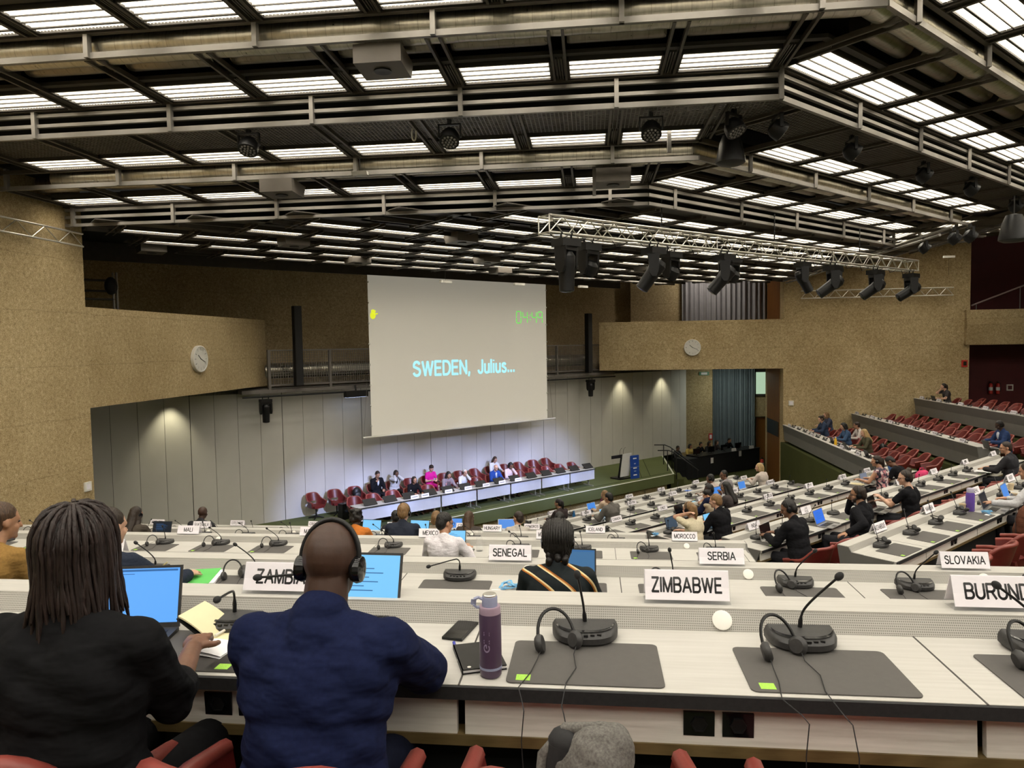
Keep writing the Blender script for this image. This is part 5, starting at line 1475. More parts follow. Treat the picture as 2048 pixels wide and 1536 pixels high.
SKIN = dict(pale=(0.56, 0.33, 0.23), tan=(0.44, 0.235, 0.145), olive=(0.36, 0.19, 0.11), brown=(0.165, 0.078, 0.045), dark=(0.052, 0.025, 0.016))
HAIRC = dict(black=(0.010, 0.008, 0.007), dark=(0.022, 0.013, 0.008), brown=(0.06, 0.032, 0.016), light=(0.20, 0.115, 0.05), blond=(0.40, 0.27, 0.12), grey=(0.42, 0.41, 0.39), white=(0.66, 0.65, 0.62))
def person(label, loc, rotz, sk='pale', hair='dark', style='short', top=(0.02, 0.02, 0.025), cut='jacket', legs=(0.02, 0.02, 0.024), lean=.18, yaw=0.0, nod=.12, lh=None, rh=None, curl=.6,
           headset=False, shirt=None, tie=None, voxel=.014, s=1.0, build=1.0, wrinkle=.004, glasses=False, elbow=None, topmat=None, group=None, lifts=None, beard=False, hsc=1.0, sleeve=1.0, neck=1.0):
    P = thing('person', label, 'person', loc, rotz, group); P.scale = (s,) * 3
    skin = m_skin('skin_' + sk, SKIN[sk]); hm = m_hair('hair_' + hair, HAIRC[hair])
    tm = topmat or m_cloth('cloth_%02x%02x%02x' % tuple(int(c * 255) for c in top), top)
    lm = m_cloth('cloth_%02x%02x%02x' % tuple(int(c * 255) for c in legs), legs)
    RL = Matrix.Rotation(-lean, 3, 'X'); hip = Vector((0, 0, .55))
    U = lambda x, y, z: hip + RL @ (Vector((x, y, z)) - Vector((0, 0, .55)))
    b = build * (1.07 if cut == 'jacket' else 1.0)
    sh = {q: U(q * .170 * b, 0.0, 1.015) for q in (-1, 1)}
    hand = {-1: Vector(lh) if lh else Vector((-.15, .44, .775)), 1: Vector(rh) if rh else Vector((.15, .44, .775))}
    if lifts: pass
    body = MB(); el = {}; wr = {}
    for q in (-1, 1):
        hint = (elbow or {}).get(q, (q * .55, -.35, -.75))
        el[q], wr[q] = ik(sh[q], hand[q], .285, .255, hint)
    # bare body under the clothes
    neck0, neck1 = U(0, -.01, 1.04), U(0, .018, 1.13)
    hc = U(0, .045, 1.225)
    RH = RL @ Matrix.Rotation(yaw, 3, 'Z') @ Matrix.Rotation(-(nod - lean * .55), 3, 'X')
    Hd = lambda x, y, z: hc + RH @ (Vector((x, y, z)) * hsc)
    body.cone(neck0, .062 * b * neck, neck1, .053 * neck, 12).cone(neck1, .053 * neck, hc - RH @ Vector((0, .02, .05)), .052 * neck, 12)
    body.cone(U(0, 0, .58), .085, U(0, 0, .78), .08, 10).cone(U(0, 0, .78), .08, U(0, 0, .97), .085, 10).cone(sh[-1], .05, sh[1], .05, 8)
    body.ball(hc + RH @ Vector((0, -.008, .028)) * hsc, (.077 * hsc, .097 * hsc, .092 * hsc), 18, 12, RH)
    body.ball(hc + RH @ Vector((0, .028, -.035)) * hsc, (.058 * hsc, .068 * hsc, .078 * hsc), 16, 11, RH)
    body.cone(Hd(0, .075, -.075), .022, Hd(0, .080, -.085), .020, 8)                      # chin
    body.cone(Hd(0, .095, .012), .009, Hd(0, .112, -.022), .0135, 8)                      # nose
    for q in (-1, 1):
        body.cone(Hd(q * .012, .086, .028), .011, Hd(q * .046, .072, .026), .011, 8)      # brow
        body.ball(Hd(q * .042, .062, -.028), (.022, .022, .022), 8, 6)                    # cheek
        body.ball(Hd(q * .078, -.008, -.008), (.010, .019, .031), 10, 7, RH)              # ear
        body.cone(sh[q], .050, el[q], .041, 10).cone(el[q], .041, wr[q], .027, 10)
        fd = (wr[q] - el[q]).normalized()
        flat = Vector((fd.x, fd.y, fd.z * .25)).normalized() if abs(wr[q].z - .78) < .06 else fd
        add_hand(body, wr[q], flat, (0, 0, 1) if abs(flat.z) < .8 else (0, -1, .2), -q, curl)
        hp, kn, an = Vector((q * .09, .02, .54)), Vector((q * .12, .46, .52)), Vector((q * .12, .40, .09))
        body.cone(hp, .075, kn, .052, 10).cone(kn, .052, an, .036, 10).cone(an, .034, an + Vector((0, .14, -.05)), .026, 8)
    body.cone(Hd(-.020, .086, -.056), .0075, Hd(.020, .086, -.056), .0075, 8)             # lips
    bo = fuse(body, min(voxel, .0105 if voxel > .01 else voxel * .8), 1, 'body', skin, P)
    eyes = MB()
    for q in (-1, 1): eyes.ball(Hd(q * .031, .079, .008), (.0115, .009, .0075), 10, 7, RH)
    eyes.build('eyes', plain('dark_eye', (0.03, 0.02, 0.015), 0.2), bo, 60)
    if glasses:
        g = MB()
        for q in (-1, 1):
            c = Hd(q * .032, .100, .006); g.tube([c + RH @ Vector((.024 * math.cos(t_), 0, .019 * math.sin(t_))) for t_ in [2 * PI * k / 14 for k in range(15)]], .0022, 5)
            g.tube([Hd(q * .056, .098, .010), Hd(q * .079, .0, .010)], .0022, 5)
        g.tube([Hd(-.009, .103, .008), Hd(.009, .103, .008)], .0022, 5); g.build('glasses', M['black'], P, 60)
    # upper garment
    g = MB()
    J = 1.0 if cut == 'jacket' else .93
    g.ball(U(0, .0, .63), (.190 * b * J, .140 * b * J, .15), 16, 10, RL).ball(U(0, .0, .77), (.176 * b * J, .132 * b * J, .18), 16, 10, RL).ball(U(0, .0, .90), (.196 * b * J, .134 * b * J, .165), 16, 10, RL)
    g.cone(U(-.14 * b, -.01, 1.0), .070 * b, U(.14 * b, -.01, 1.0), .070 * b, 12).cone(U(-.07 * b, -.01, 1.03), .064 * b, U(.07 * b, -.01, 1.03), .064 * b, 12)
    g.ball(U(-.07 * b, -.045, .93), (.115 * b, .085, .14), 12, 8, RL).ball(U(.07 * b, -.045, .93), (.115 * b, .085, .14), 12, 8, RL)
    if cut in ('jacket', 'blouse'): g.cone(U(0, -.018, 1.02), .074 * b * neck, U(0, -.008, 1.072 if cut == 'blouse' else 1.088), .065 * neck, 14)
    for q in (-1, 1):
        r0, r1, r2 = {'jacket': (.066, .060, .046), 'blouse': (.066, .055, .042)}.get(cut, (.062, .056, .05))
        g.cone(U(q * .12 * b, -.005, .99), .066, sh[q], r0 * b, 12).cone(U(q * .03, -.012, 1.062), .048, sh[q], r0 * .86 * b, 12)
        if cut in ('jacket', 'blouse'):
            end = el[q].lerp(wr[q], sleeve) - (wr[q] - el[q]).normalized() * .018; g.cone(sh[q], r0 * b, el[q], r1 * b, 12).cone(el[q], r1 * b, end, (r1 + (r2 - r1) * sleeve) * b, 12)
        elif cut == 'tshirt': g.cone(sh[q], r0 * b, sh[q].lerp(el[q], .62), r1 * 1.05 * b, 12)
        elif cut == 'sleeveless': g.cone(sh[q], r0 * .9 * b, sh[q].lerp(el[q], .05), r1 * b, 12)
    if cut == 'jacket':
        for q in (-1, 1): g.cone(U(q * .10, .0, .66), .10 * b, U(q * .11, .0, .53), .105 * b, 10)
    fuse(g, voxel, 3, {'jacket': 'jacket', 'blouse': 'blouse', 'tshirt': 'shirt'}.get(cut, 'top'), tm, P, wrinkle, 7.0, len(label) * 1.7)
    if shirt:
        c = MB(); c.ball(U(0, .092 * b + .012, .945), (.050, .045, .115), 12, 9, RL).cone(U(0, -.006, 1.06), .064, U(0, .006, 1.100), .0575, 14)
        fuse(c, voxel * .8, 1, 'shirt', m_cloth('cloth_%02x%02x%02x' % tuple(int(k * 255) for k in shirt), shirt), P)
        if tie: MB().cone(U(0, .148 * b, 1.03), .013, U(0, .155 * b, .84), .019, 8).build('tie', plain('dark_tie_silk', tie, 0.4), P, 60)
    t = MB()
    t.ball((0, .0, .55), (.175 * b, .15, .105), 14, 9)
    for q in (-1, 1): t.cone((q * .09, .04, .54), .092 * b, (q * .12, .46, .525), .066, 12).cone((q * .12, .46, .525), .066, (q * .12, .41, .14), .052, 12)
    fuse(t, max(voxel, .016), 2, 'trousers', lm, P)
    f = MB()
    for q in (-1, 1): f.cone((q * .12, .37, .045), .042, (q * .125, .53, .035), .036, 10)
    fuse(f, max(voxel, .014), 1, 'shoes', M['black'], P)
    # hair
    h = MB()
    if style != 'bald':
        h.ball(Hd(0, -.020, .042), (.083 * hsc, .098 * hsc, .090 * hsc), 18, 12, RH)
        h.ball(Hd(0, -.055, -.005), (.076 * hsc, .062 * hsc, .085 * hsc), 16, 10, RH)
        if style == 'thick': h.ball(Hd(0, -.012, .062), (.092, .104, .090), 16, 11, RH).ball(Hd(0, .05, .09), (.06, .045, .03), 12, 8, RH)
        if style == 'curly':
            for k in range(26): a = k * 2.4; h.ball(Hd(.07 * math.cos(a), -.035 + .075 * math.sin(a), .03 + .07 * math.cos(k * 1.7)), (.032,) * 3, 8, 6)
        if style in ('long', 'veil'):
            for q in (-1, 1): h.cone(Hd(q * .062, -.01, .02), .032, Hd(q * .078, -.02, -.11), .036, 10).cone(Hd(q * .078, -.02, -.11), .036, U(q * .085, -.06, 1.0), .030, 10)
            h.cone(Hd(0, -.06, 0), .075, Hd(0, -.075, -.10), .08, 12).cone(Hd(0, -.075, -.10), .08, U(0, -.13, .93), .062, 12)
        if style == 'bob':
            for q in (-1, 1): h.cone(Hd(q * .066, .0, .03), .034, Hd(q * .076, .0, -.085), .034, 10)
            h.cone(Hd(0, -.06, 0), .08, Hd(0, -.05, -.085), .078, 12)
        if style == 'bun': h.ball(Hd(0, -.075, .115), (.048, .046, .044), 12, 9, RH)
        if style == 'tail':
            h.ball(Hd(0, -.118, .03), (.034, .03, .034), 10, 8, RH).cone(Hd(0, -.13, .02), .034, Hd(0, -.125, -.09), .030, 10).cone(Hd(0, -.125, -.09), .030, Hd(.01, -.10, -.17), .014, 10)
        hair_o = fuse(h, min(voxel, .012), 1, 'hair', hm, P, .003, 30.0)
    if beard:
        d = MB(); d.ball(Hd(0, .058, -.075), (.052, .036, .040), 14, 9, RH)
        for q in (-1, 1): d.cone(Hd(q * .060, .03, -.045), .017, Hd(q * .040, .07, -.07), .020, 8)
        fuse(d, .009, 1, 'beard', hm, P)
    if headset:
        e = MB(); e.tube([Hd(.087 * math.cos(a), -.012, .018 + .109 * math.sin(a)) for a in [PI * k / 16 for k in range(17)]], .0075, 8)
        e = e.build('headset', M['black'], P, 60)
        for q in (-1, 1):
            Q = RH @ Matrix.Rotation(q * PI / 2, 3, 'Y')
            MB().lathe([(.01, -.010), (.034, -.010), (.040, .004), (.036, .018), (.012, .024)], 16, Hd(q * .078, -.006, -.012), Q).build('ear_cup', M['gloss'], e, 45)
    return P
def seat_person(r, px, py, label, dv=.36, z=None, face=0.0, **kw):
    """puts a seated person at a desk row; px, py is the middle of the head in the photograph"""
    rot, W = frame(r['block']); v = r['e'] - dv
    u = row_u(r['block'], px, py, v + .12)
    sc = kw.pop('s', 1.0)
    return person(label, W(u, v, -r['h'] - .74), rot + face, s=sc, **kw)
NAVY, BLK, CHAR = (0.012, 0.017, 0.045), (0.009, 0.009, 0.011), (0.030, 0.030, 0.034)
# fifth, fourth and third rows of the near block
seat_person(N5, 403, 1040, 'bald man in a dark jacket at the fifth row behind the plate of GUATEMALA', sk='dark', style='bald', top=CHAR, shirt=(.7, .7, .72), s=1.03)
seat_person(N4, 270, 1050, 'woman with long dark hair and a headset left of the laptop behind MALI', sk='tan', hair='dark', style='long', top=(.06, .05, .04), cut='blouse', headset=True, yaw=-.15)
seat_person(N4, 712, 1050, 'woman in an orange and black blouse at a laptop behind the MALTA plate', sk='dark', hair='black', style='curly', top=(.50, .16, .03), cut='blouse', headset=True, yaw=-.2)
seat_person(N4, 806, 1042, 'man with cropped fair hair in a dark blue jacket left of the MEXICO plate', sk='pale', hair='light', style='short', top=(.022, .026, .040), headset=True, s=1.06, hsc=1.05)
seat_person(N5, 790, 1046, 'dark haired person half hidden behind the cropped fair haired man', sk='brown', hair='black', style='short', top=CHAR, yaw=.3)
seat_person(N5, 872, 1046, 'woman with light brown hair right of the MEXICO plate', sk='pale', hair='light', style='bob', top=(.2, .17, .13), cut='blouse')
seat_person(N5, 938, 1046, 'woman with long brown hair left of the HUNGARY plate', sk='pale', hair='brown', style='long', top=(.06, .05, .045), cut='blouse', yaw=-.4)
seat_person(N5, 1036, 1047, 'man with short dark hair in profile right of the HUNGARY plate', sk='tan', hair='dark', style='short', top=(.45, .42, .38), cut='blouse', yaw=.8)
seat_person(N5, 1119, 1041, 'woman in a bright pink top with a headset behind MONTENEGRO', sk='dark', hair='black', style='tail', top=(.62, .03, .10), cut='tshirt', headset=True)
seat_person(N3, 889, 1082, 'man in a white shirt holding up a phone beside the SENEGAL plate', sk='tan', hair='black', style='short', top=(.62, .59, .62), cut='blouse', yaw=-.75, nod=.25, rh=(.24, .34, .86), lh=(-.12, .42, .775), glasses=True, voxel=.011, s=.98)
M['phoneblue'] = emit('phone_screen_blue', (0.05, 0.10, 0.20), 1.0)
# second row: the woman with braids and a patterned blouse
m, nt, b_ = nodes_of('patterned_blouse_cloth', 0.8, 0, 0.2)
v = coords(nt, (1.0, .6, 1.5)); wv = wave(nt, v, 1.7, 'DIAGONAL', 'SIN', 9.0)
wn_ = wv.node; wn_.inputs['Detail'].default_value = 1.5; wn_.inputs['Detail Scale'].default_value = .55
c1 = ramp(nt, wv, [(0.40, (0.010, 0.014, 0.016)), (0.46, (0.36, 0.12, 0.02)), (0.60, (0.72, 0.50, 0.24)), (0.70, (0.80, 0.66, 0.40)), (0.76, (0.010, 0.014, 0.016))])
c1.node.color_ramp.interpolation = 'CONSTANT'
nt.links.new(c1, b_.inputs['Base Color']); patterned = m
braid_w = seat_person(N2, 1116, 1108, 'woman with braided black hair and a patterned black, orange and cream blouse', dv=.32, sk='dark', hair='black', style='braid', topmat=patterned, cut='blouse', lean=.12, nod=.2, voxel=.009, headset=True, hsc=1.03, lh=(-.12, .40, .775), rh=(.14, .42, .775), s=.96)
h = MB(); PH = braid_w
RLb = Matrix.Rotation(-.12, 3, 'X'); hcb = Vector((0, 0, .55)) + RLb @ Vector((0, .045, .675)); RHb = RLb @ Matrix.Rotation(-(.2 - .066), 3, 'X')
for k in range(17):                                    # rows of braids from the brow over the crown to the nape
    th_ = math.radians(-80 + 160 * k / 16); pts = []
    for j in range(27):
        ph_ = math.radians(35 + 170 * j / 26)
        pts.append(hcb + RHb @ Vector((.090 * math.sin(th_), .108 * math.cos(th_) * math.cos(ph_) - .012, .106 * (math.cos(th_) ** .6) * math.sin(ph_) + .022)))
    last = pts[-1]
    for j in range(1, 8): pts.append(last + Vector((-last.x * .035 * j + .004 * math.sin(j * 1.1 + k), .003 * j + .004 * math.sin(j * .9 + k * 2), -.0145 * j)))
    h.tube(pts, [.0088 + .0026 * (j % 2) for j in range(len(pts))], 7)
for k in range(16): h.ball(hcb + RHb @ Vector((.055 * math.sin(k * 2.1), -.062 + .02 * math.cos(k * 1.3), -.085 - .045 * ((k * .37) % 1))), (.022, .02, .024), 8, 6)
h.build('braids', m_hair('hair_black', HAIRC['black']), braid_w, 60)
# second row, left edge: two figures mostly hidden
seat_person(N2, 214, 1120, 'person in a dark blue jacket writing with a pencil behind the woman with dreadlocks', sk='pale', hair='dark', style='short', top=(.022, .028, .045), dv=.36, rh=(.30, .50, .80), lh=(-.1, .40, .775), s=1.0, yaw=-.3, curl=1.1)
seat_person(N2, -6, 1085, 'person in an ochre top cut off by the left edge of the photo', sk='olive', hair='brown', style='short', top=(.26, .15, .045), cut='blouse', rh=(.20, .40, .79), s=1.02, yaw=-.4)

# middle block
seat_person(M3, 1383, 1040, 'woman with tied blond hair in a cream blouse behind the MOROCCO plate', sk='pale', hair='light', style='tail', top=(.60, .53, .38), cut='tshirt', headset=True, lh=(-.10, .12, 1.16), elbow={-1: (-.2, .7, -.7)}, yaw=.1, s=1.1)
seat_person(M3, 1437, 1020, 'man with reddish hair in a black suit right of the MOROCCO plate', sk='pale', hair='light', style='short', top=BLK, shirt=(.7, .7, .7), s=1.12, yaw=.2)
seat_person(M4, 1418, 1015, 'dark haired person in a beige top resting the chin on a fist', sk='tan', hair='black', style='thick', top=(.45, .38, .27), cut='tshirt', lh=(-.05, .14, 1.15), yaw=.6, elbow={-1: (-.2, .7, -.7)})
seat_person(M2, 1588, 1056, 'man in a black suit typing on a white laptop at the INDIA plate', sk='brown', hair='black', style='short', top=BLK, shirt=(.75, .72, .66), headset=True, lean=.22, yaw=.55, nod=.35, s=1.1, lh=(-.12, .45, .80), rh=(.12, .45, .80), voxel=.012)
seat_person(M2, 1709, 1018, 'bearded man in a black suit with a hand at his mouth at the IRELAND plate', dv=.55, sk='olive', hair='dark', style='short', top=BLK, shirt=(.72, .70, .70), headset=True, beard=True, lean=.02, yaw=.5, nod=.15, s=1.12, rh=(.06, .19, 1.12), lh=(-.52, -.05, .78), elbow={1: (.4, .6, -.7), -1: (-.6, -.5, -.4)}, glasses=True, voxel=.012)
seat_person(M2, 1810, 992, 'woman with a dark hair bun in a black T-shirt holding a pen at a laptop', dv=.5, sk='pale', hair='dark', style='bun', top=BLK, cut='tshirt', headset=True, yaw=.75, nod=.12, lean=.10, s=1.12, lh=(-.12, .44, .88), rh=(.02, .46, .80), glasses=True, voxel=.012)
m, nt, b_ = nodes_of('floral_cloth', 0.8, 0, 0.2)
vo = nt.nodes.new('ShaderNodeTexVoronoi'); vo.inputs['Scale'].default_value = 22; nt.links.new(coords(nt), vo.inputs['Vector'])
nt.links.new(ramp(nt, vo.outputs['Color'], [(0.25, (0.03, 0.03, 0.05)), (0.5, (0.10, 0.08, 0.10)), (0.62, (0.50, 0.20, 0.22)), (0.75, (0.60, 0.50, 0.48))]), b_.inputs['Base Color']); floral = m
seat_person(M3, 1758, 942, 'woman in a floral sleeveless top at a silver laptop near the lowest grey desk', sk='tan', hair='dark', style='tail', topmat=floral, cut='sleeveless', headset=True, yaw=.5, s=1.12, lh=(-.2, .44, .79))
seat_person(M3, 1806, 930, 'person in a black T-shirt bent low over a tablet beside the floral top', sk='brown', hair='black', style='short', top=BLK, cut='tshirt', lean=.55, nod=.7, yaw=.3, s=1.1, dv=.5, lh=(-.10, .50, .80), rh=(.15, .42, .80))
seat_person(M2, 2013, 916, 'man with glasses in a dark suit right of the IRAQ plate', dv=.5, sk='tan', hair='dark', style='short', top=(.03, .029, .032), shirt=(.7, .7, .7), yaw=.6, s=1.12, lean=.12, glasses=True)
seat_person(M1, 2064, 1010, 'person at the right edge whose hand reaches a laptop behind the brown backpack', sk='tan', hair='dark', style='short', top=(.5, .5, .52), cut='blouse', s=1.1, lh=(-.36, .46, .79))
seat_person(M5, 1522, 955, 'woman with straight blond hair in a cream blouse holding papers', sk='pale', hair='blond', style='bob', top=(.60, .52, .46), cut='blouse', yaw=.5, s=1.12, lh=(-.10, .42, .84), rh=(.08, .42, .84))
seat_person(M5, 1451, 957, 'man in a grey shirt looking left on the row with the BRAZIL plate', sk='brown', hair='black', style='short', top=(.26, .24, .25), cut='blouse', yaw=1.1, s=1.12, glasses=True)
seat_person(M5, 1424, 965, 'man in a pale shirt and headset left of the man in grey', sk='brown', hair='black', style='short', top=(.5, .42, .38), cut='blouse', headset=True, yaw=.4, s=1.1)
seat_person(M4, 1422, 980, 'man in a dark blue jacket in profile left of the CHINA plate', sk='dark', hair='black', style='short', top=NAVY, yaw=.9, s=1.1)
seat_person(M4, 1455, 976, 'person with cropped black hair in a white top left of the CHINA plate', sk='brown', hair='black', style='short', top=(.6, .6, .62), cut='blouse', yaw=.5, s=1.08, rh=(.05, .30, 1.0))
seat_person(M4, 1457, 1002, 'woman with long black hair behind the reddish haired man', sk='olive', hair='black', style='long', top=(.06, .05, .05), cut='blouse', yaw=.1, s=1.1, dv=.5)
seat_person(M5, 1221, 1012, 'man in a grey brown jacket at the blue laptop above the ICELAND plate', sk='tan', hair='black', style='short', top=(.13, .12, .11), s=1.15, yaw=.2)
seat_person(M6, 1212, 1002, 'woman with light hair beside the laptop in the front row of the middle block', sk='pale', hair='light', style='bob', top=(.5, .38, .28), cut='blouse', yaw=.2, s=1.1)
seat_person(M6, 1120, 1030, 'woman with a dark ponytail beside a blue bottle in the front row', sk='olive', hair='black', style='tail', top=(.04, .03, .03), cut='blouse', yaw=.3, s=1.12)

# right-hand block
seat_person(R1, 1645, 858, 'curly haired person in a blue jacket at the far end of the lowest grey desk', sk='pale', hair='dark', style='curly', top=(.03, .045, .085), yaw=.1, nod=.3, s=1.1)
seat_person(R1, 1655, 850, 'light haired person sitting just behind the curly haired one', dv=1.15, sk='pale', hair='light', style='bob', top=(.05, .06, .10), cut='blouse', s=1.08)
seat_person(R1, 1690, 872, 'woman with dark hair in a denim shirt at the middle of the lowest grey desk', sk='pale', hair='black', style='bob', top=(.05, .09, .17), cut='blouse', nod=.35, s=1.1)
seat_person(R1, 1731, 886, 'woman with long blond hair in an olive jacket at the lowest grey desk', sk='pale', hair='blond', style='long', top=(.07, .065, .04), cut='blouse', yaw=.1, s=1.1)
seat_person(R1, 1716, 876, 'person leaning back behind the long haired blond woman', dv=1.0, sk='tan', hair='dark', style='short', top=(.5, .45, .42), cut='blouse', yaw=-.3, s=1.08)
seat_person(R2, 2003, 872, 'man with headset and glasses in a dark blue suit at the middle grey desk', sk='dark', hair='black', style='short', top=(.025, .045, .12), shirt=(.6, .62, .68), headset=True, nod=.35, s=1.15, dv=.45)
seat_person(R3, 1890, 788, 'woman with hand at her chin at the left end of the topmost grey desk', sk='pale', hair='dark', style='tail', top=(.05, .045, .045), cut='tshirt', headset=True, rh=(.05, .20, 1.14), elbow={1: (.2, .7, -.7)}, s=1.12)

# stage
def stage_person(px, py, row, label, **kw):
    c = FR if row == 'f' else BR
    L = FA if row == 'f' else BA
    a_ = st_a(px, py, c); a_ = min(L, key=lambda q: abs(q - a_))
    return person(label, Dp(a_, c, STG), PI / 4 + PI + kw.pop('face', 0), voxel=.015, **kw)
WH = (.66, .66, .68)
stage_person(745, 965, 'b', 'man in a black suit reading papers on his lap by the stage wall', sk='tan', hair='dark', top=BLK, shirt=WH, nod=.45, lh=(-.12, .36, .70), rh=(.08, .22, .95), s=1.05)
stage_person(787, 955, 'b', 'woman in a white blazer holding her cheeks by the stage wall', sk='brown', hair='dark', style='bob', top=WH, shirt=(.02, .02, .02), lh=(-.07, .16, 1.13), rh=(.07, .16, 1.13), elbow={1: (.5, .6, -.7), -1: (-.5, .6, -.7)}, nod=.2)
stage_person(851, 945, 'b', 'woman in a magenta dress by the stage wall', sk='pale', hair='dark', style='thick', top=(.62, .02, .26), cut='tshirt', legs=(.62, .02, .26), lh=(-.10, .34, .78), rh=(.08, .34, .78))
stage_person(838, 962, 'f', 'woman in a black dress at the left of the podium tables', sk='tan', hair='dark', style='bob', top=BLK, cut='blouse', headset=True)
stage_person(876, 958, 'f', 'woman with long dark hair in a salmon pink top at the podium tables', sk='tan', hair='dark', style='long', top=(.72, .30, .28), cut='tshirt')
stage_person(908, 955, 'f', 'woman with dark hair in a grey patterned scarf at the podium tables', sk='olive', hair='black', style='long', top=(.22, .18, .19), cut='blouse', nod=.4)
stage_person(939, 948, 'f', 'white haired person in a white shirt with a hand at the mouth on the podium', sk='pale', hair='white', top=WH, cut='blouse', headset=True, lh=(-.04, .18, 1.14), elbow={-1: (-.2, .7, -.7)})
stage_person(977, 938, 'f', 'bald man in a bright blue suit and tie at the podium tables', sk='pale', style='bald', top=(.02, .06, .26), shirt=WH, tie=(.1, .2, .4), glasses=True)
stage_person(987, 926, 'b', 'woman with long brown hair in a white top by the stage wall', sk='pale', hair='brown', style='long', top=WH, cut='blouse', nod=.4)
stage_person(1013, 938, 'f', 'dark haired person in a pale pink jacket hiding the face on the podium', sk='brown', hair='black', style='bob', top=(.68, .52, .52), cut='blouse', nod=.5, lh=(-.04, .22, 1.08), elbow={-1: (-.2, .7, -.7)})
# technicians in the niche
RZD, QD = math.atan2(3.15, 3.65), Vector((5.25, 35.8, PIT))
RmD = Matrix.Rotation(RZD, 3, 'Z')
for k, (x, y, sk, hr, stl, tp, lab) in enumerate(((-.35, .95, 'brown', 'black', 'short', CHAR, 'at the left end'), (.62, 1.0, 'tan', 'black', 'bob', (.55, .42, .14), 'in a yellow top'), (1.55, 1.1, 'tan', 'black', 'short', BLK, 'in dark clothes left of the middle'), (2.1, 1.0, 'tan', 'dark', 'bob', CHAR, 'in the middle'), (2.75, 1.05, 'pale', 'dark', 'bob', (.06, .05, .05), 'right of the middle'), (3.9, 1.15, 'tan', 'black', 'short', BLK, 'at the right end'))):
    person('technician seated %s behind the black draped desk' % lab, QD + RmD @ Vector((x, y + .25, .22)), RZD + PI, sk=sk, hair=hr, style=stl, top=tp, cut='blouse', headset=k in (2, 4), voxel=.016, nod=.2)
# ================================================================ the two people in front
WP = Vector((-1.315, 1.60, -1.74)); wh_ = Vector((.08, .42, .82))
WOM = person('woman with long dreadlocks in a black blazer seen from behind at the lower left', WP, .0, sk='brown', hair='black', style='none', top=(0.0065, 0.0065, 0.0075), legs=(0.006, 0.006, 0.007), lean=.03, nod=.05, yaw=-.12,
             voxel=.008, wrinkle=.009, s=1.0, build=.98, lh=(-.34, .42, .80), rh=tuple(wh_), curl=.5, elbow={1: (.30, -.6, -.75), -1: (-.7, -.3, -.6)}, sleeve=.30)
hcw = Vector((0, 0, .55)) + Matrix.Rotation(-.03, 3, 'X') @ Vector((0, .045, .680))
rnd = random.Random(5)
h = MB()
for ring, (el_, cnt) in enumerate(((1.42, 8), (1.22, 16), (1.02, 23), (.82, 29), (.62, 33), (.42, 35), (.22, 36))):
    for k in range(cnt):
        az = 2 * PI * (k + .5 * (ring % 2)) / cnt + rnd.uniform(-.05, .05)
        if abs((az - PI / 2 + PI) % (2 * PI) - PI) < .62 and ring > 1: continue       # the face stays free
        ca, sa = math.cos(az), math.sin(az)
        P = [hcw + Vector((.074 * math.cos(el_) * ca, .094 * math.cos(el_) * sa - .014, .098 * math.sin(el_) + .030))]
        out = .013 - .0014 * ring + rnd.uniform(0, .004)
        e = el_ + .05; f_ = 0
        while e > .02:
            e -= .20; e = max(e, .02); f_ = min(1, f_ + .4); o_ = out * f_
            P.append(hcw + Vector(((.074 + o_) * math.cos(e) * ca, (.094 + o_) * math.cos(e) * sa - .014, (.098 + o_) * math.sin(e) + .030)))
        p = P[-1]; L = rnd.uniform(.17, .245) if ring < 4 else rnd.uniform(.14, .20); st_ = 9; dx, dy = rnd.uniform(-.014, .014) + ca * .006, rnd.uniform(-.012, .012) + sa * .006
        if rnd.random() < .08: L += .05; dx *= 2.2
        for j in range(1, st_ + 1):
            f = j / st_; P.append(Vector((p.x + dx * f * f + .003 * math.sin(5 * f + az * 3), p.y + dy * f * f, p.z - L * f)))
        rr = [.0064 * (.88 + .12 * math.sin(j * 2.6 + k)) for j in range(len(P))]; rr[-1] = .0025; rr[-2] = .0048
        h.tube(P, rr, 6)
h.ball(hcw + Vector((0, -.016, .030)), (.078, .098, .101), 20, 14)
h.build('dreadlocks', m_hair('hair_dreadlocks', (0.019, 0.0105, 0.009)), WOM, 70)

MAN = person('man with shaved head and a black headset in a navy suit seen from behind', (-.725, 1.68, -1.74), -.02, sk='dark', hair='black', style='bald', top=(0.0075, 0.0115, 0.042), legs=(0.006, 0.008, 0.02), lean=.22, nod=.16, yaw=.0, voxel=.008, wrinkle=.010, s=.955, neck=1.2, build=1.07,
             lh=(-.12, .46, .79), rh=(.06, .50, .795), headset=True, curl=.6, elbow={1: (.95, -.10, -.42), -1: (-.45, -.25, -.8)}, shirt=(.45, .5, .65), hsc=1.0)
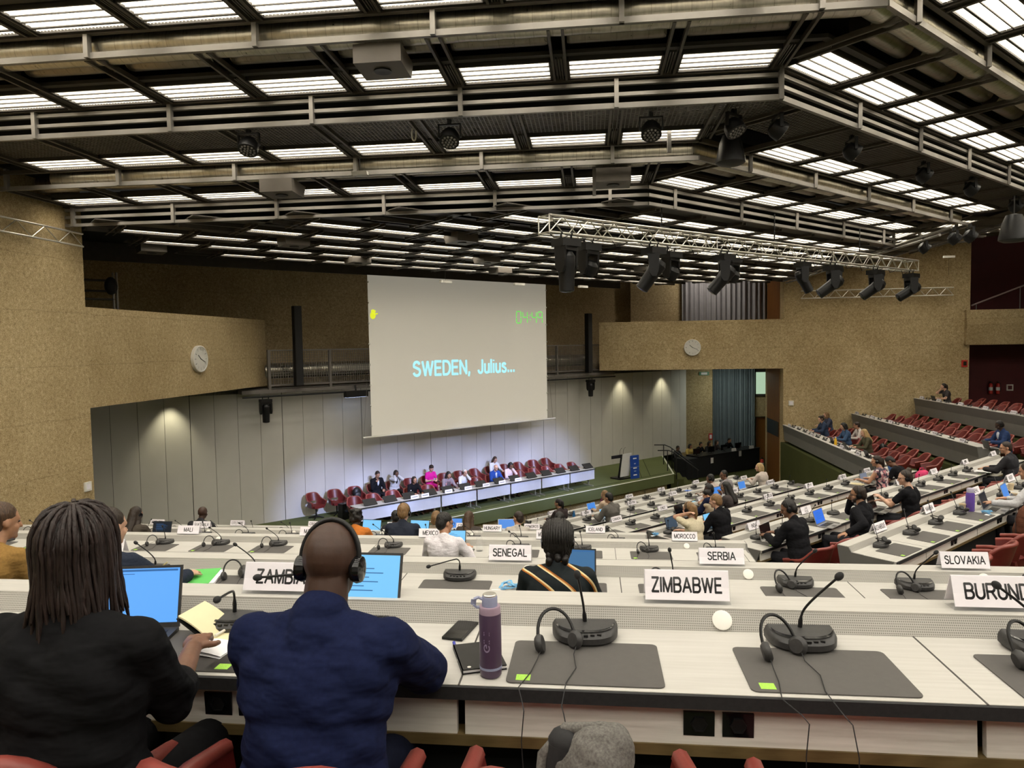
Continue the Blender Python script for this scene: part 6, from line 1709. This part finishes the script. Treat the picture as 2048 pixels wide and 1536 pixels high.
# ================================================================ laptops, papers, bottles and bags
def make_laptop(label, loc, rz, disp, body=None, ang=18, wd=.325, s=1.0, extra=None):
    t = thing('laptop', label, 'laptop', loc, rz, 'laptops'); t.scale = (s,) * 3
    bm_ = body or M['charcoal']; D = .225; W = wd / 2
    MB().prism([(0, .002), (-D, .002), (-D, .012), (0, .016)], lambda p, q: (W if q else -W, p[0], p[1])).build('base', bm_, t)
    k = MB()
    for r in range(5):
        for c in range(13):
            x = -W + .022 + c * (wd - .044) / 13; y = -.030 - r * .0195
            z = .0165 + y * .0178; k.box(x, x + (wd - .044) / 13 - .003, y - .016, y, z - .004, z + .001)
    k.build('keyboard', M['black'], t)
    MB().box(-.045, .045, -D + .015, -D + .070, .008, .0133).build('touchpad', plain('touchpad_grey', (0.08, 0.08, 0.085), 0.35), t)
    R = Matrix.Rotation(math.radians(ang), 3, 'X') ; H = .215
    lid = MB(); lid.obox(R @ Vector((0, .004, H / 2)) + Vector((0, .004, .014)), (wd, .007, H), Matrix.Rotation(-math.radians(ang), 3, 'X'))
    for i, v in enumerate(lid.v): pass
    Rn = Matrix.Rotation(-math.radians(ang), 3, 'X')
    lid = MB().obox(Vector((0, .006, .014)) + Rn @ Vector((0, 0, H / 2)), (wd, .007, H), Rn); lo = lid.build('lid', bm_, t)
    d = MB().obox(Vector((0, .006, .014)) + Rn @ Vector((0, -.0042, H / 2 + .004)), (wd - .018, .001, H - .026), Rn); d.build('display', disp, lo)
    m = MB()
    if extra == 'text':
        for r in range(7):
            z = H * .80 - r * .016; L = (wd - .1) * (.55 + .4 * ((r * 7) % 5) / 5); m.obox(Vector((0, .006, .014)) + Rn @ Vector((-wd * .32 + L / 2, -.0052, z)), (L, .0006, .0035), Rn)
    elif extra == 'bars':
        m.obox(Vector((0, .006, .014)) + Rn @ Vector((0, -.0052, H * .925)), (wd - .03, .0006, .007), Rn)
        for r in range(9): m.obox(Vector((0, .006, .014)) + Rn @ Vector((-.04 + r * .010, -.0052, H * .085)), (.005, .0006, .005), Rn)
        m.obox(Vector((0, .006, .014)) + Rn @ Vector((-.07, -.0052, H * .87)), (.13, .0006, .0022), Rn)
    if m.v: m.build('screen_content', emit('screen_ink_blue', (0.04, 0.16, 0.42), 0.8), lo)
    return t
blue = emit('screen_sky_blue', (0.13, 0.42, 1.0), 0.95); cyan2 = emit('screen_pale_cyan', (0.20, 0.58, 0.95), 0.95); deep = emit('screen_steel_blue', (0.06, 0.17, 0.34), 0.9); mid_b = emit('screen_mid_blue', (0.07, 0.26, 0.75), 0.9); dark = emit('screen_dark_navy', (0.010, 0.018, 0.03), 0.6); off = M['gloss']
silver = plain('silver_laptop_shell', (0.42, 0.42, 0.42), 0.35, 0.6, 0.04, 8); whiteb = plain('white_laptop_shell', (0.66, 0.65, 0.64), 0.4, 0.1, 0.03, 8)
def lap(r, px, py, label, disp, dx=.0, rz=0.0, body=None, extra=None, ang=18, z=None):
    rot, W = frame(r['block']); p = atz(px, py, -r['h'] + .002); p = p + Vector((math.cos(rot + rz), math.sin(rot + rz), 0)) * dx * r['k']
    return make_laptop(label, p, rot + rz, disp, body, ang, .325, r['k'], extra)
lap(N1, 358, 1262, 'black laptop with a bright blue screen in front of the woman with dreadlocks', blue, -.162, .16, extra='bars', ang=14)
lap(N1, 797, 1234, 'black laptop with a pale blue document in front of the navy suited man', cyan2, -.162, -.02, extra='text', ang=20)
lap(N2, 1192, 1170, 'dark laptop in front of the woman in the patterned blouse', deep, -.162, -.05, extra='bars', ang=12)
lap(N3, 931, 1099, 'black laptop with a pale blue page in front of the man in the white shirt', cyan2, -.162, 0, extra='text')
lap(N4, 322, 1071, 'laptop with a dark code screen behind the MALI plate', dark, 0, 0, extra='text')
lap(N4, 742, 1068, 'laptop with a light blue screen in front of the woman in orange and black', cyan2, 0, -.1)
lap(N4, 838, 1069, 'laptop with a light blue screen beside the cropped fair haired man', cyan2, 0, -.1)
lap(N5, 908, 1060, 'laptop with a blue screen right of the woman with light brown hair', mid_b, 0, 0)
lap(N5, 1013, 1062, 'laptop with a blue screen right of the HUNGARY plate', mid_b, 0, .1, whiteb)
lap(M4, 1361, 1030, 'laptop with a black screen near the ETHIOPIA plate', off, 0, .1)
lap(M3, 1345, 1060, 'laptop with a dark slate screen above the MOROCCO plate', emit('screen_slate', (0.05, 0.08, 0.12), 0.8), .02, .1)
lap(M3, 1423, 1052, 'laptop with a pale cyan screen left of the reddish haired man', cyan2, 0, 0)
lap(M2, 1534, 1079, 'white laptop with a black screen at the INDIA plate', off, 0, .12, whiteb, ang=12)
lap(M2, 1643, 1049, 'grey laptop with a vivid blue screen below the LAO P.D.R. plate', emit('screen_vivid_blue', (0.03, 0.17, 0.80), 0.95), 0, .1, silver, 'text')
lap(M2, 1748, 1020, 'silver laptop with a black screen in front of the woman with the hair bun', off, 0, .1, silver)
lap(M3, 1731, 966, 'silver laptop in front of the woman in the floral top', emit('screen_grey_blue', (0.22, 0.25, 0.32), 0.8), 0, .0, silver)
lap(M3, 1785, 948, 'small tablet with a dark blue screen before the person in the black T-shirt', emit('screen_ink', (0.02, 0.06, 0.14), 0.8), 0, .1, whiteb)
lap(M1, 1974, 1019, 'silver laptop with a black screen beside the purple bottle', dark, .0, .1, silver)
lap(M1, 2016, 1000, 'silver laptop with a blue screen beside the paper cups', mid_b, 0, .1, silver)
lap(M5, 1486, 979, 'laptop with a blue screen before the woman in the cream blouse', mid_b, 0, 0, whiteb)
lap(M4, 1437, 993, 'laptop with a blue screen left of the CHINA plate', mid_b, 0, 0)
lap(M5, 1212, 1036, 'laptop with a bright cyan screen before the man in the grey brown jacket', cyan2, 0, .05, whiteb)
lap(M6, 1185, 1022, 'laptop with a steel blue screen in the front row of the middle block', mid_b, 0, .05, whiteb)
for r, px, py, lab in ((R1, 1666, 868, 'black laptop before the person in the blue jacket on the lowest grey desk'), (R1, 1692, 884, 'black laptop before the woman in the denim shirt'), (R1, 1736, 902, 'black laptop before the long haired blond woman'), (R2, 1975, 888, 'black laptop before the man in the dark blue suit on the middle grey desk'), (R3, 1869, 801, 'black laptop at the left end of the topmost grey desk')):
    p = atX(px, py, RT2 - r['e'] - .36); make_laptop(lab, Vector((p.x, p.y, -r['h'] + .002)), PI / 2, off, None, 18, .325, 1.13)
TOP1 = -1.0 + .001
def at1(px, py): p = atz(px, py, TOP1); return Vector((p.x, p.y, TOP1))
# phone
p = at1(921, 1263); t = thing('phone', 'black mobile phone lying on the desk beside the man in the navy suit', 'phone', p, -.20)
MB().box(-.037, .037, -.078, .078, 0, .009).build('phone_body', M['black'], t); MB().box(-.034, .034, -.075, .075, .009, .0095).build('phone_glass', M['gloss'], t)
# notebook with pen under the bottle
p = at1(958, 1318); t = thing('notebook', 'closed black notebook lying under the purple bottle', 'notebook', p, .34)
MB().box(-.07, .07, -.095, .095, 0, .004).box(-.07, .07, -.095, .095, .012, .015).box(-.07, -.066, -.095, .095, 0, .015).build('cover', M['black'], t); MB().box(-.066, .068, -.093, .093, .004, .012).build('pages', M['paper'], t)
MB().lathe([(.006, .0151), (.006, .0156)], 16, (-.045, -.080, 0)).build('round_logo', M['white'], t)
p = at1(915, 1306); t = thing('ballpoint_pen', 'blue and white ballpoint pen lying left of the black notebook', 'pen', p + Vector((-.004, 0, 0)), .30)
MB().tube([(0, -.07, .005), (0, .035, .005)], .0046, 10).build('barrel', M['white'], t, 50); MB().tube([(0, .034, .005), (0, .072, .005)], .0052, 10).build('cap', plain('pen_blue', (0.02, 0.03, 0.35), 0.35), t, 50); MB().tube([(0, -.07, .005), (0, -.082, .005)], [.004, .001], 8).build('tip', M['chrome'], t)
# purple bottle
p = at1(982, 1350); p.z += 0; t = thing('water_bottle', 'tall dusky purple water bottle with a loop lid standing on the front desk', 'bottle', p, .25)
pur = plain('dusky_purple_enamel', (0.075, 0.045, 0.085), 0.38, 0.1, 0.05, 6); lav = plain('lavender_rubber', (0.27, 0.29, 0.42), 0.6, 0, 0.05, 10)
MB().lathe([(.028, 0), (.0325, .006), (.0335, .03), (.0335, .19), (.0315, .196)], 32).build('bottle_body', pur, t, 40)
MB().lathe([(.0342, .026), (.0342, .033)], 32).build('base_ring', lav, t, 40); MB().lathe([(.0325, .194), (.0325, .213), (.031, .216)], 32).build('pink_collar', plain('dusty_pink', (0.36, 0.26, 0.33), 0.5), t, 40)
lid = MB().lathe([(.0235, .213), (.0235, .243), (.022, .246)], 28).build('lid', lav, t, 40); MB().lathe([(.021, .244), (.021, .250), (.019, .252)], 24).build('lid_top', M['alu'], lid, 40)
m = MB(); pts = [(-.022, 0, .236), (-.034, 0, .243), (-.048, 0, .238), (-.050, 0, .222), (-.040, 0, .213), (-.024, 0, .212)]
for (x0, _, z0), (x1, _, z1) in zip(pts, pts[1:]): m.bar((x0, 0, z0), (x1, 0, z1), .016, .004)
m.build('carry_loop', lav, lid)
me = text_mesh('GINI', .017, .9, .17).copy(); me.materials.append(plain('pale_print', (0.30, 0.24, 0.36), 0.5))
for v in me.vertices:                                  # wrap the upright print round the cylinder
    x, y = v.co.x, v.co.y; an = -PI / 2 - .45 + y / .034; v.co = Vector((.0338 * math.cos(an), .0338 * math.sin(an), .115 + x * 1.9))
link('printed_word', me, t)
# open notebook, pen and paper left of the man
p = at1(448, 1272); t = thing('notebook', 'open cream paged notebook with a pen in its fold', 'notebook', p, -.10)
def leaf(m, x0, x1, n, fz, y0, y1, th):
    P = [(x0 + (x1 - x0) * k / n, fz(k / n)) for k in range(n + 1)]
    for a_, b_ in zip(P, P[1:]): m.add([(a_[0], y0, a_[1]), (b_[0], y0, b_[1]), (b_[0], y1, b_[1]), (a_[0], y1, a_[1]), (a_[0], y0, a_[1] - th), (b_[0], y0, b_[1] - th), (b_[0], y1, b_[1] - th), (a_[0], y1, a_[1] - th)], [(0, 1, 2, 3), (7, 6, 5, 4), (0, 4, 5, 1), (1, 5, 6, 2), (2, 6, 7, 3), (3, 7, 4, 0)])
cream = plain('cream_paper', (0.74, 0.66, 0.42), 0.8, 0, 0.02, 10)
m = MB(); leaf(m, 0, .09, 5, lambda f: .016 - .003 * f, -.07, .07, .010); leaf(m, 0, -.125, 8, lambda f: .014 + .075 * f ** 1.2 + .012 * math.sin(f * 3), -.07, .075, .006); m.build('pages', cream, t)
m = MB(); leaf(m, 0, .094, 3, lambda f: .005, -.074, .074, .004); leaf(m, 0, -.13, 8, lambda f: .006 + .076 * f ** 1.2, -.074, .078, .003); m.build('cover', M['black'], t)
pn = MB().tube([(.004, -.055, .024), (.014, .05, .024)], .005, 10).build('ballpoint_pen', plain('clear_pen_barrel', (0.72, 0.70, 0.62), 0.25), None, 50, p, -.10); tag(pn, 'clear barrelled pen lying in the fold of the open notebook', 'pen')
p = at1(420, 1302); t = thing('folded_paper', 'folded white sheet of paper below the open notebook', 'paper', p, -.12)
m = MB(); leaf(m, -.075, .075, 6, lambda f: .004 + .006 * math.sin(f * PI), -.055, .055, .0012); leaf(m, -.075, .075, 6, lambda f: .009 + .010 * math.sin(f * PI), -.05, .055, .001); m.build('sheet', M['paper'], t)
# second row: green folder, lanyard
TOP2 = -1.571 + .001
p = atz(394, 1160, TOP2); t = thing('folder', 'bright green cardboard folder with white sheets on the second desk row', 'folder', (p.x, p.y, TOP2), .25)
gr = plain('bright_green_card', (0.10, 0.50, 0.10), 0.6, 0, 0.04, 6)
MB().box(-.12, .12, -.165, .165, 0, .006).box(-.12, .12, -.165, .165, .022, .026).build('card_cover', gr, t); MB().box(-.10, .15, -.15, .14, .006, .022).build('sheets', M['paper'], t)
def lanyard(loc, rz, label, s=1.0):
    t = thing('lanyard', label, 'lanyard', loc, rz, 'light blue lanyards'); t.scale = (s,) * 3; m = MB(); rr = random.Random(label)
    P = []
    for k in range(26): a_ = k * .9; P.append(Vector((.075 * math.cos(a_) * (1 - .02 * k) + rr.uniform(-.03, .03), .045 * math.sin(a_ * 1.3) + rr.uniform(-.02, .02), .004 + .0012 * k + .008 * abs(math.sin(k)))))
    for a_, b_ in zip(P, P[1:]): m.bar(a_, b_, .014, .002)
    m.build('ribbon', plain('sky_blue_ribbon', (0.16, 0.42, 0.68), 0.7, 0, 0.1, 30), t); MB().box(-.12, -.05, -.05, .0, .001, .004).build('badge', M['paper'], t)
p = atz(1020, 1178, TOP2); lanyard(Vector((p.x, p.y, TOP2)), .2, 'crumpled light blue lanyard beside the woman in the patterned blouse')
p = atz(1975, 1027, -MH[0] + .001); lanyard(p, .8, 'crumpled light blue lanyard below the purple bottle', 1.2)
p = atz(1312, 1070, -MH[2] + .001); lanyard(p, .6, 'crumpled light blue lanyard at the left end of the row with the ECUADOR plate', 1.1)
p = atz(22, 1150, TOP2 + .05); t = thing('tablet', 'tablet with a blue screen held at the left edge of the photo', 'tablet', (p.x, p.y + .05, TOP2), -.1)
MB().prism([(-.10, .012), (.10, .06), (.10, .07), (-.10, .022)], lambda q, k: (.13 if k else -.13, q[0], q[1])).build('case', M['black'], t); MB().prism([(-.09, .0245), (.09, .0675), (.09, .069), (-.09, .026)], lambda q, k: (.12 if k else -.12, q[0], q[1])).build('display', mid_b, t)
MB().prism([(.02, 0), (.09, .06), (.095, .055), (.05, 0)], lambda q, k: (.1 if k else -.1, q[0], q[1])).build('stand', M['black'], t)
p = atz(318, 1139, TOP2 + .10); pn = MB().tube([(-.05, 0, -.03), (.05, .02, .045)], .0045, 6).build('pencil', plain('yellow_pencil_paint', (0.62, 0.52, 0.25), 0.5), None, 50, p); tag(pn, 'yellow pencil in the hand of the person behind the woman with dreadlocks', 'pencil')
# third row: phone in the hand, glass bottle
p = atY(914, 1094, NE[2] - .02); t = thing('phone', 'mobile phone held up by the man in the white shirt', 'phone', p, .1)
MB().obox((0, 0, 0), (.075, .009, .15), Matrix.Rotation(-.5, 3, 'X') @ Matrix.Rotation(.25, 3, 'Y')).build('phone_body', M['black'], t); MB().obox((0, -.005, .003), (.067, .004, .14), Matrix.Rotation(-.5, 3, 'X') @ Matrix.Rotation(.25, 3, 'Y')).build('phone_glass', M['phoneblue'], t)
p = atz(959, 1102, -NH[2] + .001); t = thing('glass_bottle', 'clear glass water bottle beside the laptop of the man in the white shirt', 'bottle', p)
MB().lathe([(.040, 0), (.042, .01), (.042, .15), (.018, .21), (.017, .25), (.02, .255)], 20).build('bottle_glass', M['acrylic'], t, 50); MB().lathe([(.0385, .004), (.040, .012), (.040, .08)], 20).build('water', M['acrylic'], t, 50)
# middle block
p = atz(1940, 1022, -MH[0] + .001); t = thing('water_bottle', 'purple drinking bottle on the desk row with the MOZAMBIQUE plate', 'bottle', p); t.scale = (1.15,) * 3
MB().lathe([(.048, 0), (.052, .01), (.052, .22), (.042, .25)], 22).build('bottle_body', plain('translucent_violet', (0.13, 0.07, 0.34), 0.2), t, 40); MB().lathe([(.044, .245), (.044, .29), (.036, .30)], 20).build('lid', plain('lilac_lid', (0.38, 0.36, 0.46), 0.4), t, 40)
for k, (px, py) in enumerate(((1925, 1022), (2028, 1000), (2022, 980))):
    p = atz(px, py, -MH[0] + .001); t = thing('paper_cup', 'small cream paper cup %s' % ('left of the purple drinking bottle', 'right of the laptop with the blue screen at the right edge', 'behind the other cup at the right edge')[k], 'cup', p, 0, 'paper cups'); t.scale = (1.2,) * 3
    MB().lathe([(.026, 0), (.038, .09), (.040, .092), (.036, .088), (.025, .01)], 18).build('cup', plain('cream_cup', (0.62, 0.50, 0.33), 0.7, 0, 0.08, 20), t, 40)
p = atz(1132, 1028, -MH[5] + .001) if False else atz(1148, 1045, -MH[5] + .001)
t = thing('water_bottle', 'slim blue bottle in the front row near the woman with the dark ponytail', 'bottle', p); t.scale = (1.15,) * 3
MB().lathe([(.036, 0), (.038, .01), (.038, .2), (.02, .26), (.02, .3)], 18).build('bottle_body', plain('ocean_blue_enamel', (0.02, 0.12, 0.30), 0.3), t, 40)
p = atz(1203, 1018, -MH[5] + .001); t = thing('water_bottle', 'dark red and clear bottle before the light haired woman in the front row', 'bottle', p); t.scale = (1.15,) * 3
MB().lathe([(.036, 0), (.038, .01), (.038, .2), (.016, .27), (.016, .3)], 18).build('bottle_body', plain('berry_drink', (0.14, 0.03, 0.07), 0.2), t, 40)
def sheets(r, px, py, label, n=3, rz=0.0, mat=None):
    rot, W = frame(r['block']); p = atz(px, py, -r['h'] + .004); t = thing('papers', label, 'papers', p, rot + rz, 'papers on the desks')
    for k in range(n): MB().obox((random.uniform(-.05, .05), random.uniform(-.04, .04), .003 + .006 * k), (.21, .297, .004), Matrix.Rotation(random.uniform(-.4, .4), 3, 'Z')).build('sheet', mat or M['paper'], t)
bl_ = plain('pale_blue_cover', (0.22, 0.52, 0.74), 0.6, 0, 0.05, 5)
for r, px, py, lab, n, mt in ((M2, 1966, 944, 'stack of white documents beside the IRAN plate', 4, None), (M5, 1395, 1005, 'white and pale blue papers left of the man in the dark blue jacket', 3, bl_), (M6, 1378, 982, 'blue brochure and papers on the front row of the middle block', 2, plain('cobalt_cover', (0.05, 0.15, 0.55), 0.5)), (M3, 1712, 968, 'cream papers before the woman in the floral top', 2, cream), (M3, 1798, 952, 'white papers before the person in the black T-shirt', 2, None), (M5, 1445, 985, 'white papers before the man in the grey shirt', 2, None)):
    sheets(r, px, py, lab, n, .2, mt)
for px, py, lab in ((1590, 858, 'white papers at the far end of the lowest grey desk'), (1706, 890, 'white papers beside the denim shirt on the lowest grey desk')):
    p = atX(px, py, RT2 - R1['e'] - .3); t = thing('papers', lab, 'papers', (p.x, p.y, -R1['h'] + .004), PI / 2, 'papers on the desks')
    for k in range(3): MB().obox((k * .12, .02 * k, .003 + .004 * k), (.21, .29, .004), Matrix.Rotation(.2 * k, 3, 'Z')).build('sheet', M['paper'], t)
p = atX(1671, 886, RT2 - R1['e'] - .42); t = thing('juice_bottle', 'yellow juice bottle on the lowest grey desk', 'bottle', (p.x, p.y, -R1['h'] + .002)); t.scale = (1.3,) * 3
MB().lathe([(.036, 0), (.038, .01), (.038, .14), (.018, .20), (.018, .22)], 16).build('bottle_body', plain('orange_juice', (0.72, 0.42, 0.02), 0.3), t, 40); MB().lathe([(.02, .22), (.02, .24)], 12).build('cap', M['white'], t)
# bags
def bag(loc, rz, s, mat, dark_, label, straps=True):
    t = thing('backpack', label, 'backpack', loc, rz)
    b_ = MB(); b_.ball((0, 0, .22 * s), (.17 * s, .10 * s, .24 * s), 22, 14).ball((0, -.05 * s, .14 * s), (.14 * s, .08 * s, .15 * s), 16, 10).ball((0, .02 * s, .36 * s), (.12 * s, .07 * s, .10 * s), 16, 10)
    fuse(b_, .012 * s, 3, 'bag_body', mat, t, .006 * s, 8.0)
    MB().tube([(-.03 * s, .05 * s, .44 * s), (-.03 * s, .06 * s, .50 * s), (.03 * s, .06 * s, .50 * s), (.03 * s, .05 * s, .44 * s)], .009 * s, 8).build('carry_handle', mat, t, 60)
    MB().tube([(-.150 * s, -.055 * s, .10 * s), (-.135 * s, -.075 * s, .30 * s), (0, -.09 * s, .40 * s), (.135 * s, -.075 * s, .30 * s), (.150 * s, -.055 * s, .10 * s)], .005 * s, 6).build('zip', dark_, t, 60)
    if straps:
        for x in (-.07, .07): MB().tube([(x * s, .07 * s, .42 * s), (x * s * 1.2, .15 * s, .34 * s), (x * s * 1.3, .15 * s, .18 * s), (x * s * 1.2, .09 * s, .06 * s)], [.022 * s] * 3 + [.012 * s], 8).build('strap', dark_, t, 60)
    return t
Wm_ = frame('mid')[1]
p = Wm_(11.55, ME[0] - .42, -MH[0] - .74 + .48); bag(p, PI / 4 + PI, 1.15, m_cloth('rusty_brown_nylon', (0.10, 0.040, 0.024)), plain('dark_brown_strap', (0.02, 0.012, 0.01), 0.8), 'rusty brown backpack on an armchair at the row with the MOZAMBIQUE plate')
p = Wm_(15.9, ME[2] - .9, -MH[2] - .74); 
q = atz(1843, 957, -MH[2] - .15); t = thing('bag', 'pink bag behind the ITALY plate', 'bag', (q.x, q.y, -MH[2] - .74 + .48), .4); m = MB().ball((0, 0, .16), (.20, .12, .18), 14, 9).ball((.1, 0, .22), (.12, .1, .12), 12, 8); fuse(m, .02, 2, 'bag_body', m_cloth('hot_pink_cloth', (0.62, 0.06, 0.16)), t)
MB().tube([(-.08, 0, .30), (-.05, 0, .40), (.05, 0, .40), (.08, 0, .32)], .012, 6).build('handle', m_cloth('hot_pink_cloth', (0.62, 0.06, 0.16)), t, 60)
p = atX(1764, 902, RT2 - R1['e'] + .9); bag(Vector((p.x, p.y, -R1['h'] - .74 + .48)), -PI / 2, .95, M['black'], M['rubber'], 'black backpack on an armchair behind the lowest grey desk')
# grey backpack hung on the armchair before the front desk
t = thing('backpack', 'grey backpack with an open black top on an armchair before the front desk', 'backpack', (-.02, 1.60, -1.325), .0)
gm = m_cloth('grey_melange_cloth', (0.135, 0.128, 0.118), .3, 160)
b_ = MB(); b_.cone((-.03, .02, .10), .11, (.03, .05, .34), .085, 16).cone((.10, .0, .08), .10, (.13, .03, .24), .07, 14).cone((-.05, .05, .32), .05, (.06, .05, .37), .055, 12)
fuse(b_, .009, 4, 'bag_body', gm, t, .008, 9.0)
MB().cone((-.075, .035, .20), .045, (-.055, .055, .37), .04, 12).build('dark_lining', M['rubber'], t, 60)
MB().tube([(-.10, .03, .12), (-.115, .03, .24), (-.105, .045, .345), (-.05, .06, .405), (.03, .06, .41), (.10, .05, .36)], [.014] * 6, 8).build('shoulder_strap', gm, t, 60)
MB().tube([(-.02, -.05, .30), (.05, -.06, .33), (.12, -.055, .27), (.17, -.05, .17)], .0045, 6).build('zip', M['rubber'], t, 60)
# ---------------------------------------------------------------- lift everything so that the pit floor is at zero
for o in scene.objects:
    if o.parent is None: o.location.z += FLOOR
